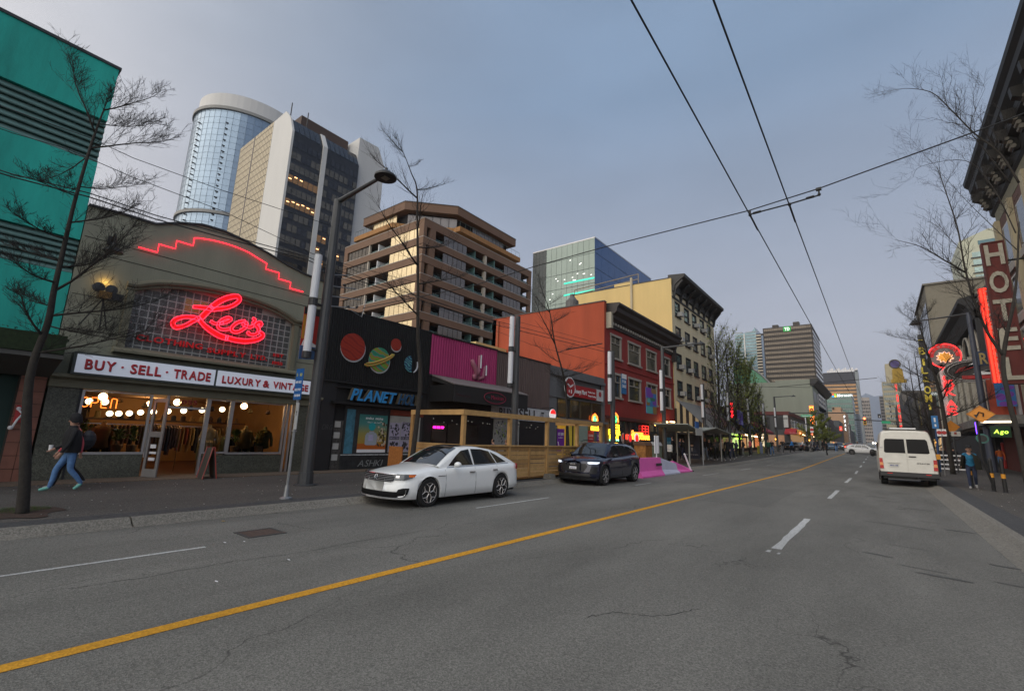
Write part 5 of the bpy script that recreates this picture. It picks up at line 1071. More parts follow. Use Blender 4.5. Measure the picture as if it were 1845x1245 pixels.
# ---- red brick-painted block
M_oran = mat('orange_side_wall', (.33, .058, .022), .85, var=.2, scale=.7, streak=True, bump=.2, bscale=12); M_rdf = mat('red_front', (.26, .024, .018), .7, var=.14, streak=True)
rb_ = thing('red_building', 'three-storey dark red building with grey window frames, big cornice and orange side wall', 'building', (XL, 39, 0))
R0, R1 = 31.5, 46.7
rows_ = [(7.95, 9.82), (4.88, 6.78)]; colsY = [(32.5, 34.45), (35.75, 38.35), (39.65, 42.1), (43.65, 45.75)]
holes = [(a, b_, z0, z1) for z0, z1 in rows_ for a, b_ in colsY]
wall_x(MB(), XL, R0+.02, R1, 3.3, 10.6, holes, .35).build('front_wall', M_rdf, rb_)
MB().box(XL-11.3, XL-.001, R0, R0+.35, 3.0, 12.18).box(XL-11.3, XL-10.9, R0, R1, 3, 12.1).box(XL-11.3, XL-.36, R0+.36, R1-.02, 10.2, 10.5).build('side_wall', M_oran, rb_)
MB().box(XL-14.5, XL-11.3, R0+1.5, R0+6, 3.0, 8.6).build('rear_wing', M_oran, rb_)
MB().box(XL-11.35, XL+.02, R0-.05, R0+.4, 12.18, 12.26).build('coping', M_dark, rb_); MB().tube([(XL-10.6, R0-.08, 6), (XL-10.6, R0-.08, 11.9)], .08, 6).build('drainpipe', mat('pipe_rust', (.30, .08, .03), .7), rb_)
M_cor = mat('cornice_brown_black', (.030, .024, .022), .6, var=.2); M_fr = mat('frame_taupe', (.34, .31, .27), .7, var=.1)
pr = [(XL, 10.25), (XL+.12, 10.3), (XL+.14, 10.75), (XL+.42, 10.95), (XL+.46, 11.2), (XL+.78, 11.45), (XL+.82, 11.75), (XL+1.0, 11.95), (XL+1.0, 12.1), (XL-.3, 12.2), (XL-.3, 10.25)]
MB().prism('y', pr, R0+.55, R1+.05).build('cornice', M_cor, rb_)
dm = MB().box(0, .1, -.09, .09, -.1, .1).mesh('dentil', mat('dentil_grey', (.35, .33, .30), .7))
for k in range(30): link(dm, 'dentil', rb_, loc=(XL+.14, R0+1.1+k*.48, 10.62))
MB().box(XL-.1, XL+.45, R0+.3, R0+.62, 10.1, 11.35).build('corbel', mat('corbel_cream', (.30, .28, .22), .7), rb_); MB().box(XL-.1, XL+.4, R1-.4, R1-.05, 9.6, 10.9).build('corbel', M_cor, rb_)
for (y0, y1, z0, z1) in holes:
    X = XL-.1
    f = MB().box(X, XL+.05, y0, y0+.13, z0, z1).box(X, XL+.05, y1-.13, y1, z0, z1).box(X, XL+.08, y0-.05, y1+.05, z1-.14, z1+.03).box(X, X+.08, y0+.13, y1-.13, z0+(z1-z0)*.62, z0+(z1-z0)*.62+.07).box(X, X+.08, (y0+y1)/2-.03, (y0+y1)/2+.03, z0+(z1-z0)*.62, z1-.14).build('window', M_fr, rb_)
    MB().box(X, XL+.16, y0-.08, y1+.08, z0-.12, z0+.02).build('sill', M_fr, f); MB().box(X, X+.02, y0+.13, y1-.13, z0+.02, z1-.14).build('pane', mat('pane_dusk', (.03, .035, .035), .06, spec=1, var=.6, scale=1.2), f)
    r = random.Random(int(y0*7+z0));
    MB().box(X-.12, X-.08, y0+.2, y0+.2+(y1-y0)*.3, z0+.1, z1-.2).box(X-.12, X-.08, y1-.2-(y1-y0)*.25, y1-.2, z0+.1, z1-.2).build('curtain', mat('curtain_grey', (.16, .17, .15), .9), f)
MB().box(XL-.01, XL+.07, R0+.1, R1, 7.3, 7.42).build('string_course', M_rdf, rb_)
cube('upper_panel', rb_, XL-.3, XL-.1, R0+.1, R1, .2, 3.3, mat('ground_floor_dark', (.02, .019, .018), .6, var=.4)); cube('entrance_pier', rb_, XL-.05, XL+.06, R0+.05, R0+.6, .15, 3.3, mat('pier_brown', (.14, .07, .04), .6)); cube('fascia_board', rb_, XL-.05, XL+.12, R0+.1, R1, 3.15, 3.42, mat('fascia_dark_red', (.07, .012, .012), .6))
for y0, y1 in ((32.3, 35.2), (36, 40.0), (40.1, 42.3)): f = MB().box(XL-.1, XL+.04, y0, y0+.1, .6, 3.1).box(XL-.1, XL+.04, y1-.1, y1, .6, 3.1).box(XL-.1, XL+.04, y0, y1, .4, .6).build('shop_window', M_dark, rb_); MB().box(XL-.06, XL-.04, y0+.1, y1-.1, .6, 3.1).build('pane', M_glass, f)
food_neon('basket_neon_sign', XL+.12, 1109, 764, 1.35, 'larger neon sign of a yellow basket, first window of the red building')
def neonword(name, s_, px, py, X, h, w, m, label, slant=0):
    c = onx(px, py, X); t = thing(name, label, 'neon sign', c); text(MB(), s_, (X, c[1], c[2]-h/2), FX, FZ, h, .03, 0, w, 'c', slant=slant).build('neon_tube', m, t); return t
NY = neon('neon_yellow2', (1, .75, .03), 2)
neonword('yellow_word_sign', 'Fast Foot', 1107, 778.5, XL+.1, .42, 1.9, NY, 'upper yellow neon word in the window beside the basket sign'); neonword('yellow_word_sign', 'Market', 1106, 786.5, XL+.1, .38, 1.5, NY, 'lower yellow neon word in the window beside the basket sign'); neonword('green_bar_sign', 'OPEN', 1106, 792.5, XL+.1, .16, 1.6, neon('neon_mint', (.3, 1, .55), 1.3), 'thin mint green neon strip low in the shop window')
neonword('donair_sign', 'Shawarma', 1148, 780, XL+.1, .42, 2.4, neon('neon_amber', (1, .25, .03), 2), 'upper orange neon script in the red building window', .2); neonword('donair_sign', 'BEST DONAIR', 1154, 787.5, XL+.1, .4, 4.0, neon('neon_amber2', (1, .40, .03), 2), 'lower orange and yellow neon lettering in the red building window'); neonword('red_word_sign', 'PIZZA', 1132, 787, XL+.1, .4, 1.0, neon('neon_dimred', (.8, .04, .02), 1.5), 'dim red neon word left of the orange lettering')
c0, c1 = onx(1157, 767, XL+.1), onx(1168.5, 783, XL+.1); t = thing('red_lattice_sign', 'red neon rectangle split in six above the orange lettering', 'neon sign', c0); b = MB(); ya, yb, za, zb = c0[1], c1[1], c1[2], c0[2]
for z in (za, (2*za+zb)/3, (za+2*zb)/3, zb): b.tube([(XL+.1, ya, z), (XL+.1, yb, z)], .03, 4)
for y in (ya, (ya+yb)/2, yb): b.tube([(XL+.1, y, za), (XL+.1, y, zb)], .03, 4)
b.build('neon_tube', neon('neon_red3', (1, .03, .02), 1.2), t)
for i, (px, py) in enumerate(((1134.5, 789.5), (1146.5, 790))):
    c = onx(px, py, XL+.5); t = thing('oval_pizza_sign', ['smaller oval red sign in front of the red building shop', 'larger oval red sign with white rim in front of the red building shop'][i], 'sign', c); MB().lathe((c[0], c[1], c[2]), [(.42 if i else .34, 0), (.42 if i else .34, .05)], 20, 'x').build('rim', MC['lit_white'] if i else mat('rim_pink', (.5, .2, .25), .5), t); MB().lathe((c[0]+.055, c[1], c[2]), [(.30 if i else .26, 0), (.30 if i else .26, .01)], 20, 'x').build('disc', MC['lit_red'], t)
MB().box(XL-.0, XL+.1, 43.2, 43.3, 2.9, 3.0).build('lamp_bracket', M_dark, rb_)
for k, px in enumerate((1199, 1211.5)):
    c = onx(px, 760, XL+.5); t = thing('wall_strip_lamp', ['left', 'right'][k]+' of two warm strip lamps over the dark doorway of the red building', 'lamp', c); MB().box(c[0]-.1, c[0]+.1, c[1]-.4, c[1]+.4, c[2]-.06, c[2]+.05).build('diffuser', mat('strip_glow', (1, .8, .5), emit=4, ecol=(1, .62, .28), var=0), t); MB().box(XL, c[0]-.1, c[1]-.05, c[1]+.05, c[2]-.02, c[2]+.03).build('bracket', M_dark, t)
l = bpy.data.lights.new('doorway_lamp', 'POINT'); l.energy = 14; l.color = (1, .4, .1); o = bpy.data.objects.new('doorway_lamp', l); COL.objects.link(o); c = onx(1205, 765, XL+.6); o.location = c; l.shadow_soft_size = .1
fsg = thing('for_sale_banner', 'vertical blue and white for-sale banner between two upper windows', 'sign', (XL+.2, 35, 5.8)); a, b_ = onx(1121, 673, XL+.15), onx(1131, 711, XL+.15); cube('banner', fsg, XL+.05, XL+.12, a[1], b_[1]-.15, b_[2], a[2], mat('banner_blue', (.02, .15, .36), .6, var=.1)); cube('header', fsg, XL+.12, XL+.135, a[1], b_[1]-.15, a[2]-.38, a[2], M_white)
for s_, z in (('FOR', a[2]-.72), ('SALE', a[2]-1.08)): text(MB(), s_, (XL+.125, (a[1]+b_[1]-.15)/2, z), FX, FZ, .24, .01, 0, .7, 'c').build('lettering', M_white, fsg)
abn = [((.17, .05, .36), 0), ((.03, .16, .42), 1), ((.24, .15, .04), 2), ((.08, .36, .36), 3), ((.02, .14, .10), 4)]
am = [mat('banner_colour_%d' % i, c_, .6, var=.05) for c_, i in abn]
def artbanner(name, c0, c1, label, parentpole=None, axis='x', dirn=1):
    t = thing(name, label, 'banner', c0); X, y0, z1 = c0; y1, z0 = c1[1], c1[2]; W_, H_ = y1-y0, z1-z0
    MB().box(X-.01, X+.01, y0, y1, z0, z1).build('cloth', am[1], t); b = MB()
    for k, (u, v, w_, h_, m_) in enumerate([(0, .62, .68, .38, 0), (.5, .8, .5, .2, 2), (0, .3, .35, .3, 2), (.62, .34, .38, .28, 0), (0, 0, .62, .28, 3), (.62, 0, .38, .3, 2), (.35, .5, .5, .13, 4), (.1, .42, .3, .16, 3)]):
        cx, cy_ = y0+W_*(u+w_/2), z0+H_*(v+h_/2); P_ = [(cx+W_*w_/2*(1 if abs(cos(a)) > .5 else abs(cos(a))*2)*(1 if cos(a) > 0 else -1), cy_+H_*h_/2*sin(a)) for a in np.linspace(.05, 2*pi+.05, 17)[:-1]]; b.prism('x', P_, X+.011, X+.013+k*.001, m_)
    b.build('print', am, t); return t
# ---- cream hotel block
M_crm = mat('cream_render', (.66, .58, .39), .85, var=.09, scale=1.5, streak=True); M_yw = mat('yellow_side_wall', (.60, .46, .20), .85, var=.12, scale=.5, streak=True)
hb_ = thing('cream_hotel_building', 'tall cream hotel with black bracketed cornice, many windows and yellow side wall', 'building', (XL, 54, 0))
H0, H1 = 46.9, 62.6
cw = [(47.8, 49.5), (50.85, 52.6), (53.65, 55.35), (56.65, 58.45), (59.6, 61.3)]; rz = [(14.8, 16.45), (12.05, 13.75), (9.25, 10.9), (6.5, 8.1), (3.9, 5.2)]
rz = [(14.85, 16.45), (12.1, 13.7), (9.15, 10.8), (6.35, 7.95)]
hh = [(a, b_, z0, z1) for z0, z1 in rz for a, b_ in cw]
wall_x(MB(), XL, H0+.02, H1, 5.0, 18.0, hh, .3).build('front_wall', M_crm, hb_)
MB().box(XL-12, XL-.001, H0, H0+.3, 4, 18.7).box(XL-6.5, XL-4.5, H0-.02, H0+.5, 18.7, 19.1).box(XL-12, XL-11.7, H0+.3, H1, 4, 18.4).box(XL-12, XL, H1-.02, H1+.25, 4, 18.2).box(XL-11.7, XL-.31, H0+.31, H1-.03, 17.6, 17.9).build('side_wall', M_yw, hb_)
MB().box(XL-12, XL-4.6, H0-.03, H0+.33, 18.7, 18.78).box(XL-4.5, XL-.2, H0-.03, H0+.33, 18.7, 18.8).build('coping', M_black, hb_); MB().tube([(XL-4.4, H0-.1, 10), (XL-4.4, H0-.1, 19.5)], .14, 8).build('drainpipe', mat('pipe_cream', (.45, .40, .28), .7), hb_)
MB().prism('y', [(XL, 17.3), (XL+.2, 17.35), (XL+.3, 18.0), (XL+.9, 18.5), (XL+1.3, 18.75), (XL+1.35, 19.05), (XL-.4, 19.2), (XL-.4, 17.3)], H0+.25, H1+.4).build('cornice', M_black, hb_)
for y in np.linspace(H0+.5, H1, 8): MB().prism('y', [(XL, 16.6), (XL+.18, 16.7), (XL+.35, 17.5), (XL+1.05, 18.35), (XL+1.05, 18.55), (XL, 18.0)], y-.14, y+.14).build('bracket', M_black, hb_)
MB().box(XL, XL+.12, H0+.1, H1, 16.62, 16.8).build('string_course', M_black, hb_)
M_acb = mat('aircon_grey', (.38, .38, .37), .5, var=.1); acm = MB().box(0, .5, -.33, .33, -.22, .22).mesh('aircon_unit', M_acb); M_cpane = mat('pane_sky', (.06, .09, .10), .05, spec=1.0, var=.5, scale=1.5)
for k, (y0, y1, z0, z1) in enumerate(hh):
    X = XL-.12; zm = z0+(z1-z0)*.42
    f = MB().box(X, XL+.02, y0, y0+.1, z0, z1).box(X, XL+.02, y1-.1, y1, z0, z1).box(X, XL+.02, y0+.1, y1-.1, z1-.08, z1).box(X, X+.09, y0+.1, y1-.1, zm, zm+.08).box(X, X+.09, y0+.1, y1-.1, z0, z0+.08).build('window', M_cor, hb_)
    MB().box(XL-.02, XL+.14, y0-.06, y1+.06, z0-.12, z0).build('sill', M_cor, f); MB().box(X+.02, X+.035, y0+.1, y1-.1, z0+.08, z1-.08).build('pane', M_cpane, f); MB().box(X-.1, X-.06, y0+.1, y1-.1, z0+.3 if k % 3 else z1-.7, z1-.1).build('blind', mat('blind_pale', (.30, .33, .33), .9), f)
    if k in (0, 2, 3, 5, 6, 9, 10, 11, 15, 17, 18): link(acm, 'aircon_unit', hb_, loc=(XL-.02, (y0+y1)/2+.3, z0+.28))
MB().box(XL-.5, XL, H0, H1, .3, 5.0).build('ground_floor', mat('ground_floor_dark', (.02, .019, .018), .6, var=.4), hb_)
aw = thing('striped_awning', 'big grey sloping awning with black and cream striped end on the cream hotel', 'awning', (XL+1.5, 54, 4)); M_awn = mat('awning_grey', (.22, .22, .215), .8, var=.1)
A0, A1 = H0+.5, H1-.2; b = MB(); b.quad((XL+.02, A0, 5.85), (XL+3.3, A0, 2.75), (XL+3.3, A1, 2.95), (XL+.02, A1, 5.85)); b.quad((XL+.02, A0, 5.82), (XL+.02, A1, 5.82), (XL+3.3, A1, 2.92), (XL+3.3, A0, 2.72)); b.build('canvas', M_awn, aw)
M_st1 = mat('stripe_cream', (.6, .5, .3), .8); n_ = 11
for k in range(n_):
    x0, x1 = 3.3*k/n_, 3.3*(k+1)/n_; za, zb = 5.84-x0*.94, 5.84-x1*.94
    MB().prism('y', [(XL+x0, 2.6), (XL+x1, 2.6), (XL+x1, zb), (XL+x0, za)], A0+.01, A0+.03).build('stripe', M_st1 if k % 2 == 0 else M_black, aw)
MB().box(XL, XL+3.35, A0, A1, 2.45, 2.62).build('valance', M_black, aw)
# white rear building peeping between, with chimney flue on the roof
wr = thing('pale_rear_building', 'pale yellow rear building with a stepped roof between the towers and the orange wall', 'building', (-30, 33, 0)); c0 = onx(776, 590, -27); c1 = onx(905, 590, -27)
Y0 = 24.5; a = ony(778, 592, 27); MB().box(-34, -25.5, 27, 33, 3, 7.35).box(-29.5, -25.5, 27.5, 33, 7.35, 9.2).build('wall', M_yw, wr)
tk = thing('roof_flue', 'grey cylindrical flue standing on the roof of the red building', 'chimney', (XL-3, R0+3, 12.0)); c = ony(1031, 541, R0+1.5); MB().lathe((c[0], c[1], 10.5), [(.55, 0), (.55, c[2]-10.5-.1), (.42, c[2]-10.5), (.2, c[2]-10.5+.3), (.2, c[2]-10.5+.5)], 14).build('flue', mat('flue_grey', (.10, .10, .10), .6), tk)
sc_ = thing('roof_railing', 'thin pipe railing on the roof behind the yellow wall', 'railing', (XL-8, H0+2, 18.8)); P1, P2 = ony(1035, 523, H0+1.5), ony(1150, 494, H0+1.5); Q1, Q2 = ony(1035, 532, H0+1.5), ony(1150, 503, H0+1.5)
MB().tube([P1, P2], .06, 5).tube([Q1, Q2], .06, 5).build('rail', mat('rail_tan', (.25, .20, .14), .6), sc_); MB().tube([(P2[0], P2[1], 18), P2], .05, 5).tube([(P1[0], P1[1], 18), P1], .05, 5).build('rail_post', mat('rail_tan', (.25, .20, .14), .6), sc_)
# ================================================================== TOWERS BEHIND THE LEFT ROW
# ---- brown stepped apartment block
M_brn = mat('brown_concrete', (.155, .092, .06), .85, var=.12, scale=.6); M_gold = mat('evening_glow_panel', (.62, .50, .30), .25, metal=.45, var=.12, scale=.9); M_gpan = mat('grey_panel', (.16, .15, .15), .25, metal=.4, var=.25, scale=.5); M_void = mat('balcony_void', (.012, .012, .013), .9, var=0)  # gold panels: evening glow on the lit faces put into the glazing colour
ap = thing('brown_apartment_block', 'brown stepped apartment block with glazed balconies and a recessed top storey', 'building', (-50, 45, 0))
AX, AY = -42.0, 34.8
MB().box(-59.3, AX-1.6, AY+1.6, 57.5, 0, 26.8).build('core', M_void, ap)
topz = 27.86; fl = []
for k in range(12): fl.append(26.83-2.38*k)
b = MB(); b.box(-59.4, AX, AY, 57.6, 26.83, topz)
for z in fl[1:]: b.box(-59.4, AX, AY, 57.6, z-.0+.07, z+.96) if z > 0 else None
b.build('floor_band', M_brn, ap)
b = MB()
for z in [topz]+[z+.96 for z in fl[1:]]: b.box(-59.42, AX+.02, AY-.02, 57.62, z, z+.08)
b.build('band_cap', mat('cap_pale', (.33, .30, .27), .8), ap)
for z in fl:
    z0, z1 = z-1.42, z
    if z0 < 8: break
    for y0, y1 in ((34.82, 35.2), (35.9, 36.8), (56.95, 57.58)): MB().box(AX-.5, AX-.002, y0, y1, z0+.07, z1).build('column', M_brn, ap)
    MB().box(AX-.5, AX-.05, 46.3, 46.7, z0+.07, z1).build('column', mat('col_pale', (.42, .38, .32), .8), ap)
    for a, c in ((38.3, 42.6), (50.7, 55.0)):
        for i in range(5):
            y0 = a+(c-a)*i/5; cube('glazing_panel', ap, AX-.18, AX-.12, y0+.04, y0+(c-a)/5-.04, z0+.09, z1-.03, M_gpan)
    for a, c in ((36.85, 38.25), (42.65, 46.25), (46.75, 50.65), (55.05, 56.9)): cube('balcony_glass', ap, AX-.3, AX-.26, a, c, z0+.1, z0+.50, mat('teal_balcony_glass', (.05, .11, .11), .15, var=.3, alpha=.6))
    for y in (44.4, 48.6): cube('balcony_divider', ap, AX-1.4, AX-.2, y-.05, y+.05, z0+.08, z1-.02, mat('divider_teal', (.10, .20, .19), .4))
    MB().box(-42.9, -42.01, AY-.0+.002, AY+.5, z0+.07, z1).build('column', M_brn, ap); MB().box(-59.38, -58.5, AY+.002, AY+.5, z0+.07, z1).build('column', M_brn, ap)
    for i in range(6): x0 = -48.6+5.65*i/6; cube('glazing_panel', ap, x0+.04, x0+5.65/6-.04, AY+.1, AY+.16, z0+.09, z1-.03, M_gold)
    for i in range(6): x0 = -58.5+5.1*i/6; cube('dark_glazing', ap, x0+.05, x0+.80, AY+.15, AY+.2, z0+.09, z1-.03, mat('bronze_glass', (.05, .04, .03), .1, metal=.3, var=.8, scale=1.5))
    cube('column_white', ap, -53.35, -53.15, AY+.02, AY+.3, z0+.08, z1-.02, MC['col_pale']); cube('balcony_divider', ap, -51.3, -51.2, AY+.1, AY+1.4, z0+.08, z1-.3, M_white)
    cube('balcony_glass', ap, -53.1, -48.65, AY+.3, AY+.34, z0+.1, z0+.45, MC['teal_balcony_glass'])
# recessed top storeys
outer = [(-58.8, 37), (-49.1, 37), (-44, 42.3), (-44, 55.7), (-58.8, 55.7)]; inner = [(-58.0, 38.3), (-49.6, 38.3), (-45.3, 42.9), (-45.3, 54.9), (-58.0, 54.9)]; mid = [(-59.6, 36.2), (-50.5, 36.2), (-49.4, 37.6), (-44.6, 42.3), (-43.4, 42.3), (-43.4, 56.3), (-59.6, 56.3)]
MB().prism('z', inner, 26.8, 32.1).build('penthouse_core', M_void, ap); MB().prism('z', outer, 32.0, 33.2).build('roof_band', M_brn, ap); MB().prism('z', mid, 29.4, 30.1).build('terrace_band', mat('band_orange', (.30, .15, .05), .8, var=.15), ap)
MB().prism('z', [(x*1.0, y) for x, y in [(-58.85, 36.95), (-49.05, 36.95), (-43.95, 42.25), (-43.95, 55.75), (-58.85, 55.75)]], 33.2, 33.28).build('roof_edge', M_dark, ap)
for z0, z1 in ((30.2, 31.95), (27.9, 29.35)):
    for i in range(7): x0 = -56.8+i*.78; cube('glazing_panel', ap, x0+.03, x0+.75, 37.5, 37.56, z0, z1, M_gold)
    for i in range(8): y0 = 46.2+i*.9; cube('glazing_panel', ap, -44.8, -44.74, y0+.03, y0+.86, z0, z1, M_gpan)
    n_ = 6
    for i in range(n_):
        a = np.array([-49.4, 37.9])+(np.array([-44.6, 42.9])-np.array([-49.4, 37.9]))*(i/n_); c = np.array([-49.4, 37.9])+(np.array([-44.6, 42.9])-np.array([-49.4, 37.9]))*((i+.93)/n_)
        MB().add([(*a, z0), (*c, z0), (*c, z1-.3), (*a, z1-.3)], [(0, 1, 2, 3)]).build('glazing_panel', M_gpan, ap)
for P_ in ([(-59.5, 36.3, 30.9), (-50.6, 36.3, 30.9)], [(-43.5, 42.4, 30.9), (-43.5, 56.2, 30.9)]):
    bb = MB().tube(P_, .03, 4)
    for t in np.linspace(0, 1, 14): q_ = [P_[0][i]*(1-t)+P_[1][i]*t for i in range(3)]; bb.tube([q_, (q_[0], q_[1], 30.1)], .02, 4)
    bb.build('terrace_railing', mat('railing_teal', (.09, .13, .12), .4), ap)
# ---- white and dark-glass office tower
M_conc = mat('pale_concrete', (.56, .56, .55), .8, var=.06, scale=.25, streak=True)
ot = thing('dark_glass_office_tower', 'white concrete office tower with dark bronze windows and a gridded flank coloured with gold evening glow', 'building', (-78, 36, 0))
OX, OY = -70.0, 29.6
MB().prism('y', [(OX, 0), (OX, 48.7), (-71.4, 51.6), (-73.3, 53.6), (-77.5, 53.4), (-77.5, 0)], OY, OY+.35).box(-77.5, OX-2.5, OY+.35, 42, 0, 52).build('concrete_slab', M_conc, ot)
MB().box(-91.8, -77.5, OY+.25, 44, 0, 53.9).build('flank_wall', mat('flank_glow_gold', (.55, .47, .32), .4, metal=.1, var=.12, scale=.2), ot)  # evening glow on this face is painted in as gold
b = MB()
for i in range(25): x = -91.7+14.1*i/24; b.box(x-.07, x+.07 if i != 10 else x+.5, OY+.22, OY+.25, 20, 53.9)
for k in range(26): z = 20+k*1.32; b.box(-91.7, -77.6, OY+.225, OY+.25, z, z+.14)
b.build('mullion_grid', mat('mullion_bronze', (.11, .09, .065), .5), ot, kind='stuff')
# dark facade with individually placed windows
MB().box(OX-2.4, OX-.15, OY+.35, 42.0, 0, 48.75).prism('y', [(OX-.15, 48.75), (-71.5, 51.5), (-75, 51.5), (-75, 48.75)], OY+.35, 42.0).build('spandrel_wall', mat('spandrel_dark', (.022, .024, .03), .35, var=.15, metal=.2), ot)
MB().prism('y', [(OX+.15, 0), (OX+.15, 48.8), (-71.4, 51.7), (-73, 51.7), (-73, 0)], 34.95, 35.70).build('centre_fin', M_conc, ot)
wm_ = [MB().box(-.02, .02, -.36, .36, -.60, .60).mesh('office_window', m) for m in (mat('win_bronze', (.11, .10, .085), .12, metal=.35, var=.35, scale=.4), mat('win_dark', (.035, .037, .045), .12, metal=.35, var=.3, scale=.4), mat('win_warm', (.09, .06, .03), .2, metal=.2, emit=.05, ecol=(1, .5, .2)))]
lm_ = MB().box(-.01, .01, -.22, .22, -.06, .06).mesh('ceiling_strip_light', mat('office_lamp', (1, .6, .3), emit=2.2, ecol=(1, .50, .20), var=0)); r = random.Random(2)
for k in range(12):
    zc = 47.3-2.03*k-.6
    for side, (a, c, n_) in enumerate(((29.95, 34.95, 6), (35.72, 41.98, 7))):
        for i in range(n_):
            y = a+(c-a)*(i+.5)/n_; wsel = 1 if (k == 0 or r.random() < .22) else 0
            if k in (3, 5) and side == 0: wsel = 2
            if k > 6 and side == 1 and r.random() < .2: wsel = 2
            w_ = link(wm_[wsel], 'office_window', ot, loc=(OX-.12, y, zc))
            if wsel == 2 and r.random() < .75: link(lm_, 'ceiling_strip_light', ot, loc=(OX-.09, y+r.uniform(-.1, .1), zc+r.uniform(-.1, .45)))
for i in range(13): y = 29.95+12*(i+.5)/13; MB().add([(OX-.13, y-.4, 48.85), (OX-.13, y+.4, 48.85), (-71.45, y+.4, 51.4), (-71.45, y-.4, 51.4)], [(0, 1, 2, 3)]).build('sloping_pane', MC['win_dark'], ot) if abs(y-35.3) > .5 else None
MB().box(-80, -74, 32.5, 41.6, 52, 55.0).build('plant_room', mat('plant_brown', (.07, .045, .035), .8), ot)
for p in ((527, 186, 205), (556, 204, 222)): c = onx(p[0], p[1], -73); MB().tube([(c[0], c[1], 51.5), c], .09, 5).build('antenna', M_dark, ot)
wt_ = thing('white_concrete_tower', 'blank pale concrete tower with chamfered corners behind the dark office tower', 'building', (-76, 45, 0)); MB().prism('x', [(42.1, 0), (42.1, 55.0), (46.2, 55.2), (47.8, 52.1), (47.8, 0)], -82, -71.0).build('wall', M_conc, wt_)
# ---- oval blue glass tower
og = thing('oval_glass_tower', 'tall oval tower of pale blue reflective glass with a white crown', 'building', (-146, 51, 0)); ECX, ECY, EA, EB = -146, 51, 13.5, 16
def oval(k, n=56): return [(ECX+EA*k*cos(2*pi*i/n), ECY+EB*k*sin(2*pi*i/n)) for i in range(n)]
bl = mat('curtain_glass_blue', (.26, .34, .43), .25, metal=.6, var=.12, scale=.12)
MB().prism('z', oval(1), 0, 89).build('glass_curtain', bl, og, smooth=False); MB().prism('z', oval(1.03), 89, 89.9).build('ledge', mat('ledge_grey', (.25, .25, .24), .7), og); MB().prism('z', oval(1.03), 57.6, 58.4).build('ledge', MC['ledge_grey'], og); MB().prism('z', oval(.96), 89.9, 94.6).build('crown', M_conc, og)
b = MB()
for i in range(56): x, y = oval(1.004)[i]; b.box(x-.02, x+.02, y-.02, y+.02, 30, 89)
for k in range(32): b.tube([(x, y, 31+k*1.85) for x, y in oval(1.003)+[oval(1.003)[0]]], .02, 3, caps=False)
b.build('mullion_grid', mat('mullion_blue', (.16, .20, .24), .4), og, kind='stuff')
cc_ = MB().box(-.05, .05, -.5, .5, -.18, .18).mesh('open_window', M_black)
for k in range(18):
    for px in (360, 410):
        yy_ = 222+k*10.3; q_ = ony(px-k*1.6, yy_, 45); r_ = _ray(px-k*1.6, yy_); tt = -1
        for t in np.linspace(120, 160, 400):
            x_, y_ = r_[0]*t/abs(r_[0]), r_[1]*t/abs(r_[0])
            if ((x_-ECX)/(EA*1.01))**2+((y_-ECY)/(EB*1.01))**2 < 1: tt = t; break
        if tt > 0: link(cc_, 'open_window', og, loc=(x_, y_, EYE+r_[2]*tt/abs(r_[0])))
# ---- teal glass office block
tg = thing('teal_glass_office_block', 'office block of pale teal glass panels with a blue flank and bright teal ceiling lines', 'building', (-70, 130, 0)); TX, TY = -60.0, 113.0
M_tg = mat('teal_glass_lit', (.19, .24, .22), .2, metal=.35, var=.10, scale=.15); M_tb = mat('blue_glass_unlit', (.05, .11, .24), .08, metal=.7, var=.08, scale=.1)  # one glazing: teal has the light painted in, blue is the unlit flank
MB().box(-82, TX-.1, TY+.1, 156, 0, 59.0).build('core_wall', mat('core_teal', (.06, .09, .085), .5), tg)
for k in range(6):
    z1 = 59.2-4.6*k-(0 if k == 0 else .0); z0 = z1-4.45
    for i in range(9): x0 = -76.8+16.8*i/9; cube('glass_panel', tg, x0+.04, x0+16.8/9-.04, TY, TY+.08, z0, z1, M_tg)
    for i in range(10): y0 = TY+42.5*i/10; cube('glass_panel', tg, TX-.08, TX, y0+.06, y0+4.2, z0, z1, M_tb)
    for i in range(4): a = i/4; cube('dark_reflection_panel', tg, -82+5.2*a, -82+5.2*a+1.22, TY+.02, TY+.1, z0, z1, mat('dark_reflection', (.012, .02, .022), .15, metal=.2, var=.5, scale=.3))  # dark reflection at the left end, put into the panel colour
MB().box(-82.1, TX+.06, TY-.06, 156, 59.2, 59.5).build('parapet_cap', M_alu, tg)
M_tl = mat('teal_ceiling_light', (.1, .8, .6), emit=.32, ecol=(.05, .85, .55), var=0); M_spt = mat('office_spot', (1, 1, 1), emit=.8, ecol=(1, 1, .9), var=0)
for p, q_ in (((1016, 511.5), (1071, 500.5)), ((1015.5, 533), (1071.5, 522))): a, c = ony(*p, TY-.04), ony(*q_, TY-.04); zc = (a[2]+c[2])/2; cube('ceiling_light_line', tg, a[0], c[0], TY-.08, TY-.03, zc-.25, zc+.25, M_tl)
r = random.Random(4)
for i in range(15): x = -r.uniform(61, 76); z = 59.2-4.6*r.choice([1, 2, 2, 2, 3])-r.uniform(.5, 3); cube('office_spot', tg, x-.25, x+.25, TY-.04, TY-.02, z-.1, z+.1, M_spt)
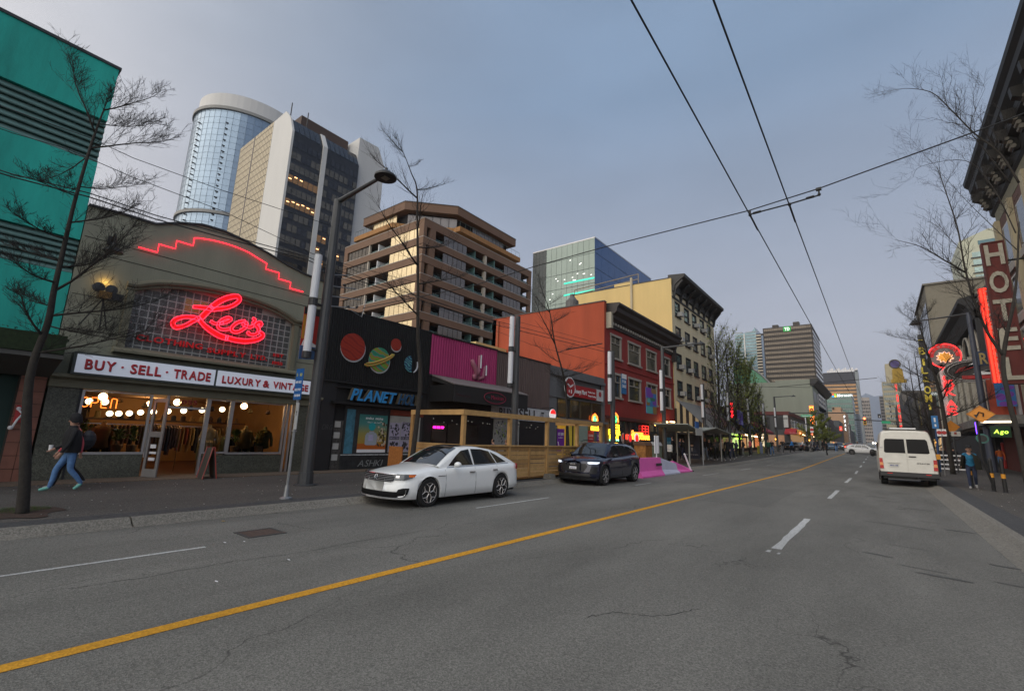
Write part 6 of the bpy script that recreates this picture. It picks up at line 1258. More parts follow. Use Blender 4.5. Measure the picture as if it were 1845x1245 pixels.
# ---- far left skyline
def slabtower(name, label, x0, x1, y0, y1, zt, wallm, bandm, rows, bandf=.55, zb=10, mull=0, px0=0):
    t = thing(name, label, 'building', ((x0+x1)/2, (y0+y1)/2, 0)); MB().box(x0, x1, y0, y1, 0, zt).build('wall', wallm, t); h = (zt-zb)/rows
    for k in range(rows):
        z0 = zb+h*k+h*(1-bandf)/2; cube('window_band', t, x0+.3, x1-.3, y0-.12, y0-.02, z0, z0+h*bandf, bandm); cube('window_band', t, x1+.02, x1+.12, y0+.3, y1-.3, z0, z0+h*bandf, bandm)
    if mull:
        b = MB()
        for i in range(mull+1): x = x0+.3+(x1-x0-.6)*i/mull; b.box(x-.06, x+.06, y0-.18, y0-.12, zb, zt-.4)
        b.build('mullion_grid', wallm, t, kind='stuff')
    return t
M_td = mat('td_stone', (.045, .037, .032), .6, var=.08); M_tdw = mat('td_glass', (.12, .10, .08), .12, metal=.5, var=.3, scale=.25)
td = slabtower('brown_bank_tower', 'square brown bank tower with horizontal window bands and a green roof sign', -32, XL, 198, 226, 46.4, M_td, M_tdw, 17, .50, 16, 22)
c = ony(1418, 593, 197.8); cube('sign_board', td, c[0]-1.25, c[0]+1.25, 197.5, 197.85, c[2]-.95, c[2]+.95, mat('sign_green', (.01, .30, .05), .5, emit=.1, ecol=(.03, .7, .12), var=0)); text(MB(), 'TD', (c[0], 197.48, c[2]-.6), (1, 0, 0), FZ, 1.2, .05, 0, 1.7, 'c').build('sign_letters', mat('lit_letters', (.7, .75, .7), .5, emit=.6, ecol=(1, 1, 1)), td)
MB().box(-29, -27, 200, 203, 46.4, 47.8).box(-22, -20, 200, 203, 46.4, 48.2).build('roof_plant', M_td, td)
g1 = thing('twisted_glass_tower', 'blue-green glass tower with a slanting pointed top left of the brown bank tower', 'building', (-44, 240, 0)); a = ony(1324, 600, 235); p_ = ony(1360, 590, 235); q_ = ony(1371, 640, 235)
MB().prism('y', [(a[0], 0), (a[0], a[2]-1), (p_[0]-1.4, p_[2]-1.8), (p_[0], p_[2]), (q_[0], q_[2]-8), (q_[0]+.6, 0)], 235, 250).build('wall', mat('tower_glass_green', (.13, .20, .23), .12, metal=.6, var=.35, scale=.3), g1)
for k in range(22): z = 22+k*1.5; cube('floor_band', g1, a[0]+.3, a[0]+3.3, 234.8, 235, z, z+.5, mat('floor_band_pale', (.30, .34, .35), .6)); cube('floor_band', g1, a[0]+4.6, q_[0]-.5, 234.85, 235, z, z+.35, MC['floor_band_pale'])
cube('white_fin', g1, a[0]+3.7, a[0]+4.3, 234.7, 235, 15, a[2]-1, M_conc)
g2 = thing('striped_balcony_tower', 'slim dark tower with pale balcony stripes beside the brown bank tower', 'building', (-38, 235, 0)); a2 = ony(1362, 602, 232); b2 = ony(1371.5, 600, 232); MB().box(a2[0], b2[0]+.6, 232, 240, 0, a2[2]).build('wall', M_black, g2)
for k in range(24): z = a2[2]-1.1-k*1.35; cube('balcony', g2, a2[0]-.05, b2[0]-.2, 231.7, 232, z, z+.55, mat('balcony_cream', (.52, .47, .38), .7))
cube('blue_edge', g2, b2[0]-.1, b2[0]+.8, 231.8, 232, 8, a2[2]-1, mat('edge_blue', (.14, .20, .30), .4))
MN = mat('mint_render', (.235, .26, .215), .85, var=.07, scale=.4, streak=True); mt = thing('mint_green_building', 'blank mint-grey building with a heavy black cornice on its street front', 'building', (-25, 190, 0)); c = onx(1462, 683, XL); MY = c[1]; mz = c[2]
MB().box(-42, XL, MY, MY+55, 0, mz-.6).box(-26.5, XL, MY, MY+55, mz-.6, mz).build('wall', MN, mt); MB().prism('y', [(XL, mz-2.2), (XL+.5, mz-2), (XL+2.0, mz-.3), (XL+2.0, mz+.1), (XL-.5, mz+.25), (XL-.5, mz-2.2)], MY-.3, MY+55).build('cornice', M_black, mt)
for k in range(5):
    for z0, z1 in ((mz-7.6, mz-3.6), (mz-13, mz-9.2)): cube('window', mt, XL, XL+.06, MY+2+10*k, MY+10+10*k, z0, z1, mat('window_grey_dull', (.07, .07, .075), .3, var=.2));
gd = thing('green_dome_roof', 'green curved copper roof behind the mint building', 'roof', (-38, 195, 10)); a = ony(1342, 657, 190); c2 = ony(1392, 692, 190); MB().prism('y', [(a[0]-4, a[2]-9), (a[0]-4, a[2]-.5), (a[0], a[2]), (a[0]+2, a[2]-1.2), (a[0]+5, a[2]-3.8), (c2[0]-1, c2[2]+.4), (c2[0], c2[2]), (c2[0], a[2]-9)], 190, 205).build('dome', mat('copper_green', (.09, .25, .15), .6, var=.15), gd)
MB().tube([(x, 189.9, z) for x, z in [(a[0]-4, a[2]-.4), (a[0], a[2]+.1), (a[0]+2, a[2]-1.1), (a[0]+5, a[2]-3.7), (c2[0]-1, c2[2]+.5), (c2[0], c2[2]+.1)]], .35, 5).build('roof_edge', mat('edge_grey', (.2, .2, .2), .7), gd)
ci = onx(1420, 745, XL); Y2 = ci[1]; z2 = ony(1420, 742, Y2)[2]
ds = thing('dark_corner_block', 'low dark corner block with red cornice strip beyond the crossing', 'building', (-20, Y2+10, 0)); M_ds = mat('dark_render', (.05, .052, .055), .6, var=.2)
MB().box(-36, XL, Y2, MY-.2, 0, z2-.7).build('wall', M_ds, ds); MB().box(-36, XL+.2, Y2-.2, MY-.2, z2-.7, z2+.1).build('cornice_strip', mat('strip_dark_red', (.10, .018, .016), .6), ds)
for i in range(7): x0 = -34.5+i*2.6; cube('window', ds, x0, x0+1.8, Y2-.06, Y2, gz(Y2)+4.2, z2-1.2, M_black)
for i in range(9): y0 = Y2+2+i*5; cube('window', ds, XL, XL+.05, y0, y0+3.4, gz(Y2)+4.4, z2-1.6, mat('glass_slate', (.03, .04, .045), .1, spec=.9, var=.5))
b_ = ony(1392, 772, Y2-.3); bb_ = thing('white_banner', 'white vertical banner hung on the dark corner block', 'banner', b_); a, c = ony(1411, 748, Y2-.4), ony(1420, 770, Y2-.4); cube('cloth', bb_, a[0], c[0]+.1, Y2-.45, Y2-.4, c[2], a[2], mat('banner_white', (.42, .43, .42), .8, var=.1)); text(MB(), 'LEASE', ((a[0]+c[0])/2, Y2-.46, a[2]-.9), (1, 0, 0), FZ, .35, .02, 0, .8, 'c').build('lettering', M_dark, bb_)
# farther down the street
slabtower('teal_glass_software_building', 'teal glass building with a white name sign near its top', -34.5, -14.8, 480, 520, ony(1510, 709, 480)[2], mat('frame_teal_grey', (.20, .23, .22), .6), mat('far_teal_glass', (.10, .18, .16), .2, metal=.3, var=.4, scale=.1), 9, .72, 8, 16)
c = ony(1511, 712.5, 479); fs2 = thing('software_name_sign', 'lit white name with four coloured squares on top of the teal glass building', 'sign', c); text(MB(), 'Microsoft', (c[0]-1.0, c[1], c[2]-1), (1, 0, 0), FZ, 2.2, .2, 0, 10.5).build('lettering', mat('sign_glow', (1, 1, 1), emit=.6, ecol=(1, 1, 1), var=0), fs2)
for i, cl in enumerate(((.8, .12, .03), (.2, .5, .05), (.03, .3, .7), (.8, .6, .05))): x, z = c[0]-4.6+(i % 2)*1.6, c[2]+.2-(i//2)*1.6; cube('square', fs2, x, x+1.4, 478.8, 479, z, z+1.4, mat('sq%d' % i, cl, emit=.6, ecol=cl, var=0))
gt = slabtower('bronze_glass_tower', 'dark-topped bronze glass tower far down the left side', ony(1478, 700, 620)[0], ony(1546, 700, 620)[0], 620, 660, ony(1510, 672, 620)[2], mat('bronze_stone', (.05, .045, .045), .6), mat('bronze_gold_glass', (.28, .16, .07), .2, metal=.4, var=.3, scale=.05), 15, .6, 25)
t = ony(1510, 672, 620)[2]; cube('dark_top', gt, ony(1478, 700, 620)[0]-.2, ony(1546, 700, 620)[0]+.2, 619, 661, t-12, t+.5, mat('top_dark', (.03, .03, .04), .6)); cube('grey_edge', gt, ony(1543, 700, 620)[0], ony(1549, 700, 620)[0], 618, 640, 0, t+2, mat('edge_pale', (.20, .22, .23), .6))
b = MB()
for i in range(14): x = ony(1490+i*4, 670, 618)[0]; b.box(x, x+1.6, 618, 620, t+.5, t+3+(i % 3))
b.build('roof_plant', M_alu, gt)
sl_ = slabtower('grey_slab_tower', 'grey office slab between the bronze tower and the street', ony(1535, 760, 560)[0], ony(1549, 760, 560)[0], 560, 600, ony(1540, 745, 560)[2], mat('slab_grey', (.12, .13, .15), .6), mat('slab_glass', (.05, .07, .10), .2, metal=.4), 14, .55, 8)
th = thing('punched_window_tower', 'beige tower with a grid of dark square windows near the end of the street', 'building', (-15, 900, 0)); x0, x1 = ony(1556, 760, 880)[0], ony(1571, 760, 880)[0]; zt = ony(1562, 716, 880)[2]; MB().box(x0, x1, 880, 900, -5, zt).build('wall', mat('tower_beige', (.33, .29, .26), .8), th)
for i in range(5):
    for k in range(14): x = x0+(x1-x0)*(i+.25)/5; z = zt-5-k*(zt-8)/14; cube('window', th, x, x+(x1-x0)*.11, 879.5, 880, z-(zt/14)*.5, z, M_black)
pk = thing('peach_hotel_building', 'peach stone building with a stepped block on top, left side of the far street', 'building', (-20, 330, 0)); a, c = ony(1500, 756, 330), ony(1523, 742, 330); MB().box(a[0]-14, c[0], 330, 360, 0, c[2]).box(ony(1499, 740, 330)[0], ony(1515, 740, 330)[0], 332, 350, 0, ony(1507, 733, 330)[2]).build('wall', mat('peach_stone', (.42, .27, .17), .8, var=.1), pk)
cube('window', pk, ony(1499.5, 735, 331)[0], ony(1502.5, 735, 331)[0], 331.5, 331.9, ony(1500, 737.5, 331)[2], ony(1500, 734, 331)[2], M_black)
# row of far shopfronts, both sides
r = random.Random(8)
for k, (y0, y1, h_, c_) in enumerate([(232, 262, 14, (.10, .08, .08)), (262, 300, 12, (.14, .12, .11)), (300, 330, 16, (.09, .10, .11)), (360, 430, 19, (.16, .14, .12)), (430, 480, 15, (.08, .08, .09))]):
    t = thing('far_shop_block', ['dull brown shop block past the mint building', 'grey-brown shop block farther along the left side', 'slate shop block before the peach building', 'taller tan shop block after the peach building', 'dark shop block at the foot of the teal glass building'][k], 'building', (-20, y0, 0)); MB().box(-40, XL+.05*k, y0, y1-.2, 0, h_).build('wall', mat('farwall%d' % k, c_, .8, var=.2), t)
    for j in range(int((y1-y0)/6)): cube('window', t, XL+.05*k, XL+.05*k+.06, y0+2+j*6, y0+5.5+j*6, 7, h_-2, M_black); cube('lit_shopfront', t, XL+.05*k, XL+.05*k+.08, y0+1+j*6, y0+5+j*6, 2, 4.4, mat('shop_glow%d' % (j % 3), (.3, .2, .1), emit=[.35, .15, .5][j % 3], ecol=[(1, .6, .25), (.9, .8, .5), (1, .35, .15)][j % 3]))
mtn = MB(); n_ = 60; rr = random.Random(11); pts = []
for i in range(n_+1):
    x = -1500+3000*i/n_; zc = 560+60*sin(i*.7)+40*sin(i*1.9+1)+rr.uniform(-15, 15); f_ = max(0, 1-((x-20)/1500)**2); pts.append((x, zc*f_))
vs = []
for j in range(6):
    for i, (x, z) in enumerate(pts): vs.append((x*(1+.1*j), 5200+j*300, -20+(z+20)*(j/5)**.8*(1+.08*sin(i*2.3+j))))
mtn.add(vs, [(j*(n_+1)+i, j*(n_+1)+i+1, (j+1)*(n_+1)+i+1, (j+1)*(n_+1)+i) for j in range(5) for i in range(n_)]); mtn.build('mountains', mat('mountain_forest', (.02, .04, .06), .95, var=.3, scale=.004), kind='structure')
# shops between the cream hotel and the crossing
sh1 = thing('dark_shop_row', 'row of low dark shops behind the leafy columnar trees', 'building', (XL-4, 80, 0)); MB().box(XL-12, XL, 62.9, 96.5, .3, 6.5).build('wall', MC['ground_floor_dark'], sh1)
for i, (y0, c_, e_) in enumerate(((64, (.05, .04, .02), .05), (69, (.3, .28, .1), .5), (74, (.2, .12, .05), .25), (79, (.25, .2, .12), .4), (84.5, (.3, .1, .05), .3), (90, (.3, .25, .15), .5))): cube('lit_window', sh1, XL, XL+.06, y0, y0+3.8, gz(y0)+.7, gz(y0)+2.9, mat('shopwin%d' % i, c_, .5, emit=e_, ecol=[(1, .7, .3), (.7, 1, .3), (1, .5, .2), (1, .75, .4), (1, .3, .1), (1, .8, .5)][i]))
for i, (y0, y1, c_, nm) in enumerate(((70, 76, (.015, .05, .20), 'plain blue shop awning beyond the columnar trees'), (80, 88, (.22, .02, .03), 'faded red shop awning beyond the columnar trees'), (62.9, 69.5, (.015, .015, .015), 'black flat shop canopy next to the striped awning'))):
    t = thing('shop_awning', nm, 'awning', (XL+1, y0, gz(y0)+3)); z = gz(y0)+2.9; MB().prism('y', [(XL+.07, z+1.9), (XL+2.2, z+.3), (XL+2.2, z), (XL+2.15, z), (XL+.07, z+1.7)] if i < 2 else [(XL+.07, z+.3), (XL+3, z+.1), (XL+3, z-.2), (XL+.07, z-.1)], y0, y1).build('canvas', mat('awning_c%d' % i, c_, .8, var=.15), t)
def blade(name, label, Y, x0, x1, z0, z1, back, edge=None, txt='', tm=None, hs=1.0, t=.18, cat='sign'):
    o = thing(name, label, cat, ((x0+x1)/2, Y, z0)); MB().box(x0, x1, Y, Y+t, z0, z1).build('sign_body', back, o)
    if edge:
        e_ = (x1-x0)*.06; MB().box(x0, x0+e_, Y-.05, Y, z0, z1).box(x1-e_, x1, Y-.05, Y, z0, z1).box(x0+e_, x1-e_, Y-.05, Y, z1-e_, z1).box(x0+e_, x1-e_, Y-.05, Y, z0, z0+e_).build('sign_rim', edge, o)
    if txt:
        n_ = len(txt); h_ = (z1-z0)/n_; w_ = (x1-x0)*.80
        for i, ch in enumerate(txt):
            if ch != ' ': text(MB(), ch, ((x0+x1)/2, Y-.01, z1-(i+.84)*h_), (1, 0, 0), FZ, h_*.68*hs, .06, 0, w_ if ch not in 'I.' else w_*.3, 'c').build('letter', tm, o)
    return o
def bladepx(name, label, Y, pxa, pxb, back, edge=None, txt='', tm=None, **k):
    a, b_ = ony(*pxa, Y), ony(*pxb, Y); return blade(name, label, Y, a[0], b_[0], b_[2], a[2], back, edge, txt, tm, **k)
NOR = neon('neon_orange2', (1, .20, .03), 3); M_bsg = mat('sign_brown', (.07, .035, .02), .6)
bladepx('orange_neon_blade_sign', 'tall blade sign outlined in orange neon beyond the crossing', 128, (1458, 731), (1468, 764), M_bsg, NOR, 'MARKET', NOR)
bladepx('peak_blade_sign', 'vertical black sign with round white letters far along the left side', 190, (1519.5, 747), (1526, 777), M_black, None, 'PEAK', mat('white_glow', (1, 1, 1), emit=1.0, ecol=(1, 1, 1), var=0)); bladepx('white_blade_sign', 'slim white vertical sign just right of the black one', 260, (1528, 763), (1533, 800), M_white, None, 'SCOTT', M_dark); bladepx('red_cube_sign', 'small red square blade sign far along the left side', 170, (1512, 768), (1518, 776), mat('red_glow', (.6, .04, .02), emit=.5, ecol=(1, .08, .02), var=0), None, 'A', M_white)
artbanner('colourful_street_banner', onx(1163.5, 697, -12.35), onx(1183, 747, -12.35), 'banner of violet, blue and teal shapes on the pole in front of the red building')
t = artbanner('purple_street_banner', onx(1328, 738, -12.2), onx(1339, 766, -12.2), 'purple street banner hanging on a pole by the columnar trees');
for ch in t.children:
    for i_, s_ in enumerate(ch.material_slots): s_.link = 'OBJECT'; s_.material = mat('banner_purple', (.10, .06, .34), .6) if i_ != 2 else mat('banner_lilac', (.25, .25, .6), .6)
t = thing('red_neon_flower_sign', 'red neon squiggle hanging by the pole left of the purple banner', 'neon sign', onx(1319, 745, -13)); c = onx(1319, 750, -13); NRR = neon('neon_red4', (1, .02, .03), 3)
for k in range(4): MB().tube([(c[0], c[1]-.4+.2*j, c[2]+k*.45+.2*sin(j*2)) for j in range(5)], .06, 4).build('neon_tube', NRR, t)
neonword('green_shop_sign', 'SALON', 1331, 787, XL+1.5, .55, 3.4, neon('neon_lime', (.5, 1, .05), 3), 'lime neon shop name under the trees, far left pavement');
t = thing('string_of_bulbs', 'row of small warm bulbs along the front of the red awning', 'string lights', onx(1350, 783, XL+2)); b = MB()
for i in range(14): c = onx(1344+i*2.7, 783.5+i*.45, XL+2.1); b.ball(c, .10, 6)
b.build('bulb', mat('bulb_glow', (1, .8, .6), emit=4, ecol=(1, .7, .4), var=0), t, kind='stuff')
yb_ = thing('yellow_sandwich_board', 'yellow advertising board standing on the far left pavement', 'sandwich board', onx(1371, 820, -12.5)); a, c = onx(1365, 803, -12.5), onx(1377, 820, -12.5); cube('board', yb_, -12.55, -12.45, a[1], c[1], gz(70)+.15, a[2], mat('board_yellow', (.42, .36, .03), .6)); MB().lathe((-12.44, (a[1]+c[1])/2, (a[2]+c[2])/2+.2), [(1.0, 0), (1.0, .02)], 14, 'x').build('round_print', mat('print_blue', (.3, .35, .5), .6), yb_)
t = thing('red_canopy', 'red cafe canopy on the dark corner block beyond the crossing', 'awning', (XL+1, Y2+3, gz(Y2)+3)); z = gz(Y2)+3.1; a = ony(1415, 788, Y2-1.5); c = ony(1438, 793, Y2-1.5); MB().prism('x', [(Y2-2.4, z), (Y2-2.4, z+.4), (Y2, z+1.3), (Y2, z)], a[0], XL+1.5).build('canvas', mat('canopy_red', (.30, .015, .02), .7), t); text(MB(), 'Subeez', (a[0]+1, Y2-2.42, z+.1), (1, 0, 0), FZ, .4, .02, 0, 2.4).build('lettering', mat('red_pale', (.5, .15, .15), .6), t)
t = thing('yellow_lit_canopy', 'amber lit canopy with small bulbs on the corner beyond the crossing', 'awning', (XL+1, Y2+8, gz(Y2)+3)); MB().prism('y', [(XL, z+1.6), (XL+2.2, z+.9), (XL+2.2, z+.1), (XL, z+.1)], Y2+2, Y2+26).build('canvas', mat('canopy_amber', (.40, .20, .03), .6, emit=.10, ecol=(1, .5, .1)), t); cube('lit_shopfront', t, XL, XL+.1, Y2+1, Y2+24, gz(Y2)+.4, z, mat('corner_glow', (.2, .15, .1), emit=.15, ecol=(1, .6, .3)))
b = MB()
for i in range(9): b.ball((XL+2.3, Y2+3+i*2.6, z+.05), .14, 6)
b.build('bulb', MC['bulb_glow'], t, kind='stuff')
cube('lit_shopfront', ds, -24, -17, Y2-.1, Y2-.02, gz(Y2)+.4, z-.2, mat('corner_glow2', (.2, .12, .08), emit=.1, ecol=(1, .5, .25)))
# ================================================================== RIGHT ROW
M_cornb = mat('cornice_near_black', (.010, .009, .008), .6, var=.3); M_scr = mat('bracket_grey', (.14, .13, .11), .7, var=.2)
nb_ = thing('corniced_hotel_building', 'tall hotel at the right edge with a heavy black bracketed cornice and cream columns', 'building', (XR, 40, 0))
NX = XR+.35; NY0, NY1 = 22, 48.2; ze = 22.8
MB().box(NX, NX+14, NY0, NY1, .2, 21.6).build('front_wall', mat('dark_brick_right', (.10, .055, .045), .85, var=.2), nb_)
MB().prism('y', [(NX, 19.6), (NX-.15, 19.8), (NX-.2, 20.6), (NX-.62, 20.9), (NX-.65, 21.5), (NX-1.05, 21.9), (NX-1.1, 22.3), (7.22, 22.55), (7.18, 22.85), (NX+1, 23.0), (NX+1, 19.6)], NY0, 48.9).build('cornice', M_cornb, nb_)
bk = MB(); bk.prism('y', [(0, -.2), (-.12, -1.4), (-.45, -1.5), (-.5, -1.1), (-.35, -.9), (-.75, -.75), (-1.1, -.55), (-1.15, 0), (0, 0)], -.22, .22)
for k in range(3): bk.tube([(-.45-.1*k, s_, -1.25+.28*k) for s_ in (-.27, .27)], .15-.02*k, 8, 1)
bk = bk.mesh('scroll_bracket', [M_cornb, M_scr])
for k in range(10): link(bk, 'scroll_bracket', nb_, loc=(NX-.02, 47.9-k*2.3, 21.4))
MB().box(NX-.02, NX+.02, NY0, NY1, 18.7, 19.6).build('frieze', mat('frieze_olive', (.15, .14, .09), .7, var=.2), nb_);
for y in (47.6, 43.4, 39.2, 35, 30.8): MB().box(NX-.28, NX+.0, y-.35, y+.35, 4.2, 18.7).build('column', mat('cream_column', (.36, .32, .22), .8, var=.15, streak=True), nb_)
for y in (45.5, 41.3, 37.1, 32.9):
    for z0, z1 in ((14.9, 17.8), (11.2, 14), (7.5, 10.3)): f = MB().box(NX-.06, NX, y-1.2, y+1.2, z0, z1).build('window', mat('frame_white_worn', (.35, .35, .35), .7, var=.2), nb_); MB().box(NX-.08, NX-.061, y-1.05, y+1.05, z0+.15, z1-.15).build('pane', M_glass, f);
for z in (4.4, 10.6, 14.3): MB().box(NX-.14, NX, NY0, NY1, z, z+.5).build('string_course', mat('course_grey', (.26, .25, .23), .8, var=.2), nb_)
MB().box(NX-.1, NX, NY0, NY1, .2, 4.3).build('ground_floor', M_black, nb_)
# HOTEL blade sign
M_hs = mat('hotel_sign_red', (.10, .014, .011), .7, var=.25, scale=3, streak=True); M_hl = mat('letter_dirty_cream', (.36, .34, .28), .8, var=.25, scale=5)
hs = blade('hotel_sign', 'tall dark red vertical sign with big worn cream letters HOTEL', 38.4, 5.98, 6.98, 5.6, 14.25, M_hs, mat('rim_rust', (.09, .02, .015), .7), 'HOTEL', M_hl, hs=1.12, t=.45)
MB().tube([(6.9, 38.6, 13), (NX, 38.6, 13)], .06, 5).tube([(6.9, 38.6, 7), (NX, 38.6, 7)], .06, 5).build('bracket', M_black, hs)
# burger blade sign (text turned upwards)
Yb = 45.5; a, c = ony(1761, 520, Yb), ony(1783, 520, Yb); d = ony(1779, 690, Yb); bg_ = thing('burger_blade_sign', 'glowing red vertical sign with white sideways lettering about a burger family', 'sign', (a[0], Yb, d[2]))
MB().box(a[0], c[0], Yb, Yb+.3, d[2], a[2]).build('sign_body', mat('sign_orange_red', (.38, .03, .015), .5, emit=.10, ecol=(1, .05, .02)), bg_)
MB().tube([(a[0]+.12, Yb-.05, a[2]-.1), (a[0]+.12, Yb-.05, d[2])], .07, 5).tube([(a[0]+.30, Yb-.05, a[2]-.1), (a[0]+.30, Yb-.05, d[2])], .05, 5).tube([(a[0]+.1, Yb-.05, a[2]-.1), (c[0], Yb-.05, a[2]-.1)], .06, 5).build('neon_tube', neon('neon_red5', (1, .04, .02), 1.3), bg_)
text(MB(), 'HOME OF THE BURGER FAMILY', (c[0]-.12, Yb-.02, d[2]+.2), (0, 0, 1), (-1, 0, 0), (c[0]-a[0])*.42, .03, 0, (a[2]-d[2])*.95).build('lettering', mat('letter_pale', (.5, .42, .36), .6), bg_)
# white and brick block behind the sign
wb = thing('white_brick_building', 'worn white and brick building with pipes behind the hotel sign', 'building', (XR, 53, 0)); MB().box(XR+.1, XR+13, 48.4, 57.2, .2, 14.5).build('wall', mat('brick_dark_red', (.12, .03, .025), .85, var=.25), wb)
for k in range(4): MB().box(XR-.05, XR+.1, 48.9+2.1*k, 50.1+2.1*k, 4.5, 14).build('pilaster', mat('white_worn', (.36, .36, .37), .8, var=.35, streak=True, scale=3), wb)
MB().box(XR-.4, XR+.1, 48.4, 57, 14.5, 14.9).build('cornice', M_scr, wb)
# dark arched theatre-like block
ar = thing('dark_arched_building', 'charcoal building with tall white-columned arches and a blank dark side wall', 'building', (XR+5, 75, 0)); M_ch = mat('charcoal_wall', (.028, .028, .030), .8, var=.12, streak=True)
MB().box(XR+.6, XR+16, 60.5, 104, .3, 16.0).box(XR, XR+16, 60.2, 60.6, .3, 16.3).build('side_wall', M_ch, ar)
MB().prism('y', [(XR+.6, 14.2), (XR-.05, 14.2), (XR-.5, 15.4), (XR-1.0, 15.8), (XR-1.0, 16.2), (XR+.6, 16.6)], 60.2, 104).build('cornice', M_ch, ar)
for k in range(9):
    y = 62.2+k*4.8; MB().tube([(XR+.15, y, 4.2), (XR+.15, y, 11.5)], .32, 8).build('column', mat('column_offwhite', (.36, .34, .29), .8, var=.25), ar)
    MB().tube([(XR+.2, y+2.4+2.2*cos(a), 11.6+2.3*sin(a)) for a in np.linspace(0, pi, 9)], .14, 5).build('arch_rib', MC['column_offwhite'], ar); MB().box(XR+.5, XR+.58, y+.5, y+4.3, 4.2, 13.6).build('arch_window', M_black, ar)
bgb = thing('greybeige_slab_building', 'plain grey-beige slab building rising behind the dark arched one', 'building', (XR+8, 112, 0)); c = ony(1665, 512, 106); MB().box(c[0], c[0]+34, 106, 130, 0, c[2]-.3).build('wall', mat('greige_wall', (.17, .155, .12), .85, var=.1), bgb)
for k in range(8): cube('window', bgb, c[0]-.06, c[0], 107.5+k*2.8, 109.5+k*2.8, 8, c[2]-3, M_glass)
MB().box(c[0]-.3, c[0]+34, 105.7, 130, c[2]-.3, c[2]).build('coping', M_scr, bgb)
lw = thing('pale_block_with_red_sign', 'pale narrow block with a red vertical strip beside the slab building', 'building', (XR, 135, 0)); a = ony(1660, 536, 131); e_ = ony(1672, 536, 131); MB().box(a[0], e_[0]+2, 131, 150, 0, a[2]).build('wall', mat('pale_wall_r', (.42, .35, .27), .8), lw); cube('red_strip', lw, a[0]-.05, a[0]+.5, 130.8, 131, a[2]-7, a[2]-2, mat('strip_red', (.45, .03, .02), .5, emit=.1, ecol=(1, .1, .05)))
# curved-top glass tower
ct = thing('curved_glass_tower_right', 'cream framed tower with teal strip windows behind the hotel sign', 'building', (60, 240, 0)); a = ony(1727, 436, 230); c = ony(1815, 405, 230); MB().box(a[0], c[0]+4, 230, 255, 0, a[2]-2).prism('y', [(a[0], a[2]-2), (a[0], a[2]), (a[0]+8, a[2]+3.2), (c[0]+4, c[2]), (c[0]+4, a[2]-2)], 230, 255).build('frame_wall', mat('frame_cream', (.42, .43, .33), .7, var=.06), ct)
M_ctw = mat('strip_teal', (.22, .30, .29), .15, metal=.5, var=.35, scale=.4)
for k in range(12): z = a[2]-5-k*2.9; cube('glass_strip', ct, a[0]+3, c[0]+2, 229.85, 230, z-1.9, z, M_ctw); cube('dark_ledge', ct, a[0]+2.5, c[0]+2, 229.5, 230, z-2.3, z-2.0, M_dark)
cube('glass_strip', ct, a[0]+5, c[0]-3, 229.85, 230, a[2]-2.4, a[2]-.8, mat('strip_teal_dark', (.06, .12, .14), .15, metal=.4))
# low fronts farther on
r = random.Random(21)
for k, (y0, y1, h_, c_, lb_) in enumerate([(104, 118, 9, (.045, .02, .018), 'dark red brick shops past the arched building'), (118, 140, 12, (.05, .018, .015), 'brown brick building with dim yellow letters'), (140, 175, 15, (.12, .11, .09), 'olive grey building behind the golden marquee sign'), (175, 230, 18, (.07, .07, .08), 'slate building far along the right side'), (230, 330, 24, (.13, .12, .11), 'grey stone block far along the right side')]):
    t = thing('right_side_building', lb_, 'building', (XR+2, y0, 0)); MB().box(XR+.02*k, XR+14, y0, y1-.1, .5, h_).build('wall', mat('rwall%d' % k, c_, .8, var=.25), t)
    for j in range(int((y1-y0)/5)): cube('window', t, XR-.05+.02*k, XR+.02*k, y0+1+j*5, y0+4+j*5, 6, h_-2, M_black); cube('lit_shopfront', t, XR-.08, XR+.02*k, y0+1+j*5, y0+4.5+j*5, 1.6, 4, mat('shop_glow%d' % (j % 3), (.3, .2, .1), emit=.3))
bt = slabtower('beige_tower_right', 'beige stone tower with stepped top behind the golden marquee sign', ony(1590, 700, 420)[0], ony(1625, 700, 420)[0], 420, 440, ony(1600, 688, 420)[2], mat('beige_stone', (.36, .32, .22), .8), mat('beige_window', (.14, .17, .17), .2, metal=.3), 12, .5, 8, 9)
cube('stepped_top', bt, ony(1597, 680, 420)[0], ony(1612, 680, 420)[0], 421, 438, ony(1600, 688, 420)[2], ony(1603, 655, 420)[2], mat('beige_stone', (.36, .32, .22)))
slabtower('grey_balcony_tower_right', 'grey tower with rows of balconies just left of the beige one', ony(1588, 750, 520)[0], ony(1600, 750, 520)[0], 520, 540, ony(1594, 714, 520)[2], mat('tower_grey2', (.18, .17, .17), .8), M_black, 16, .5, 5)
# blade signs
M_yl = mat('letter_yellow', (.45, .36, .04), .6, emit=.12, ecol=(1, .75, .1))
Yq = 90; bs1 = bladepx('billiards_blade_sign', 'tall black vertical sign with yellow letters BILLOMI', Yq, (1652.5, 603), (1689, 790), M_black, None, '', None)
b_0 = ony(1654, 606, Yq)
for px, py, ch, hh_ in ((1661, 632, 'B', 1.1), (1664, 652, 'I', 1.0), (1665.5, 667, 'L', 1.0), (1668, 683, '&', .8), (1671, 702, 'O', 1.1), (1673, 717, 'M', 1.1), (1675.5, 732, 'I', .9), (1660, 612, '~', .4)):
    p_ = ony(px, py, Yq-.05); text(MB(), ch, (p_[0], Yq-.02, p_[2]-hh_/2), (1, 0, 0), FZ, hh_, .06, 0, .75 if ch != 'I' else .25, 'c').build('letter', M_yl, bs1)
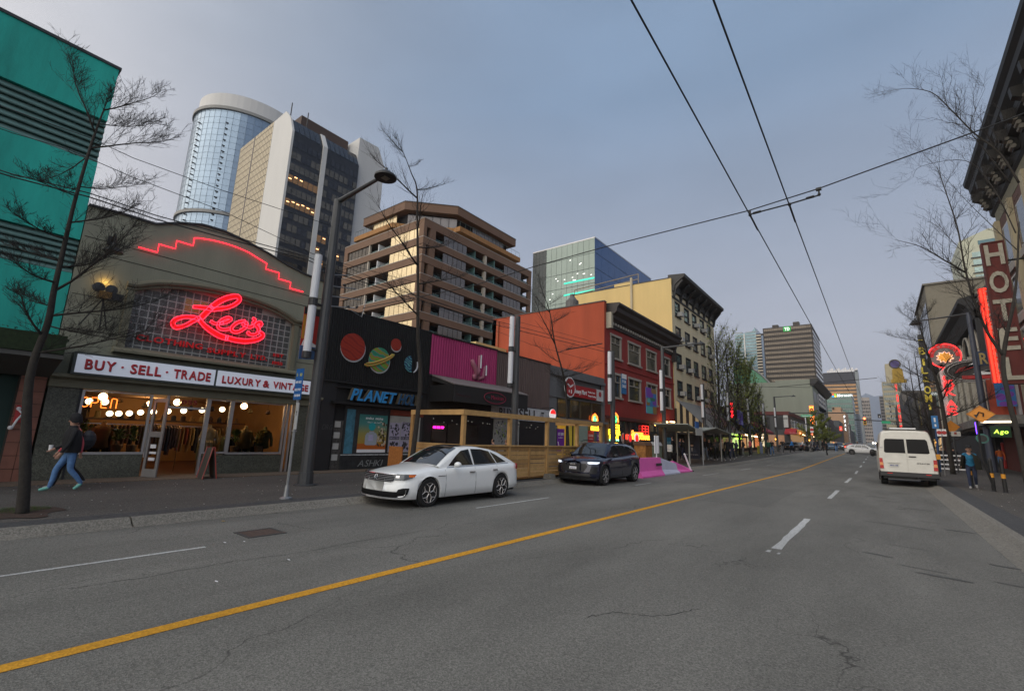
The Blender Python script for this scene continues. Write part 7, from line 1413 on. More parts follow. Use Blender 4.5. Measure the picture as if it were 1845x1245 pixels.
# oval diner sign and its white board
Yo = 60; c = ony(1702, 641, Yo); ov = thing('round_diner_sign', 'big round red-rimmed neon sign with an orange sun burst in the middle', 'neon sign', c); RX, RZ = 1.35, 1.15
MB().lathe((c[0], Yo, c[2]), [(1.2, 0), (1.2, .2)], 32, 'y').build('sign_body', mat('oval_grey', (.20, .19, .18), .6), ov)
MB().tube([(c[0]+1.16*cos(a), Yo-.03, c[2]+1.16*sin(a)) for a in np.linspace(0, 2*pi, 32)], .05, 5).build('rim_tube', neon('neon_red6', (1, .03, .03), 1.8), ov)
MB().prism('y', [(c[0]+1.12*cos(a), c[2]+1.12*sin(a)) for a in np.linspace(-.1, pi+.1, 20)]+[(c[0]+.78*cos(a), c[2]+.78*sin(a)) for a in np.linspace(pi+.1, -.1, 20)], Yo-.03, Yo-.01).build('red_arc', mat('arc_red', (.42, .02, .02), .5, emit=.15, ecol=(1, .03, .03)), ov)
for i, ch in enumerate('TWISTED'): a = pi-.35-i*(pi-.7)/6; ux = (sin(a), 0, -cos(a)); uy = (cos(a), 0, sin(a)); text(MB(), ch, (c[0]+.84*cos(a), Yo-.035, c[2]+.84*sin(a)), ux, uy, .22, .02, 0, .2, 'c').build('letter', mat('letter_pink', (.5, .2, .2), .6), ov)
MB().prism('y', [(c[0]+(.62 if k % 2 else .42)*cos(2*pi*k/20), c[2]-.15+(.55 if k % 2 else .38)*sin(2*pi*k/20)) for k in range(20)], Yo-.06, Yo-.02).build('sun_burst', mat('burst_orange', (.55, .22, .03), .5, emit=.35, ecol=(1, .4, .05)), ov)
MB().tube([(c[0]+(.64 if k % 2 else .43)*cos(2*pi*k/20), Yo-.08, c[2]-.15+(.57 if k % 2 else .39)*sin(2*pi*k/20)) for k in range(21)], .02, 4).build('burst_tube', neon('neon_peach', (1, .5, .4), 1.6), ov)
ml = bladepx('white_board_sign', 'long white vertical board with glowing red heart and letters under the round diner sign', Yo, (1691, 657), (1713, 752), mat('board_grime', (.62, .60, .60), .7, var=.25, scale=3), None, '', None); NRD = neon('neon_red7', (1, .04, .04), 1.3)
for px, py, ch in ((1706, 668, 'V'), (1708, 681, 'O'), (1710, 694, 'D'), (1712, 706, 'K'), (1714.5, 727, 'A'), (1716, 741, 'S')): p_ = ony(px, py, Yo-.05); text(MB(), ch, (p_[0], Yo-.02, p_[2]-.33), (1, 0, 0), FZ, .66, .08, 0, .75, 'c').build('letter', NRD, ml)
# swoosh sign
Yz = 56.5; c = ony(1757, 668, Yz); zs = thing('swoosh_sign', 'large white and red winged neon emblem outlined with tubes', 'neon sign', c)
MB().prism('y', [(c[0]+2.1*cos(a), c[2]+1.05*sin(a)) for a in np.linspace(.35, 2*pi-.35, 24)], Yz, Yz+.15).build('sign_body', mat('emblem_dark', (.05, .045, .045), .6), zs)
for f_ in (1.0, .86): MB().tube([(c[0]+2.05*f_*cos(a), Yz-.05, c[2]+1.0*f_*sin(a)) for a in np.linspace(.5, 2*pi-.3, 26)], .04, 4).build('outline_tube', mat('tube_offwhite', (.5, .48, .46), .5), zs)
for poly, mm_ in ((([-1.0, .0], [.9, .75], [1.0, 1.3], [-.3, .55]), M_white), (([-1.4, -.2], [.5, .5], [.6, .8], [-1.0, .25]), M_red), (([-.9, -.7], [1.8, -.75], [1.7, -.45], [-.9, -.4]), M_red), (([-.2, -.3], [1.0, .1], [.3, -.1], [1.6, -.3], [.4, -.38]), M_white)): MB().prism('y', [(c[0]+p[0], c[2]+p[1]) for p in poly], Yz-.12, Yz-.06).build('wing', mm_, zs)
# R sign, colourful banner and warning sign
Yp = 49.0; PXr = 6.45
a, c = ony(1759, 634, Yp), ony(1785, 658, Yp); rsn = thing('letter_r_sign', 'square navy sign with a gold letter R on the right lamp post', 'sign', a); MB().box(a[0], c[0], Yp-.1, Yp, c[2], a[2]).build('sign_board', mat('navy_board', (.02, .04, .09), .6), rsn); text(MB(), 'R', ((a[0]+c[0])/2, Yp-.11, c[2]+.12), (1, 0, 0), FZ, (a[2]-c[2])*.8, .04, 0, (c[0]-a[0])*.7, 'c').build('letter', mat('letter_gold', (.36, .28, .11), .6), rsn)
a, c = ony(1786, 666, Yp), ony(1812, 732, Yp); t = thing('colourful_banner_right', 'banner printed with violet, blue and ochre shapes hanging right of the lamp post', 'banner', a); MB().box(a[0], c[0]+.6, Yp-.02, Yp, c[2], a[2]).build('cloth', am[1], t); W_, H_ = c[0]+.6-a[0], a[2]-c[2]
b = MB()
for k, (u, v, w_, h_, m_) in enumerate([(.35, .6, .6, .38, 0), (0, .72, .4, .15, 2), (0, .15, .5, .2, 0), (.5, .25, .45, .15, 1), (.1, 0, .5, .13, 2), (.6, .03, .4, .12, 3), (.3, .42, .5, .1, 4), (.6, .45, .4, .1, 2)]): cx, cz = a[0]+W_*(u+w_/2), c[2]+H_*(v+h_/2); b.prism('y', [(cx+W_*w_/2*cos(q_), cz+H_*h_/2*sin(q_)) for q_ in np.linspace(.3, 2*pi+.3, 13)[:-1]], Yp-.022-k*.001, Yp-.021)
b.build('print', am, t)
t = thing('orange_shop_sign', 'orange-red shop fascia behind the colourful banner', 'sign', (XR-.3, 50, 5.3)); a = ony(1786, 730, 50); MB().box(a[0], XR+.5, 49.9, 50.1, ony(1790, 748, 50)[2], ony(1790, 730, 50)[2]).build('fascia', mat('fascia_orange', (.34, .05, .02), .6, var=.3), t); MB().box(a[0]-.1, a[0]+.35, 49.88, 50.08, ony(1784, 748, 50)[2], ony(1780, 684, 50)[2]).build('side_strip', MC['fascia_orange'], t)
t = thing('stone_canopy', 'worn grey stone canopy above the right-hand shops', 'canopy', (XR-1, 50, 4)); b = MB().box(XR-2.1, XR+.2, 46, 72, 3.7, 4.3).build('slab', mat('canopy_stone', (.16, .155, .15), .9, var=.4, scale=2), t); MB().box(XR-1.8, XR, 46, 72, 3.5, 3.7).build('soffit', M_black, t)
dg_ = thing('diamond_warning_sign', 'orange diamond roadwork sign with a black curved arrow on a thin black post', 'road sign', (3.3, 27.5, 2.6)); c = ony(1767, 746, 27.4); R_ = .44
for k, (rr_, mm_) in enumerate(((R_, mat('sign_orange', (.60, .22, .015), .5, var=.12, scale=6)), )): MB().prism('y', [(c[0]+rr_*cos(a), c[2]+rr_*.82*sin(a)) for a in (0, pi/2, pi, 3*pi/2)], 27.40, 27.43).build('sign_plate', mm_, dg_)
MB().prism('y', [(c[0]+R_*.93*cos(a), c[2]+R_*.93*.82*sin(a)) for a in (0, pi/2, pi, 3*pi/2)]+[(c[0]+R_*.90*cos(a), c[2]+R_*.90*.82*sin(a)) for a in (3*pi/2, pi, pi/2, 0)], 27.39, 27.398).tube([(c[0]-.12, 27.38, c[2]-.06), (c[0]-.05, 27.38, c[2]+.08), (c[0]+.08, 27.38, c[2]+.03), (c[0]+.06, 27.38, c[2]-.1)], .025, 4).prism('y', [(c[0]-.22, c[2]-.03), (c[0]-.07, c[2]-.01), (c[0]-.15, c[2]-.16)], 27.375, 27.39).build('arrow', M_black, dg_)
MB().tube([(3.52, 27.5, .15), (3.30, 27.5, 1.4), (3.30, 27.5, 3.6)], .045, 6).build('post', M_black, dg_)
M_yb = mat('band_yellow', (.62, .27, .02), .5);
for i, (x, y, tl) in enumerate(((3.50, 27.55, 'left of two black bollards with a yellow band below the orange diamond sign'), (3.78, 27.2, 'right of two black bollards with a yellow band below the orange diamond sign'), (3.05, 29.3, 'black bollard with a yellow band standing just behind the walking man'))):
    o = thing('banded_bollard', tl, 'bollard', (x, y, .13), group='black bollards with yellow bands'); MB().lathe((x, y, .13), [(.11, 0), (.075, .03), (.065, .04), (.065, 1.25), (.03, 1.33)], 12).build('post', M_black, o); MB().lathe((x, y, .68), [(.068, 0), (.068, .17)], 12).build('band', M_yb, o)
gb_ = thing('green_neon_bar_sign', 'bright green and yellow neon sign with a white tube above it under the right canopy', 'neon sign', (XR-1, 46.5, 2.8)); p_ = ony(1803, 777, 45.9);
MB().box(p_[0]-.5, p_[0]+.5, 45.95, 46, p_[2]-.4, p_[2]+.35).build('sign_board', mat('board_green_dark', (.01, .05, .02), .6), gb_); text(MB(), 'Ago', (p_[0], 45.93, p_[2]-.15), (1, 0, 0), FZ, .28, .03, 0, .7, 'c', slant=.2).build('neon_tube', neon('neon_lime2', (.6, 1, .1), 1), gb_); MB().tube([(p_[0]-.9, 45.9, p_[2]+.62), (p_[0]+.7, 45.9, p_[2]+.66)], .06, 5).build('white_tube', mat('tube_lit', (1, .9, .7), emit=2, ecol=(1, .85, .6), var=0), gb_); MB().tube([(p_[0]-1.15, 45.9, p_[2]-.2), (p_[0]-1.15, 45.9, p_[2]+.6)], .06, 5).build('violet_tube', neon('neon_violet', (.15, .05, 1), 3), gb_)
t = thing('teal_oval_sign', 'small teal oval shop sign hanging under the right canopy', 'sign', ony(1770, 790, 44)); c = ony(1770, 790, 44); MB().lathe((c[0], 44, c[2]), [(.32, 0), (.32, .08)], 20, 'y').build('plate', mat('oval_teal', (.06, .18, .16), .6), t); MB().lathe((c[0], 43.98, c[2]), [(.22, 0), (.22, .02)], 20, 'y').build('inner_plate', M_dark, t)
# VOGUE marquee
Yv = 135; vg = bladepx('marquee_blade_sign', 'tall golden marquee sign with red letters VOGUE topped by a round disc', Yv, (1611, 690), (1628, 783), mat('marquee_grey', (.50, .48, .42), .7), mat('marquee_gold', (.42, .28, .05), .5, metal=.3), 'VOGUE', neon('neon_red8', (1, .03, .03), .9), hs=1.1); a, c = ony(1611, 690, Yv), ony(1628, 690, Yv)
MB().box(a[0]-.5, c[0]+.6, Yv, Yv+.5, a[2], a[2]+.8).prism('y', [(a[0]-.2, a[2]+.8), (c[0]+.2, a[2]+.8), (c[0]+.1, a[2]+3), ((a[0]+c[0])/2+.3, a[2]+3.6), ((a[0]+c[0])/2-.3, a[2]+3.6), (a[0]-.1, a[2]+3)], Yv+.05, Yv+.4).build('crown', MC['marquee_gold'], vg); MB().lathe(((a[0]+c[0])/2-.3, Yv, a[2]+4.3), [(.95, 0), (.95, .3)], 18, 'y').build('disc', mat('disc_violet', (.10, .08, .26), .5), vg); MB().tube([((a[0]+c[0])/2-.3+.95*cos(q_), Yv-.05, a[2]+4.3+.95*sin(q_)) for q_ in np.linspace(0, 2*pi, 20)], .13, 4).build('disc_rim', M_scr, vg)
bladepx('dark_blade_sign', 'black vertical sign with round white letters left of the golden marquee', 175, (1601, 722), (1607.5, 752), M_black, None, 'ORP', mat('white_soft', (.55, .55, .55), .6)); bladepx('amber_blade_sign', 'slim dark sign with small amber letters right of the golden marquee', 105, (1654, 715), (1662, 770), M_bsg, None, 'BEER', M_yl)
# ================================================================== TRAFFIC SIGNALS, STREET NAME
M_sig = mat('signal_housing', (.55, .30, .02), .6); M_rl = mat('signal_red_lit', (1, .1, .05), emit=7, ecol=(1, .10, .04), var=0); M_al = mat('signal_amber_lit', (1, .4, .05), emit=5, ecol=(1, .42, .05), var=0)
def signal(label, px, py, Y, lit_=0, s=1.0, arm=None):
    c = ony(px, py, Y); t = thing('traffic_light', label, 'traffic light', c, group='traffic lights at the crossing'); s*= 1
    MB().box(c[0]-.2*s, c[0]+.2*s, Y, Y+.25, c[2]-.6*s, c[2]+.5*s).build('housing', M_sig, t)
    for k in range(3): MB().lathe((c[0], Y-.03, c[2]+(.33-.34*k)*s), [(.14*s, 0), (.14*s, .03)], 12, 'y').build('lens', (M_rl if lit_ == 0 else M_al) if k == lit_ else M_black, t)
    return t
YC = 112
signal('red signal hanging in the middle over the far lanes', 1558, 758, YC, 0, 1.3); signal('red signal on the left corner post below the no-entry sign', 1463, 785, YC, 0); signal('amber signal low on the left corner', 1458.5, 793, YC, 1, .7); signal('amber signal low among the shops on the left', 1398, 791, 95, 1, .8); signal('red and white signal left of the corner post', 1442, 783, YC+3, 0, .9); signal('amber signal on the right pavement beside the van', 1688, 797, 60, 1, .6)
m1 = thing('signal_mast_arm', 'long horizontal signal mast arm over the far lanes with a turn sign', 'mast arm', ony(1600, 760, YC)); MB().tube([ony(1540, 756, YC), ony(1668, 762, YC)], .10, 5).tube([ony(1420, 744, YC-.4), ony(1540, 744, YC-.4)], .10, 5).build('arm', M_dark, m1); a, c = ony(1581, 746, YC-.2), ony(1587.5, 753, YC-.2); MB().box(a[0], c[0], YC-.3, YC-.2, c[2], a[2]).build('turn_sign', M_black, m1); MB().tube([(a[0]+.25, YC-.32, c[2]+.1), (a[0]+.25, YC-.32, a[2]-.3), (c[0]-.2, YC-.32, a[2]-.3)], .06, 4).build('turn_arrow', M_white, m1)
st_ = thing('street_name_sign', 'green street name sign hanging from the left mast arm', 'street sign', ony(1454, 749, YC)); a, c = ony(1443, 747, YC-.5), ony(1464, 751, YC-.5); MB().box(a[0], c[0], YC-.55, YC-.5, c[2], a[2]).build('plate', mat('street_green', (.01, .22, .10), .5, emit=.08, ecol=(.05, .7, .35)), st_); text(MB(), 'Nelson St', ((a[0]+c[0])/2, YC-.56, c[2]+.08), (1, 0, 0), FZ, (a[2]-c[2])*.6, .01, 0, (c[0]-a[0])*.85, 'c').build('lettering', M_white, st_)
st2 = thing('street_name_sign', 'green street name sign right of the black turn sign', 'street sign', ony(1600, 761, YC)); a, c = ony(1588, 758.5, YC-.6), ony(1605, 763, YC-.6); MB().box(a[0], c[0], YC-.62, YC-.58, c[2], a[2]).build('plate', MC['street_green'], st2)
ne = thing('no_entry_sign', 'red no-entry disc on a white square over the left corner signal', 'road sign', ony(1462, 775, YC)); a, c = ony(1459.5, 769, YC-.2), ony(1466, 779, YC-.2); MB().box(a[0], c[0], YC-.25, YC-.2, c[2], a[2]).build('plate', M_white, ne); MB().lathe(((a[0]+c[0])/2, YC-.28, (a[2]+c[2])/2), [(.3, 0), (.3, .02)], 14, 'y').build('disc', M_red, ne)
po = thing('signal_post', 'grey signal post on the left corner of the crossing', 'post', (ony(1464, 800, YC)[0], YC, gz(YC))); x_ = ony(1464, 800, YC)[0]; MB().tube([(x_, YC, gz(YC)), (x_, YC, 6)], .10, 6).build('post_shaft', M_gal, po)
# ================================================================== LAMP POSTS WITH LIGHT TUBES
M_tube = mat('light_tube_white', (.62, .64, .68), .4, var=.05); M_lampw = mat('lamp_lens', (.25, .24, .2), .3)
def tubepole(y, label, ztop=8.4, lampx=None, X=-12.28, tz=(3.85, 6.8), side=-1, near=False):
    b0 = .14+gz(y); t = thing('street_lamp', label, 'street lamp', (X, y, b0), group='grey street poles carrying white light tubes'); g = gz(y)
    MB().tube([(X, y, b0), (X, y, b0+2.2), (X, y, ztop+g)], [.17, .155, .12], 12).lathe((X, y, b0-.01), [(.30, 0), (.30, .03), (.2, .05), (.19, .35)], 14).build('pole', M_pole, t)
    ty = y-.40*(1 if side < 0 else -1); MB().lathe((X, ty, tz[0]+g), [(.11, 0), (.11, tz[1]-tz[0])], 14).build('light_tube', M_tube, t)
    MB().lathe((X, ty, tz[0]-.18+g), [(.12, 0), (.125, .18)], 12).lathe((X, ty, (tz[0]+tz[1])/2-.1+g), [(.125, 0), (.125, .22)], 12).lathe((X, ty, tz[1]+g), [(.12, 0), (.1, .06)], 12).build('tube_collar', M_dark, t)
    for z in (tz[0]+.1, (tz[0]+tz[1])/2): MB().tube([(X, ty, z+g), (X, y, z+g-.05)], .035, 6).build('bracket', M_dark, t)
    if lampx is not None:
        z = ztop+g-.05; MB().tube([(X, y, z), (X+lampx*.9, y, z+.10)], [.075, .05], 8).build('lamp_arm', M_pole, t)
        MB().lathe((X+lampx, y, z+.0), [(.30, 0), (.30, .05), (.17, .16), (.05, .20), (.04, .30)], 20).build('lamp_head', M_dark, t); MB().box(X+lampx-.09, X+lampx+.09, y-.09, y+.09, z-.015, z+.001).build('lamp_lens', M_lampw, t)
    return t
p1 = tubepole(6.8, 'nearest left street pole with a saucer lamp and a white light tube', 8.45, 2.3, near=True, tz=(3.72, 6.55))
ys_ = [15.9, 25.4, 33.8, 43.9, 52.9, 62.6, 72.3, 81.6]
for k, y in enumerate(ys_): tubepole(y, ['second', 'third', 'fourth', 'fifth', 'sixth', 'seventh', 'eighth', 'ninth'][k]+' pole with a white tube along the left kerb, counting from the camera', [6.9, 6.9, 8.6, 6.9, 8, 6.9, 6.9, 8.5][k], [None, None, 8.0*.35, None, None, None, None, 2.6][k])
for k, y in enumerate((120, 131, 143, 156, 170)): tubepole(y, 'street pole with white tube beyond the crossing, %s in the far row' % ['first', 'second', 'third', 'fourth', 'fifth'][k], 7, None)
# banner of a dragon-like red pattern on the nearest pole
bn = thing('red_street_banner', 'narrow red, black and blue banner behind the nearest light tube', 'banner', (-12.6, 6.9, 4.8)); X = -12.75
a, c = onx(549, 556, X), onx(571, 668, X); MB().box(X-.01, X+.01, a[1], c[1]+.05, 3.95, 5.08).build('cloth', mat('banner_scarlet', (.38, .02, .012), .6), bn)
MB().box(X+.011, X+.014, a[1], c[1]+.05, 4.88, 5.08).box(X+.011, X+.014, a[1]+.1, a[1]+.16, 4.2, 4.85).build('black_print', M_black, bn); MB().box(X+.011, X+.013, a[1], a[1]+.08, 4.15, 4.85).build('yellow_border', mat('border_yellow', (.5, .22, .02), .6), bn); MB().prism('x', [(a[1], 3.55), (c[1]+.05, 3.62), (c[1]+.05, 3.95), (a[1], 3.95)], X-.012, X+.02).build('blue_tail', mat('banner_wave', (.04, .10, .22), .6, var=.3, scale=12), bn); MB().prism('x', [(a[1]+.02, 3.95), (a[1]+.07, 4.12), (a[1]+.12, 3.96), (a[1]+.18, 4.14), (c[1]+.02, 3.95)], X+.021, X+.024).build('white_crest', M_white, bn)
MB().tube([(-12.28, 6.8, 5.12), (X, 6.5, 5.12)], .02, 5).build('banner_arm', M_dark, bn)
# utility bracket cluster on the pole
ub = thing('pole_insulator_rack', 'cluster of wire brackets and insulators on the nearest pole', 'bracket', (-12.28, 6.8, 5.8)); b = MB()
for z, l_ in ((5.15, .9), (5.45, 1.0), (5.75, .8), (6.1, .5)): b.tube([(-12.28, 6.9, z), (-12.28, 6.9+l_, z+.14)], .018, 5)
b.tube([(-12.28, 7.6, 5.2), (-12.2, 7.95, 5.05), (-12.28, 8.1, 5.65)], .012, 4).build('rod', M_gal, ub); b = MB()
for y, z in ((7.5, 5.28), (7.8, 5.34), (7.3, 5.9), (6.6, 6.1)): b.ball((-12.28, y, z), .045, 8)
b.build('insulator', M_dark, ub)
sp = thing('slim_service_pole', 'slim olive conduit pole just behind the nearest lamp post', 'pole', (-13.2, 7.35, .15)); MB().tube([(-13.4, 7.5, .15), (-13.4, 7.5, 5.6)], .075, 8).build('shaft', mat('conduit_olive', (.10, .10, .075), .7), sp)
# bus stop sign
bx, by = -10.2, 5.25; bz = .13; bp_ = thing('bus_stop_sign', 'blue bus stop sign on a galvanised post at the left kerb', 'road sign', (bx, by, bz))
MB().tube([(bx, by, bz), (bx, by, 2.95)], .032, 8).lathe((bx, by, bz), [(.13, 0), (.13, .02), (.06, .05), (.045, .28)], 10).lathe((bx, by, 1.55), [(.055, 0), (.055, .03)], 8).lathe((bx, by, 1.9), [(.05, 0), (.05, .03)], 8).build('post', M_gal, bp_)
MB().box(bx-.16, bx+.16, by-.035, by-.02, 2.25, 2.95).build('sign_plate', mat('transit_blue', (.01, .10, .34), .5), bp_); text(MB(), '5  10', (bx, by-.0355, 2.78), (1, 0, 0), FZ, .07, .004, 0, .24, 'c').build('route_numbers', mat('route_yellow', (.55, .5, .12), .5), bp_)
for s_, z in (('N19 N22', 2.62), ('BUS STOP', 2.45), ('50314', 2.32)): text(MB(), s_, (bx, by-.0355, z), (1, 0, 0), FZ, .055, .004, 0, .25, 'c').build('lettering', M_white, bp_)
MB().box(bx+.02, bx+.14, by-.04, by-.025, 1.60, 2.18).build('info_plate', mat('plate_grey_white', (.40, .41, .42), .6, var=.2), bp_); text(MB(), 'T', (bx+.08, by-.0405, 1.9), (1, 0, 0), FZ, .1, .003, 0, .06, 'c').build('lettering', M_dark, bp_)
# right light pole with arm
rp_ = thing('street_lamp', 'tall right-hand street pole with a long arm and bell lamp reaching left', 'street lamp', (6.4, 49.8, .3)); rx = 6.45
MB().tube([(rx, 49.8, .3), (rx, 49.8, 4), (rx, 49.8, 12.5)], [.26, .22, .15], 12).build('pole', mat('pole_bluegrey', (.06, .07, .10), .5), rp_); MB().tube([(rx, 49.8, 12.4), (3.4, 49.8, 12.2)], [.08, .05], 6).build('lamp_arm', M_pole, rp_); MB().lathe((3.25, 49.8, 11.95), [(.42, 0), (.40, .06), (.2, .3), (.07, .36), (.06, .5)], 16).build('lamp_head', M_dark, rp_)
# blue transit pole, no-parking pair, small signs on the right pavement
bt_ = thing('blue_transit_sign', 'blue and white transit sign on a blue pole behind the van', 'road sign', (3.0, 41, .2)); a, c = ony(1677, 749, 42), ony(1692, 772, 42); MB().box(a[0], c[0], 41.95, 42, c[2], a[2]).build('sign_plate', mat('transit_blue2', (.02, .16, .42), .5), bt_); MB().box(a[0]+.12, c[0]-.12, 41.93, 41.95, a[2]-.42, a[2]-.14).box(a[0]+.12, c[0]-.12, 41.93, 41.95, c[2]+.12, c[2]+.28).build('white_panel', M_white, bt_); MB().tube([ony(1694, 850, 42.1), ony(1684, 750, 42.1)], .07, 6).build('post', mat('post_blue', (.02, .06, .16), .5), bt_)
np_ = thing('no_parking_signs', 'pair of white no-parking plates on a thin grey post', 'road sign', (3.11, 41.2, .13)); a, c = ony(1687, 773, 41), ony(1706, 786, 41); MB().box(a[0], (a[0]+c[0])/2-.02, 40.95, 41, c[2], a[2]).box((a[0]+c[0])/2+.02, c[0], 40.95, 41, c[2], a[2]).build('plate', M_white, np_);
for f_ in (.25, .75): MB().lathe((a[0]+(c[0]-a[0])*f_, 40.93, a[2]-.22), [(.12, 0), (.12, .01)], 12, 'y').build('red_ring', M_red, np_)
MB().tube([(3.11, 41.05, .13), ((a[0]+c[0])/2, 41.05, a[2])], .035, 6).build('post', M_gal, np_)
sg = thing('street_sign_white', 'long white shop name plate under the trees on the right pavement', 'sign', ony(1722, 782, 46)); a, c = ony(1713, 777, 46), ony(1731, 786, 46); MB().box(a[0], c[0], 45.9, 46, c[2], a[2]).build('plate', mat('plate_dull', (.5, .5, .47), .6), sg); MB().box(a[0]+.15, c[0]-.2, 45.88, 45.9, c[2]+.12, c[2]+.28).build('red_text_band', mat('band_red', (.3, .05, .04), .6), sg); MB().tube([(a[0]+.1, 45.95, c[2]), (a[0]+.1, 46, .2)], .05, 6).build('post', M_pole, sg)
yv = thing('orange_cone_lamp', 'small orange diamond sign farther along the right pavement', 'road sign', ony(1714, 769, 60)); c = ony(1714, 769, 60); MB().prism('y', [(c[0]+.6*cos(a), c[2]+.6*sin(a)) for a in (0, pi/2, pi, 3*pi/2)], 59.9, 60).build('sign_plate', MC['sign_orange'], yv); MB().tube([(c[0], 60.05, gz(60)+.13), (c[0], 60.05, c[2])], .04, 5).build('post', M_pole, yv)
yb2 = thing('yellow_marker_box', 'small yellow box on a pole just right of the van', 'box', (2.7, 40, 1.5)); c = ony(1689, 823, 40); MB().box(c[0]-.14, c[0]+.14, 39.9, 40.1, c[2]-.16, c[2]+.16).build('box', M_yb, yb2); MB().tube([(c[0], 40.0, .13), (c[0], 40.0, c[2]-.16)], .05, 6).build('post', M_dark, yb2)
bb = thing('striped_bench', 'white slatted bench on the right pavement behind the van', 'bench', (3.2, 47, .2));
for k in range(4): c = ony(1698, 820+k*8, 47); MB().box(c[0]-.3, c[0]+1.5, 46.9, 47, c[2]-.05, c[2]+.05).build('slat', M_white, bb)
for dx in (-.25, 1.4): MB().box(c[0]+dx, c[0]+dx+.06, 47.0, 47.1, .2, 1.5).build('leg', M_dark, bb)
rbd = thing('red_pole_right', 'short red post at the far right of the pavement', 'bollard', gnd(1813, 843, .12)); g = gnd(1813, 845, .12); MB().lathe(g, [(.12, 0), (.1, 2.2), (.03, 2.25)], 10).build('shaft', M_red, rbd)
# ================================================================== OVERHEAD WIRES
b = MB();
for x in (-1.50, -.87):
    P_ = [(x, -14, 5.83), (x, 8.8, 5.76), (x, 30, 5.80), (x, 60, 6.1), (x, 110, 6.8)]
    (MB().tube(P_, .010 if x else 0, 5)).build('trolley_wire', M_wire, label=['left trolley wire running along over the street', 'right trolley wire running along over the street'][x > -1], cat='wire')
sw = thing('span_wire_assembly', 'span wire crossing the street with the trolley wire hanger bar', 'wire', (-1, 8.82, 5.9))
MB().tube([(-12.28, 8.0, 5.35), (-8.5, 8.82, 5.62), (-6.4, 8.82, 5.76), (-4.43, 8.82, 5.83), (-1.51, 8.82, 5.86), (-.43, 8.82, 5.95), (1.87, 8.82, 6.28), (8.3, 8.82, 7.6)], .011, 5).build('span_wire', M_wire, sw)
MB().tube([(-1.51, 8.82, 5.78), (-.85, 8.82, 5.80), (-.43, 8.82, 5.83)], .013, 6).tube([(-.50, 8.82, 5.83), (-.62, 8.82, 5.826)], .022, 6).tube([(-1.45, 8.82, 5.785), (-1.32, 8.82, 5.79)], .022, 6).tube([(-.43, 8.82, 5.83), (-.43, 8.82, 5.95)], .014, 5).tube([(-1.5, 8.82, 5.78), (-1.5, 8.82, 5.86)], .018, 5).ball((-.43, 8.82, 5.84), .028, 8).ball((-1.5, 8.82, 5.77), .032, 8).ball((-.87, 8.82, 5.79), .032, 8).box(-.47, -.39, 8.79, 8.85, 5.92, 5.96).build('hanger_bar', M_wire, sw)
for x in (-1.50, -.87): MB().tube([(x, 8.82, 5.765), (x, 9.5, 5.74)], .016, 5).build('wire_clamp', M_wire, sw)
def wire(label, pts, r=.010): MB().tube(pts, r, 4).build('overhead_wire', M_wire, label=label, cat='wire', group='overhead wires of the left side')
fe = lambda pxs, X: [onx(x, y, X) for x, y in pxs]
wire('upper of the thick feeder cables along the left poles', [(-12.3, -14, 6.1)]+fe([(22, 314), (160, 348), (280, 388), (400, 421), (555, 463), (610, 488), (780, 543), (900, 580), (1090, 628)], -12.3), .012)
wire('lower of the thick feeder cables along the left poles', [(-12.35, -14, 6.05)]+fe([(22, 319), (160, 355), (280, 395), (400, 428), (555, 469), (610, 494), (780, 550), (900, 587), (1090, 634)], -12.35), .014)
wire('thin upper wire in front of the turquoise building and the towers', [(-12.3, -10, 7.0)]+fe([(22, 199), (160, 248), (240, 285), (400, 343), (600, 408)], -12.3), .008)
wire('thin middle wire in front of the turquoise building and the towers', [(-12.3, -10, 6.8)]+fe([(22, 240), (120, 268), (240, 320), (400, 380), (560, 456), (740, 528), (950, 600)], -12.3), .008)
wire('thin wire sloping across the orange wall', fe([(600, 470), (760, 512), (905, 572), (1085, 620)], -12.4), .007)
wire('lower thin wire sloping across the orange wall', fe([(610, 500), (800, 560), (960, 622), (1085, 655)], -12.4), .007)
MB().tube([(ony(1400, 697, 110)), (ony(1580, 681, 110))], .05, 4).tube([ony(1240, 695, 60), ony(1460, 698, 60)], .02, 4).build('cross_wires', M_wire, label='thin far cross wires strung over the street', cat='wire')
for z, x in ((1022, 628), ):
    c = onx(1050, 620, -12.3); MB().tube([onx(1020, 630, -12.3), onx(1085, 619, -12.3)], .03, 4).build('cable_splice', M_wire, label='dark cable splice bar on the feeder in front of the red building', cat='bracket')
# ================================================================== PATIO
M_wd = [mat('cedar_%d' % k, c, .75, var=.22, scale=5, bump=.15, bscale=50) for k, c in enumerate([(.42, .25, .095), (.36, .205, .075), (.47, .285, .11)])]
pt = thing('wooden_patio', 'new cedar patio enclosure with slatted walls and open top frame on the pavement', 'patio', (-11, 15, .13)); PXf = -10.0; PYs = [10.40, 12.68, 15.0, 17.25, 19.4]; r = random.Random(6)
for y in PYs: MB().box(PXf-.045, PXf+.075, y-.06, y+.06, .15, 2.22).build('post', M_wd[0], pt)
MB().box(PXf-.06, PXf+.09, 10.3, 14.9, 2.222, 2.38).build('top_beam', M_wd[2], pt); MB().box(PXf-.06, PXf+.09, 14.905, 19.5, 2.225, 2.385).build('top_beam', M_wd[0], pt); MB().box(-12.4, PXf-.061, 10.33, 10.47, 2.222, 2.38).build('top_beam', M_wd[2], pt); MB().box(-12.4, -12.28, 10.34, 10.46, .15, 2.22).build('post', M_wd[1], pt); MB().box(-12.4, PXf-.061, 19.36, 19.48, 2.222, 2.38).build('top_beam', M_wd[1], pt)
MB().box(PXf-.02, PXf+.10, 10.3, 19.5, 1.28, 1.325).build('rail', M_wd[2], pt); MB().box(-12.3, PXf-.03, 10.34, 10.48, 1.28, 1.325).build('rail', M_wd[2], pt)
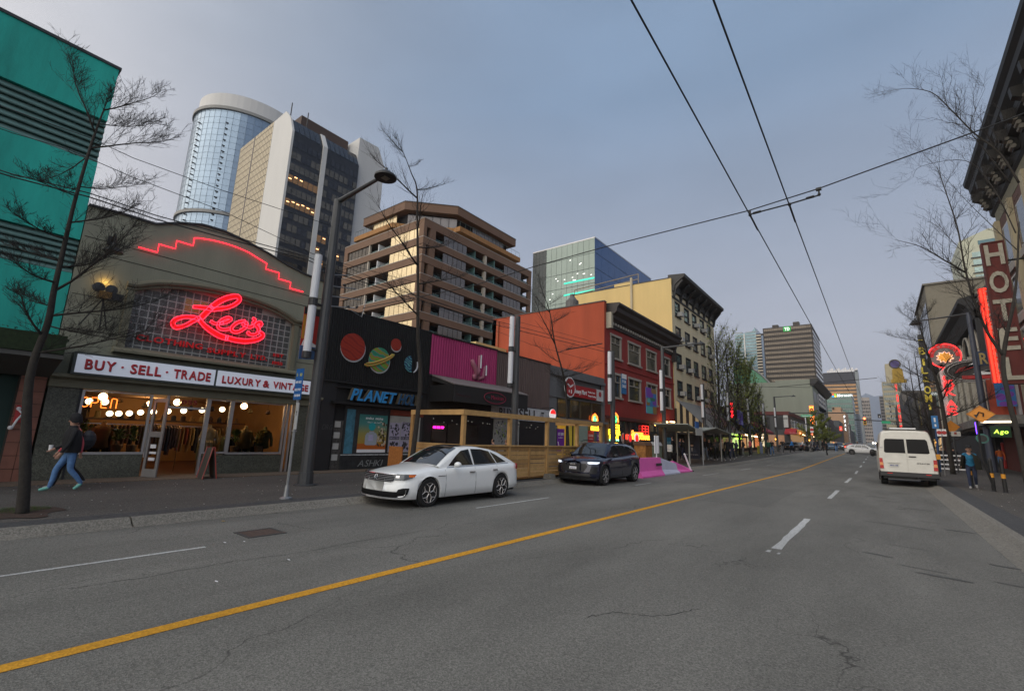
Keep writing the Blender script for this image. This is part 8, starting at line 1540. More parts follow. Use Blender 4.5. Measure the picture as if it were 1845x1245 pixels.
mids = [10.40, 11.55, 12.68, 13.85, 15.0, 16.1, 17.25, 18.3, 19.4]
for a, c in zip(mids, mids[1:]):
    for k in range(7):
        z = .24+k*.148; g_ = .012 if r.random() < .6 else .024; cube('plank', pt, PXf+.0, PXf+.03, a+.03, c-.03, z+g_+r.uniform(0, .004), z+.148, r.choice(M_wd))
for k in range(7): z = .24+k*.148; cube('plank', pt, -12.28, PXf-.05, 10.34, 10.365, z+.014, z+.148, r.choice(M_wd))
for y in mids[1::2]: MB().box(PXf+.031, PXf+.06, y-.045, y+.045, .22, 1.28).build('batten', M_wd[1], pt)
MB().box(-14.5, PXf-.1, 10.5, 19.3, .16, .22).build('deck', M_wd[1], pt)
pf_ = thing('patio_footing', 'concrete foot block under the third patio post', 'block', (PXf+.2, 15, 0)); MB().prism('y', [(PXf-.02, .12), (PXf+.34, .12), (PXf+.28, .30), (PXf+.03, .30)], 14.83, 15.17).build('block', M_kerb, pf_)
b = MB(); sb_ = MB()
for k in range(22):
    y = 11+k*.4; z = 2.15-.10*sin(k*pi/4)**2; x = -12+1.6*sin(k*.9); sb_.ball((x, y, z-.03), .022, 6)
sb_.build('patio_bulbs', mat('bulb_off', (.35, .35, .3), .3), label='unlit string-light bulbs hanging under the patio frame', cat='string lights')
sp2 = thing('orange_board', 'orange plywood board standing at the left end of the patio by the tree', 'board', (-12.6, 10.2, .15)); MB().box(-13.2, -12.5, 10.16, 10.20, .2, 1.15).build('panel', mat('ply_orange', (.34, .13, .03), .8, var=.35, scale=12), sp2)
# ================================================================== BARRIERS, BOXES, SHELTER
M_pink = mat('barrier_pink', (.75, .13, .45), .6, var=.08); M_lilac = mat('barrier_white_lilac', (.50, .52, .66), .6, var=.08)
def barrier(x, y, ln, h, m, label, hend=None):
    t = thing('road_barrier', label, 'barrier', (x, y, 0), group='painted barriers in the parking lane'); he = h if hend is None else hend
    pr = lambda hh: [(-.30, 0), (-.30, .06), (-.16, .28*min(1, hh/.8)), (-.09, hh), (.09, hh), (.16, .28*min(1, hh/.8)), (.30, .06), (.30, 0)]
    A, B_ = pr(h), pr(he); n = len(A); v = [(x+p[0], y, p[1]) for p in A]+[(x+p[0], y+ln, p[1]) for p in B_]; MB().add(v, [tuple(range(n))[::-1], tuple(range(n, 2*n))]+[(i, (i+1) % n, n+(i+1) % n, n+i) for i in range(n)]).build('block', m, t); MB().box(x-.06, x+.06, y-.008, y+.0, .12, .55).build('end_slot', M_black, t); return t
tb1 = barrier(-8.75, 20.45, 2.75, .86, M_pink, 'large pink barrier block next to the dark car'); text(MB(), 'SWARCO', (-8.55, 22.3, .48), FX, FZ, .13, .03, 0, .7).build('lettering', M_dark, tb1)
barrier(-8.85, 23.25, 2.5, .86, M_lilac, 'pale lilac barrier wedge between the two pink ones', .50); barrier(-9.0, 25.8, 2.6, .62, M_pink, 'low pink barrier wedge at the far end of the row', .16)
hm = thing('hazard_marker', 'pair of white striped marker plates on a post behind the pink barrier', 'road sign', (-9.6, 23.2, .1)); a, c = onx(1179, 785, -9.6), onx(1190, 821, -9.6)
for y in (a[1], a[1]+.38): MB().box(-9.62, -9.58, y, y+.22, 1.0, 1.95).build('marker_plate', M_white, hm)
MB().tube([(-9.62, a[1]+.3, .1), (-9.62, a[1]+.3, 1.9)], .03, 6).build('post', M_white, hm)
lp_ = thing('leaning_white_post', 'thin white post leaning at the end of the barriers', 'post', (-8.9, 28.4, 0)); MB().tube([(-8.8, 28.4, 0), (-9.0, 27.9, 1.0)], .05, 8).build('shaft', M_white, lp_); MB().lathe((-8.8, 28.4, 0), [(.16, 0), (.14, .05)], 10).build('foot', M_rub, lp_)
for i, (x, y, c_, lb_) in enumerate(((-12.6, 30.6, (.30, .13, .03), 'orange and brown poster-covered box by the road barriers'), (-12.5, 32.2, (.16, .20, .15), 'grey-green utility box with a pale sloping lid'))):
    t = thing('utility_box', lb_, 'utility box', (x, y, .15)); MB().box(x-.4, x+.4, y-.55, y+.55, .15, 1.35).build('cabinet', mat('cabinet%d' % i, c_, .7, var=.6, scale=5), t); MB().prism('y', [(x-.45, 1.35), (x+.45, 1.35), (x+.3, 1.6), (x-.45, 1.6)], y-.6, y+.6).build('lid', mat('lid%d' % i, (.34, .36, .38) if i else (.12, .06, .03), .6), t)
sc2 = thing('parked_scooter', 'black and white scooter with a cover parked behind the barriers', 'scooter', (-12.0, 34.2, .14)); x, y = -12.2, 35
for yy_ in (y-.6, y+.6): MB().lathe((x-.06, yy_, .40), [(.14, 0), (.26, .01), (.26, .11), (.14, .12)], 16, 'x').build('wheel', M_rub, sc2)
MB().prism('x', [(y-.7, .45), (y+.5, .45), (y+.75, .8), (y+.2, .95), (y-.1, .7), (y-.4, .75), (y-.55, 1.1), (y-.7, 1.1)], x-.15, x+.15).build('body', M_black, sc2); MB().prism('x', [(y-.75, .95), (y-.55, 1.45), (y-.4, 1.35), (y-.5, .9)], x-.22, x+.22).build('windshield', M_white, sc2); MB().tube([(x-.32, y-.5, 1.2), (x+.32, y-.5, 1.2)], .025, 6).build('handlebar', M_dark, sc2)
bsx = -10.9; bh = thing('bus_shelter', 'glass bus shelter with a folded pale roof and a dark advertising panel', 'bus shelter', (bsx, 38, .13)); M_sh = mat('shelter_grey', (.30, .31, .30), .5, metal=.3)
for x, y in ((-10.8, 34.6), (-10.8, 43.2), (-12.2, 36.2), (-12.2, 43.2)): MB().tube([(x, y, .13+gz(y)), (x, y, 2.55)], .06, 8).build('post', M_sh, bh)
for y0, y1, za, zb in ((32.6, 35.2, 2.85, 2.42), (35.2, 39.8, 2.42, 2.85), (39.8, 44.5, 2.85, 2.5)): MB().prism('x', [(y0, za), (y1, zb), (y1, zb+.06), (y0, za+.06)], -12.6, -10.2).build('roof_leaf', mat('roof_frost', (.30, .33, .30), .4, var=.1), bh)
ad = MB().box(-11.95, -10.85, 37.2, 37.35, .45, 2.25).build('advert_panel', mat('advert_navy', (.012, .014, .03), .4, var=.3), bh)
MB().prism('y', [(-11.75, .9), (-11.05, .9), (-11.12, 1.15), (-11.3, 1.25), (-11.5, 1.25), (-11.7, 1.15)], 37.18, 37.199).build('suit_print', mat('suit_print', (.03, .035, .06), .6), ad); MB().prism('y', [(-11.46, 1.25), (-11.34, 1.25), (-11.38, 1.0), (-11.42, 1.0)], 37.17, 37.18).build('shirt_print', mat('shirt_grey', (.35, .35, .36), .6), ad); MB().lathe((-11.40, 37.17, 1.45), [(.11, 0), (.11, .02)], 14, 'y').build('face_print', mat('face_print', (.36, .22, .16), .6), ad); MB().box(-11.51, -11.29, 37.16, 37.17, 1.50, 1.60).build('hair_print', H_hair, ad)
text(MB(), 'SEE WHAT HE HIDES', (-11.4, 37.17, .72), (1, 0, 0), FZ, .08, .01, 0, .9, 'c').build('lettering', mat('advert_text', (.3, .3, .32), .6), ad)
bpl = thing('bus_plate', 'square pale timetable plate on a tall grey pole in front of the shelter', 'road sign', (-9.95, 35, .12)); a, c = onx(1254, 771, -9.95), onx(1265, 785, -9.95); MB().box(-9.98, -9.95, a[1], c[1], c[2], a[2]).build('sign_plate', mat('plate_pale', (.42, .43, .42), .6), bpl); MB().tube([(-9.95, c[1]+.0, .12), (-9.95, c[1]+.0, a[2]+.1)], .05, 6).build('post', M_gal, bpl); MB().box(-9.99, -9.95, a[1]-.1, a[1]+.7, a[2], a[2]+.45).build('blue_flag', MC['transit_blue'], bpl)
c0 = onx(1205, 798, -15); t = thing('blue_poster_board', 'bright blue film poster at the shop entrance left of the bus shelter', 'poster', c0); a, c = onx(1200, 788, XL+.6), onx(1212, 805, XL+.6); MB().box(XL+.58, XL+.62, a[1], c[1], c[2], a[2]).build('sheet', mat('poster_cyan', (.02, .16, .26), .6, var=.5, scale=3), t); text(MB(), 'RFL', (XL+.625, (a[1]+c[1])/2, a[2]-.85), FX, FZ, .5, .01, 0, 1.3, 'c').build('lettering', mat('text_cyan', (.25, .42, .46), .6), t)
# ================================================================== TREES
M_bark = mat('bark_dark', (.030, .026, .022), .95, var=.35, scale=12, bump=.5, bscale=30); M_twig = mat('twig_dark', (.020, .017, .015), .9, var=.2)
def unit(x, y, z):
    l = sqrt(x*x+y*y+z*z)+1e-9; return (x/l, y/l, z/l)
def grow(mb, p, d, ln, r, depth, R_, up=.15, spread=.6, n=4):
    U = R_.uniform; P_ = [tuple(p)]; D = unit(*d); seg = ln/n; ds = []
    for i in range(n):
        D = unit(D[0]+U(-.16, .16), D[1]+U(-.16, .16), D[2]+U(-.09, .14)+up*.18); q = P_[-1]; P_.append((q[0]+D[0]*seg, q[1]+D[1]*seg, q[2]+D[2]*seg)); ds.append(D)
    mb.tube(P_, [max(.0019, r*(1-.75*i/n)) for i in range(n+1)], 4 if r > .02 else 3, caps=False)
    if depth <= 0: return
    for i in range(n):
        for s_ in range(2):
            if U(0, 1) < .22: continue
            a = ds[i]; rv = unit(U(-1, 1), U(-1, 1), U(-.5, .8)); f_ = U(0, 1); q0, q1 = P_[i], P_[i+1]; w = 1-spread*.5
            grow(mb, [q0[j]*(1-f_)+q1[j]*f_ for j in (0, 1, 2)], [a[j]*w+rv[j]*spread for j in (0, 1, 2)], ln*U(.34, .62), r*.5, depth-1, R_, up, spread, 3)
def bare_tree(name, label, trunk, rad, limbs, seed, depth=3, leaves=None, leafm=None, lr=.05, grp='bare street trees'):
    R_ = random.Random(seed); T = catmull(trunk, 5); n = len(T); t = thing(name, label, 'tree', tuple(trunk[0]), group=grp); rads = [float(np.interp(i/(n-1), np.linspace(0, 1, len(rad)), rad)) for i in range(n)]
    MB().tube(T, rads, 10).build('trunk', M_bark, t, smooth=True); cm = MB(); tips = MB()
    for (u, d, ln, r_) in limbs:
        i = u*(n-1); a = T[int(i)]*(1-i % 1)+T[min(int(i)+1, n-1)]*(i % 1); lm = MB(); before = len(cm.v)
        P_ = [np.array(a)]; dd = np.array(d, float); dd /= np.linalg.norm(dd); m_ = 6
        for k in range(m_): dd = dd+np.array([R_.uniform(-.12, .12), R_.uniform(-.12, .12), R_.uniform(-.03, .13)]); dd /= np.linalg.norm(dd); P_.append(P_[-1]+dd*ln/m_)
        lm.tube(P_, [r_*(1-.75*k/m_) for k in range(m_+1)], 6).build('limb', M_bark, t, smooth=True)
        for k in range(1, m_+1):
            for s_ in (-1, 1, 0):
                if R_.random() < .12: continue
                ax = P_[k]-P_[k-1]; ax /= np.linalg.norm(ax); side = np.cross(ax, (0, 0, 1)); side /= np.linalg.norm(side)+1e-6
                nd = ax*.75+side*s_*.65+np.array([R_.uniform(-.2, .2), R_.uniform(-.2, .2), R_.uniform(-.05, .45)]); f_ = R_.random(); grow(cm, P_[k-1]*(1-f_)+P_[k]*f_, nd, ln*R_.uniform(.3, .6)*(1-.35*k/m_), r_*.34*(1-.5*k/m_), depth-1, R_, .12, .55, 4)
    if cm.v: cm.build('twigs', M_twig, t)
    if leaves:
        lb2 = MB(); V_ = cm.v
        for k in range(leaves):
            p = np.array(V_[R_.randrange(len(V_))]); a = np.array([R_.uniform(-1, 1) for _ in range(3)])*lr; c_ = np.array([R_.uniform(-1, 1) for _ in range(3)])*lr; lb2.add([p-a, p+c_, p+a, p-c_*.6], [(0, 1, 2, 3)])
        lb2.build('foliage', leafm, t)
    return t
def auto_limbs(n, u0, u1, ln0, ln1, r0, r1, R_, up=.35):
    out = []
    for k in range(n):
        f_ = k/(n-1); a = k*2.4+R_.uniform(-.4, .4); out.append((u0+(u1-u0)*f_, (cos(a), sin(a), up+R_.uniform(-.15, .25)), (ln0+(ln1-ln0)*f_)*R_.uniform(.8, 1.15), r0+(r1-r0)*f_))
    return out
R1 = random.Random(3); XA = -10.9
tA = [(XA, 1.35, .12)]+[onx(x, y, XA) for x, y in [(45, 860), (53, 684), (86, 583), (97, 525), (113, 455), (135, 362), (166, 256), (188, 196)]]
SL = lambda px, py, dx=0: (lambda q_: (q_[0], q_[1], q_[2]))(onx(px, py, XA+dx))
def toward(px0, py0, px1, py1, dx=.0): a, c = np.array(onx(px0, py0, XA)), np.array(onx(px1, py1, XA+dx)); return c-a
limA = []
for u, (x0, y0), (x1, y1), dx, r_ in [(.99, (188, 200), (290, 185), .2, .022), (.93, (178, 225), (285, 235), -.3, .018), (.90, (172, 240), (100, 95), .2, .026), (.86, (165, 262), (318, 262), .3, .026), (.84, (160, 275), (95, 330), -.4, .018), (.78, (150, 305), (270, 330), -.5, .018), (.76, (146, 318), (70, 290), .5, .02), (.70, (136, 352), (275, 345), .3, .026), (.66, (130, 380), (35, 345), .4, .026), (.60, (120, 420), (20, 400), -.3, .026), (.58, (118, 430), (250, 430), -.4, .03), (.53, (113, 462), (25, 440), .5, .03), (.50, (110, 470), (280, 380), .5, .036), (.44, (100, 510), (30, 500), -.5, .022), (.40, (92, 545), (270, 535), .8, .034), (.37, (90, 560), (230, 600), .6, .024), (.34, (85, 585), (20, 520), .3, .036), (.98, (188, 200), (200, 150), .0, .015), (.30, (85, 585), (300, 568), 1.0, .03)]:
    d = toward(x0, y0, x1, y1, dx); limA.append((u, d, float(np.linalg.norm(d))*.92, r_))
bare_tree('bare_street_tree', 'large bare tree at the left edge in front of the turquoise building', tA, [.085, .072, .052, .046, .038, .030, .022, .010], [(u, d, l*1.12, r_*.62) for u, d, l, r_ in limA], 5, 3)
pit = thing('tree_pit', 'oval tree pit with grass and brown mulch around the nearest left tree', 'tree pit', (-11.05, 1.5, .12)); b = MB(); blot(b, -11.05, 1.4, .62, .42, .137, 18, 2); b.build('mulch', mat('mulch_brown', (.05, .03, .022), .95, var=.4, scale=20, bump=.6), pit); b = MB(); r = random.Random(2)
for k in range(900): a = r.uniform(0, 2*pi); q_ = r.random()**.5; x, y = -11.3+.33*q_*cos(a), 1.35+.38*q_*sin(a); h_ = r.uniform(.02, .05); b.add([(x-.006, y, .137), (x+.006, y, .137), (x+r.uniform(-.02, .02), y+r.uniform(-.02, .02), .137+h_)], [(0, 1, 2)])
b.build('grass', mat('grass_green', (.035, .085, .012), .9, var=.3), pit, kind='stuff')
XB_ = -11.6
tB = [gnd(750, 858, .14)]; tB = [(XB_, onx(750, 700, XB_)[1], .14)]+[onx(x, y, XB_) for x, y in [(757, 700), (753, 600), (753, 500), (752, 400), (751, 340), (741, 312), (730, 283), (722, 266)]]
limB = [(u, d, l_, r_) for u, d, l_, r_ in [(.62, (.3, 1, .5), 1.2, .02), (.58, (-.2, -1, .4), 2.0, .028), (.48, (.8, -.6, .3), 1.6, .024), (.44, (-.3, 1, .4), 2.0, .028), (.40, (0, -1, .55), 2.3, .034), (.36, (.5, .8, .3), 1.8, .026), (.33, (-.9, .2, .4), 1.4, .02), (.29, (.2, -1, .25), 1.8, .028), (.80, (0, 1, .5), .6, .01), (.93, (0, -1, .25), .95, .016), (.86, (-.1, -1, .3), .7, .008), (.97, (.1, -.8, .8), .5, .007)]]
bare_tree('bare_street_tree', 'thin bare tree rising in front of the wooden patio and the brown apartments', tB, [.085, .07, .055, .045, .034, .024, .017, .011, .007], limB, 8, 2)
XC = -11.9; tC = [(XC, 19.9, .14)]+[onx(x, y, XC) for x, y in [(1022, 760), (1018, 690), (1000, 620), (992, 570), (985, 545), (975, 520)]]
limC = [(.98, (0, -.5, 1), .8, .01), (.85, (0, -1, .6), 1.2, .014), (.8, (.2, 1, .5), 1.0, .012), (.7, (0, -1, .4), 1.8, .02), (.62, (.3, 1, .5), 1.4, .018), (.5, (0, -1, .8), 2.6, .034), (.46, (.2, 1, .3), 1.5, .02), (.42, (-.5, -.8, .3), 1.5, .02), (.36, (.4, 1, .15), 1.9, .024), (.34, (.2, -1, .1), 1.9, .022), (.38, (.9, .3, .2), 1.4, .02), (.32, (-.6, .6, .2), 1.5, .02), (.30, (.5, -.8, .15), 1.3, .018)]
bare_tree('bare_street_tree', 'thin bare tree in front of the orange wall and the grey money shop', tC, [.07, .055, .045, .035, .025, .016, .008], limC, 9, 2)
R_t = random.Random(31)
bare_tree('bare_street_tree', 'small bare tree in front of the grey striped awning', [(-12.4, 47.2, .25), (-12.4, 47.3, 2.5), (-12.3, 47.4, 4.5), (-12.4, 47.5, 6.4)], [.10, .08, .05, .01], auto_limbs(10, .3, .98, 2.2, .7, .04, .012, R_t, .5), 12, 2)
# right-hand trees
tD = [(3.75, 44, .13), (3.70, 44, 3.7), (3.62, 44, 6.0), (3.3, 44, 8.6), (3.1, 44, 10.4), (3.05, 44, 11.8)]
bare_tree('bare_street_tree', 'tall bare tree right of the van, its brown trunk rising from the pavement', tD, [.155, .12, .10, .07, .04, .012], auto_limbs(16, .22, .98, 3.6, 1.4, .055, .014, random.Random(41), .45), 14, 3)
YE = 21.5; tE = [(3.5, YE, .13), ony(1833, 780, YE), ony(1818, 720, YE), ony(1808, 640, YE), ony(1830, 520, YE), ony(1836, 400, YE)]
def lE(pts, r0, seed, t, nm='limb'):
    P_ = catmull([ony(x, y, YE+dy) for x, y, dy in pts], 5); n = len(P_); rr_ = [max(.004, r0*(1-.85*i/(n-1))) for i in range(n)]; MB().tube(P_, rr_, 7).build('limb', M_bark, t, smooth=True); R_ = random.Random(seed); cm = MB()
    for i in range(2, n):
        for s_ in range(2):
            if R_.random() < .62: continue
            ax = P_[i]-P_[i-1]; ax /= np.linalg.norm(ax); sv = np.array([R_.uniform(-1, 1), R_.uniform(-1, 1), R_.uniform(-.2, 1)]); grow(cm, P_[i], ax*.6+sv*.6, R_.uniform(.5, 1.5), rr_[i]*.5, 2, R_, .15, .6, 4)
    cm.build('twigs', M_twig, t)
tE_ = thing('bare_street_tree', 'near bare tree at the right edge whose long limbs reach over the hotel sign', 'tree', (3.5, YE, .13), group='bare street trees'); T_ = catmull(tE, 5); MB().tube(T_, [float(np.interp(i/(len(T_)-1), [0, .5, 1], [.085, .06, .02])) for i in range(len(T_))], 9).build('trunk', M_bark, tE_, smooth=True)
lE([(1808, 640, 0), (1780, 600, -.2), (1755, 540, -.4), (1738, 480, -.5), (1725, 410, -.4), (1702, 340, -.3), (1688, 300, -.2)], .05, 1, tE_)
lE([(1738, 490, -.5), (1700, 468, -.8), (1660, 445, -1), (1612, 432, -1.2)], .032, 2, tE_)
lE([(1808, 640, 0), (1818, 590, .3), (1832, 540, .5)], .06, 3, tE_)
lE([(1836, 330, 0), (1800, 275, -.3), (1757, 242, -.4), (1715, 200, -.5), (1680, 168, -.6), (1640, 160, -.7), (1612, 162, -.8)], .034, 4, tE_)
lE([(1820, 330, 0), (1770, 265, -.6), (1748, 228, -.7), (1775, 160, -.8)], .02, 5, tE_)
lE([(1830, 420, 0), (1790, 340, .4), (1740, 290, .6), (1660, 300, .7), (1645, 320, .8)], .02, 6, tE_); lE([(1832, 450, 0), (1780, 400, .6), (1730, 350, .8), (1640, 250, .9)], .016, 7, tE_)
for k, (x, y, h_, lb_) in enumerate(((3.9, 58, 11, 'bare tree between the round diner sign and the black blade sign'), (4.0, 70, 12, 'bare tree standing by the black blade sign with yellow letters'), (4.1, 86, 12, 'bare tree in front of the golden marquee sign'))):
    bare_tree('bare_street_tree', lb_, [(x, y, .13+gz(y)), (x-.1, y, h_*.3), (x-.4, y, h_*.65), (x-.5, y, h_)], [.16, .11, .06, .02], auto_limbs(13, .2, .98, 3.8, 1.2, .05, .012, random.Random(50+k), .5), 60+k, 2)
M_sp = mat('spring_leaves', (.15, .18, .035), .8, var=.35, scale=1.2)
for k, (y, h_, lb_, nl) in enumerate(((51.5, 14.0, 'first tall columnar tree, mostly bare, beside the cream hotel', 500), (55.5, 14.2, 'second tall columnar tree, thinly leafed', 900), (60, 13.6, 'third tall columnar tree with fresh olive leaves', 2600), (65.5, 12.4, 'fourth columnar tree, the leafiest, drooping at its right side', 3600), (72, 9.5, 'low bare-topped tree right of the columnar ones', 700))):
    x = -12.9; R_ = random.Random(70+k); lim = []
    for j in range(30): a = j*2.4; u = .12+.75*j/30; lim.append((u, (cos(a)*.55, sin(a)*.55, 1.25), h_*.30*(1-u*.45), .05*(1-u*.6)))
    bare_tree('columnar_street_tree', lb_, [(x, y, .13+gz(y)), (x, y+.05, h_*.35), (x+.1, y, h_*.7), (x, y, h_*.97)], [.16, .12, .07, .015], lim, 80+k, 2, nl, M_sp, .10, 'columnar trees in fresh leaf')
R_ = random.Random(99)
bare_tree('small_leafy_tree', 'small yellow-green leafy tree on the far left corner beyond the crossing', [(-11.5, 122, gz(122)), (-11.5, 122, 4), (-11.5, 122, 8.5)], [.15, .1, .03], auto_limbs(12, .3, 1, 3.2, 1.6, .05, .02, R_, .5), 101, 2, 3500, M_sp, .16, 'small leafy trees beyond the crossing')
bare_tree('small_leafy_tree', 'second yellow-green leafy tree farther up the left side', [(-11.2, 142, gz(142)), (-11.2, 142, 4), (-11.2, 142, 9)], [.15, .1, .03], auto_limbs(12, .3, 1, 3.4, 1.6, .05, .02, R_, .5), 102, 2, 3500, M_sp, .18, 'small leafy trees beyond the crossing')
# ================================================================== VEHICLES
cs_ = make_car('parked_sedan', SEDAN, 'white four-door sedan parked at the left kerb with machined five-spoke wheels', (-8.95, 8.84, .0), -pi/2, mat('car_paint_white', (.80, .82, .82), .28, var=.02, coat=.8))
cu_ = make_car('parked_suv', SUVS, 'dark navy compact SUV parked in front of the patio, ring badge on its grille', (-8.82, 17.15, 0), -pi/2, mat('car_paint_navy', (.010, .013, .035), .25, metal=.3, var=.02, coat=.9))
cs_.scale = (.92,)*3; cu_.scale = (.95,)*3
make_van((.88, 31.75, 0), pi/2+radians(1.2), 1.08)
FARC = {}
def farcar(spec, loc, rot, paint, label): return make_car('car', spec, label, loc, rot, paint)
pw_, pgy, pbk, pbl = mat('paint_far_white', (.62, .63, .64), .3, coat=.5, var=0), mat('paint_far_grey', (.10, .12, .14), .3, coat=.5, var=0), mat('paint_far_black', (.012, .012, .014), .3, coat=.5, var=0), mat('paint_far_blue', (.08, .13, .18), .3, coat=.5, var=0)
g = gnd(1551, 815.5); farcar(SUVS, (-2.2, 92, gz(92)), 0, pw_, 'white SUV crossing the street from left to right at the junction')
farcar(SEDAN, (1.6, 95.5, gz(95)), 0, pw_, 'white car just ahead of the crossing SUV, partly behind the van')
c = ony(1498, 806, 118); farcar(SEDAN, (c[0], 118, gz(118)), -pi/2, pbl, 'grey-blue sedan coming towards the crossing in the left lane'); c = ony(1512, 806, 126); farcar(SUVS, (c[0], 126, gz(126)), -pi/2, pgy, 'pale roofed dark SUV beside the grey-blue sedan'); c = ony(1425, 815, 98); farcar(SUVS, (c[0], 99, gz(99)), pi*.9, pbk, 'black SUV turning at the left corner of the crossing'); c = ony(1440, 812, 104); farcar(SEDAN, (c[0]+.5, 106, gz(106)), -.2, pbk, 'dark sedan with headlights on at the left corner')
hl = MB().ball((0, 0, 0), .17, 8).mesh('headlamp', mat('headlamp_glow', (1, .95, .85), emit=6, ecol=(1, .92, .78), var=0)); tl_ = MB().ball((0, 0, 0), .14, 8).mesh('tail_lamp', mat('tail_glow', (1, .05, .03), emit=5, ecol=(1, .05, .02), var=0))
fr = thing('distant_traffic', 'distant oncoming car with bright white headlights near the end of the street', 'car', (-2, 170, 1.5)); MB().box(-2.9, -1.1, 170, 174, 1.7, 2.9).prism('x', [(170.8, 2.9), (173.5, 2.9), (173, 3.5), (171.3, 3.5)], -2.8, -1.2).build('body', pgy, fr)
for px, py in ((1573, 798), (1577.5, 798.5)): link(hl, 'headlamp', fr, loc=ony(px, py, 169.5))
fr2 = thing('distant_traffic', 'distant dark car with red tail lamps in the far left lane', 'car', (-8, 150, 1.5)); c = ony(1529, 806, 150); MB().box(c[0]-1, c[0]+.9, 150, 154, 1.65, 2.6).prism('x', [(150.8, 2.6), (153.5, 2.6), (153, 3.2), (151.3, 3.2)], c[0]-.8, c[0]+.7).build('body', pbk, fr2);
for dx in (-.7, .7): link(tl_, 'tail_lamp', fr2, loc=(c[0]+dx, 149.9, 2.1))
um = thing('red_umbrella', 'small red market umbrella beside the distant cars', 'umbrella', ony(1534, 800, 135)); c = ony(1534, 802, 135); MB().lathe((c[0], 135, c[2]-.3), [(1.5, 0), (.02, .7)], 8).build('canopy', M_red, um); MB().tube([(c[0], 135, gz(135)), (c[0], 135, c[2]+.3)], .04, 5).build('pole', M_dark, um)
# ================================================================== PEOPLE
def at(px, py, z=.12): return gnd(px, py, z)
w = at(108, 886, .13)
pw = person('woman', (w[0], w[1]+.05, .13), radians(180), 'person in a black jacket and blue jeans with mint shoes striding left past the shop', h=.9)
shell([((0, .01, .90), .215, .17), ((0, .015, 1.0), .22, .175), ((0, .03, 1.2), .235, .18), ((0, .04, 1.38), .225, .155), ((0, .05, 1.46), .12, .10), ((0, .055, 1.53), .075, .07)], 'jacket', H_black, pw); shell([((0, .02, 1.60), .105, .115), ((0, .045, 1.70), .11, .12), ((0, .05, 1.80), .085, .095), ((0, .05, 1.84), .02, .02)], 'knit_hat', H_black, pw); face(pw, (0, .06, 1.66))
MB().lathe((.26, .34, .93), [(.035, 0), (.045, .13)], 10).build('paper_cup', M_white, pw, local=True)
pc = person('companion', (w[0]-.55, w[1]+.18, .13), radians(180), 'person in a coral top walking half hidden behind the one in black', h=.88); face(pc, (0, .05, 1.66))
bg2 = MB().ball((0, -.22, 1.2), .17, 12, 0, 1.5).build('dark_backpack', mat('bag_dark', (.02, .022, .03), .7), pc, local=True)
m_ = at(1755, 881, .12); om = person('oldman', (m_[0], m_[1], .12), radians(176), 'elderly person in an open dark coat, blue overalls and flat cap walking towards the camera', h=1.02)
cb = MB(); vs = []; n = 20
for (c, rx, ry) in [((0, .02, .80), .36, .22), ((0, .05, .95), .34, .22), ((0, .12, 1.15), .30, .20), ((0, .18, 1.33), .27, .17), ((0, .22, 1.43), .16, .12), ((0, .24, 1.48), .09, .09)]:
    for k in range(n+1): w_ = pi*.62+2*pi*.76*k/n; vs.append((c[0]+rx*cos(w_), c[1]+ry*sin(w_), c[2]))
cb.add(vs, [(i*(n+1)+k, i*(n+1)+k+1, (i+1)*(n+1)+k+1, (i+1)*(n+1)+k) for i in range(5) for k in range(n)]); cb.build('open_coat', H_olive, om, smooth=True, local=True); shell([((0, .29, 1.70), .10, .13), ((0, .29, 1.76), .11, .13), ((0, .29, 1.80), .06, .07)], 'flat_cap', H_black, om); MB().box(-.07, .07, .38, .48, 1.70, 1.715).build('cap_peak', H_black, om, local=True); face(om, (0, .275, 1.64))
o = person('walk', at(1806, 846, .12), 0, 'person in an orange jacket and jeans walking away near the red post', [None, H_orange, H_jean, None, None], h=1.05)
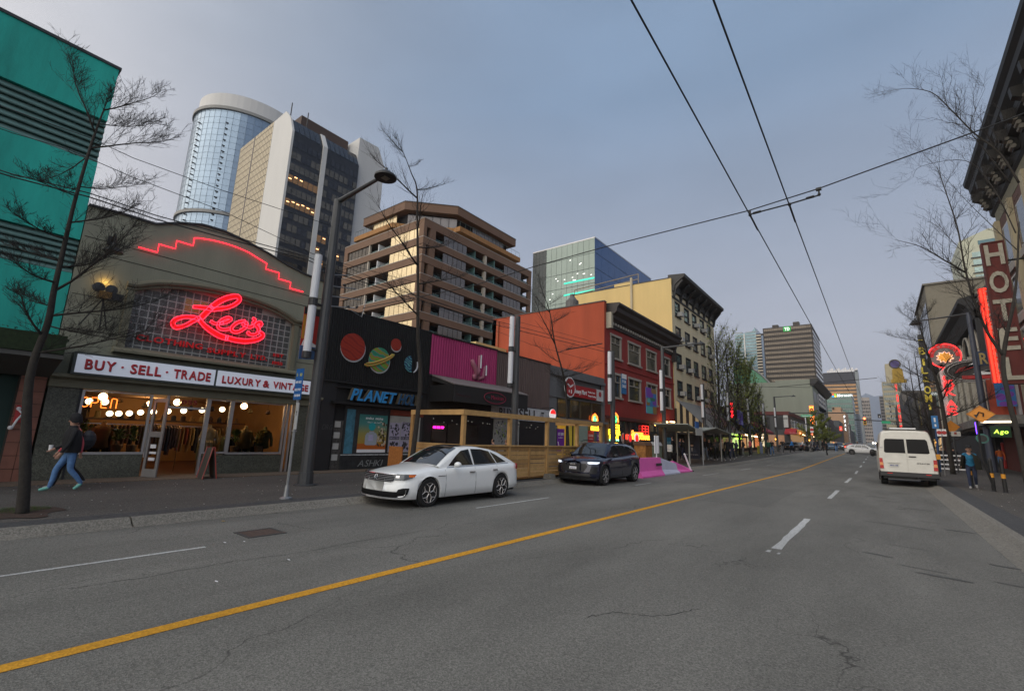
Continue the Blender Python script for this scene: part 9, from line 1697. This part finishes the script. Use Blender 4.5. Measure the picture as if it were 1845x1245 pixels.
LST = [('stand', 1213, 832, 90, 'dark-clothed person standing at the left of the shop doorway', (H_black, H_black)), ('phone', 1232, 830, 60, 'dark figure waiting under the bus shelter at its left', (H_black, H_navy)), ('phone', 1226, 829, -80, 'second dark figure waiting behind the shelter post', (H_navy, H_black)), ('walk', 1272, 830, 180, 'person in dark jacket and pale jeans right of the bus shelter', (H_black, mat('jean_pale', (.16, .20, .26), .9))), ('stand', 1279, 828, 200, 'person in black standing beside the pale-jeaned one', (H_black, H_black)), ('phone', 1291, 830, 170, 'person with black and white top looking at a phone', (H_grey, H_black)), ('walk', 1303, 829, 190, 'person in a beige top under the trees', (H_tan, H_black)), ('walk2', 1312, 831, 175, 'person in a long black coat and pale cap', (H_black, H_black)), ('walk', 1320, 829, 180, 'person in dark clothes just right of the black coat', (H_black, H_navy)), ('stand', 1328, 826, 90, 'person by the tree trunk in dark blue', (H_navy, H_black)), ('walk', 1385, 821, 180, 'person in green top near the yellow board', (mat('cloth_green', (.03, .10, .06), .9), H_black)), ('walk2', 1392, 821, 175, 'person in black and jeans near the yellow board', (H_black, H_jean)), ('walk', 1428, 817, 90, 'person in a bright blue jacket at the crossing', (mat('cloth_bright_blue', (.03, .18, .5), .9), H_black)), ('walk', 1455, 814, 90, 'person in dark clothes crossing at the far left corner', (H_black, H_black)), ('stand', 1462, 813, 90, 'person in grey at the far left corner', (H_grey, H_black)), ('walk', 1474, 814, 90, 'dark figure crossing the far street', (H_black, H_navy)), ('walk2', 1482, 814, 270, 'second dark figure crossing the far street', (H_black, H_black)), ('walk', 1508, 815, 180, 'person in blue trousers walking in front of the far cars', (H_navy, H_jean)), ('walk', 1547, 817, 90, 'person crouching low in front of the white crossing SUV', (H_black, H_tan)), ('stand', 1340, 824, 90, 'person standing by the green shop sign', (H_black, H_grey)), ('walk', 1411, 818, 200, 'person in dark clothes left of the crossing car', (H_black, H_grey)), ('stand', 1447, 813, 90, 'pale-topped person at the far corner', (H_white, H_black)), ('walk', 1468, 812, 100, 'person in navy behind the corner post', (H_navy, H_black)), ('stand', 1490, 812, 90, 'person in black in the far crowd on the left', (H_black, H_black)), ('stand', 1352, 823, 120, 'person in coral jacket under the blue awning', (H_pink, H_black))]
for b_n, px, py, rz_, lb_, (tp, tr) in LST:
    q_ = at(px, py, .12); person(b_n, q_, radians(rz_), lb_, [None, tp, tr, None, None], 'pedestrians on the left side of the street', h=rnd.uniform(1.05, 1.16))
for px, py, lb_ in ((906, 806, 'dark-haired guest seated inside the patio beside the third post'), (882, 806, 'guest in blue seated inside the patio'), ): q_ = onx(px, py, -13.6); person('stand', (-13.4, q_[1], -.12), radians(100), lb_, [None, H_navy if px < 900 else H_black, H_black, None, None], 'guests inside the patio', h=.93)
for px, py, rz_, lb_ in ((1702, 846, 180, 'dark figure on the right pavement behind the no-parking signs'), (1722, 846, 0, 'second dark figure farther along the right pavement')): person('walk', gnd(px, py, .13), radians(rz_), lb_, [None, H_black, H_black, None, None], 'pedestrians on the right pavement')
hzm = bpy.data.materials.new('air'); hzm.use_nodes = True; t_ = hzm.node_tree; t_.nodes.clear(); v_ = t_.nodes.new('ShaderNodeVolumePrincipled'); v_.inputs['Density'].default_value = .00016; v_.inputs['Color'].default_value = (.72, .80, .95, 1); o_ = t_.nodes.new('ShaderNodeOutputMaterial'); t_.links.new(v_.outputs[0], o_.inputs['Volume'])
MB().box(-3500, 3500, -500, 8000, -2, 1100).build('haze', hzm, kind='stuff')
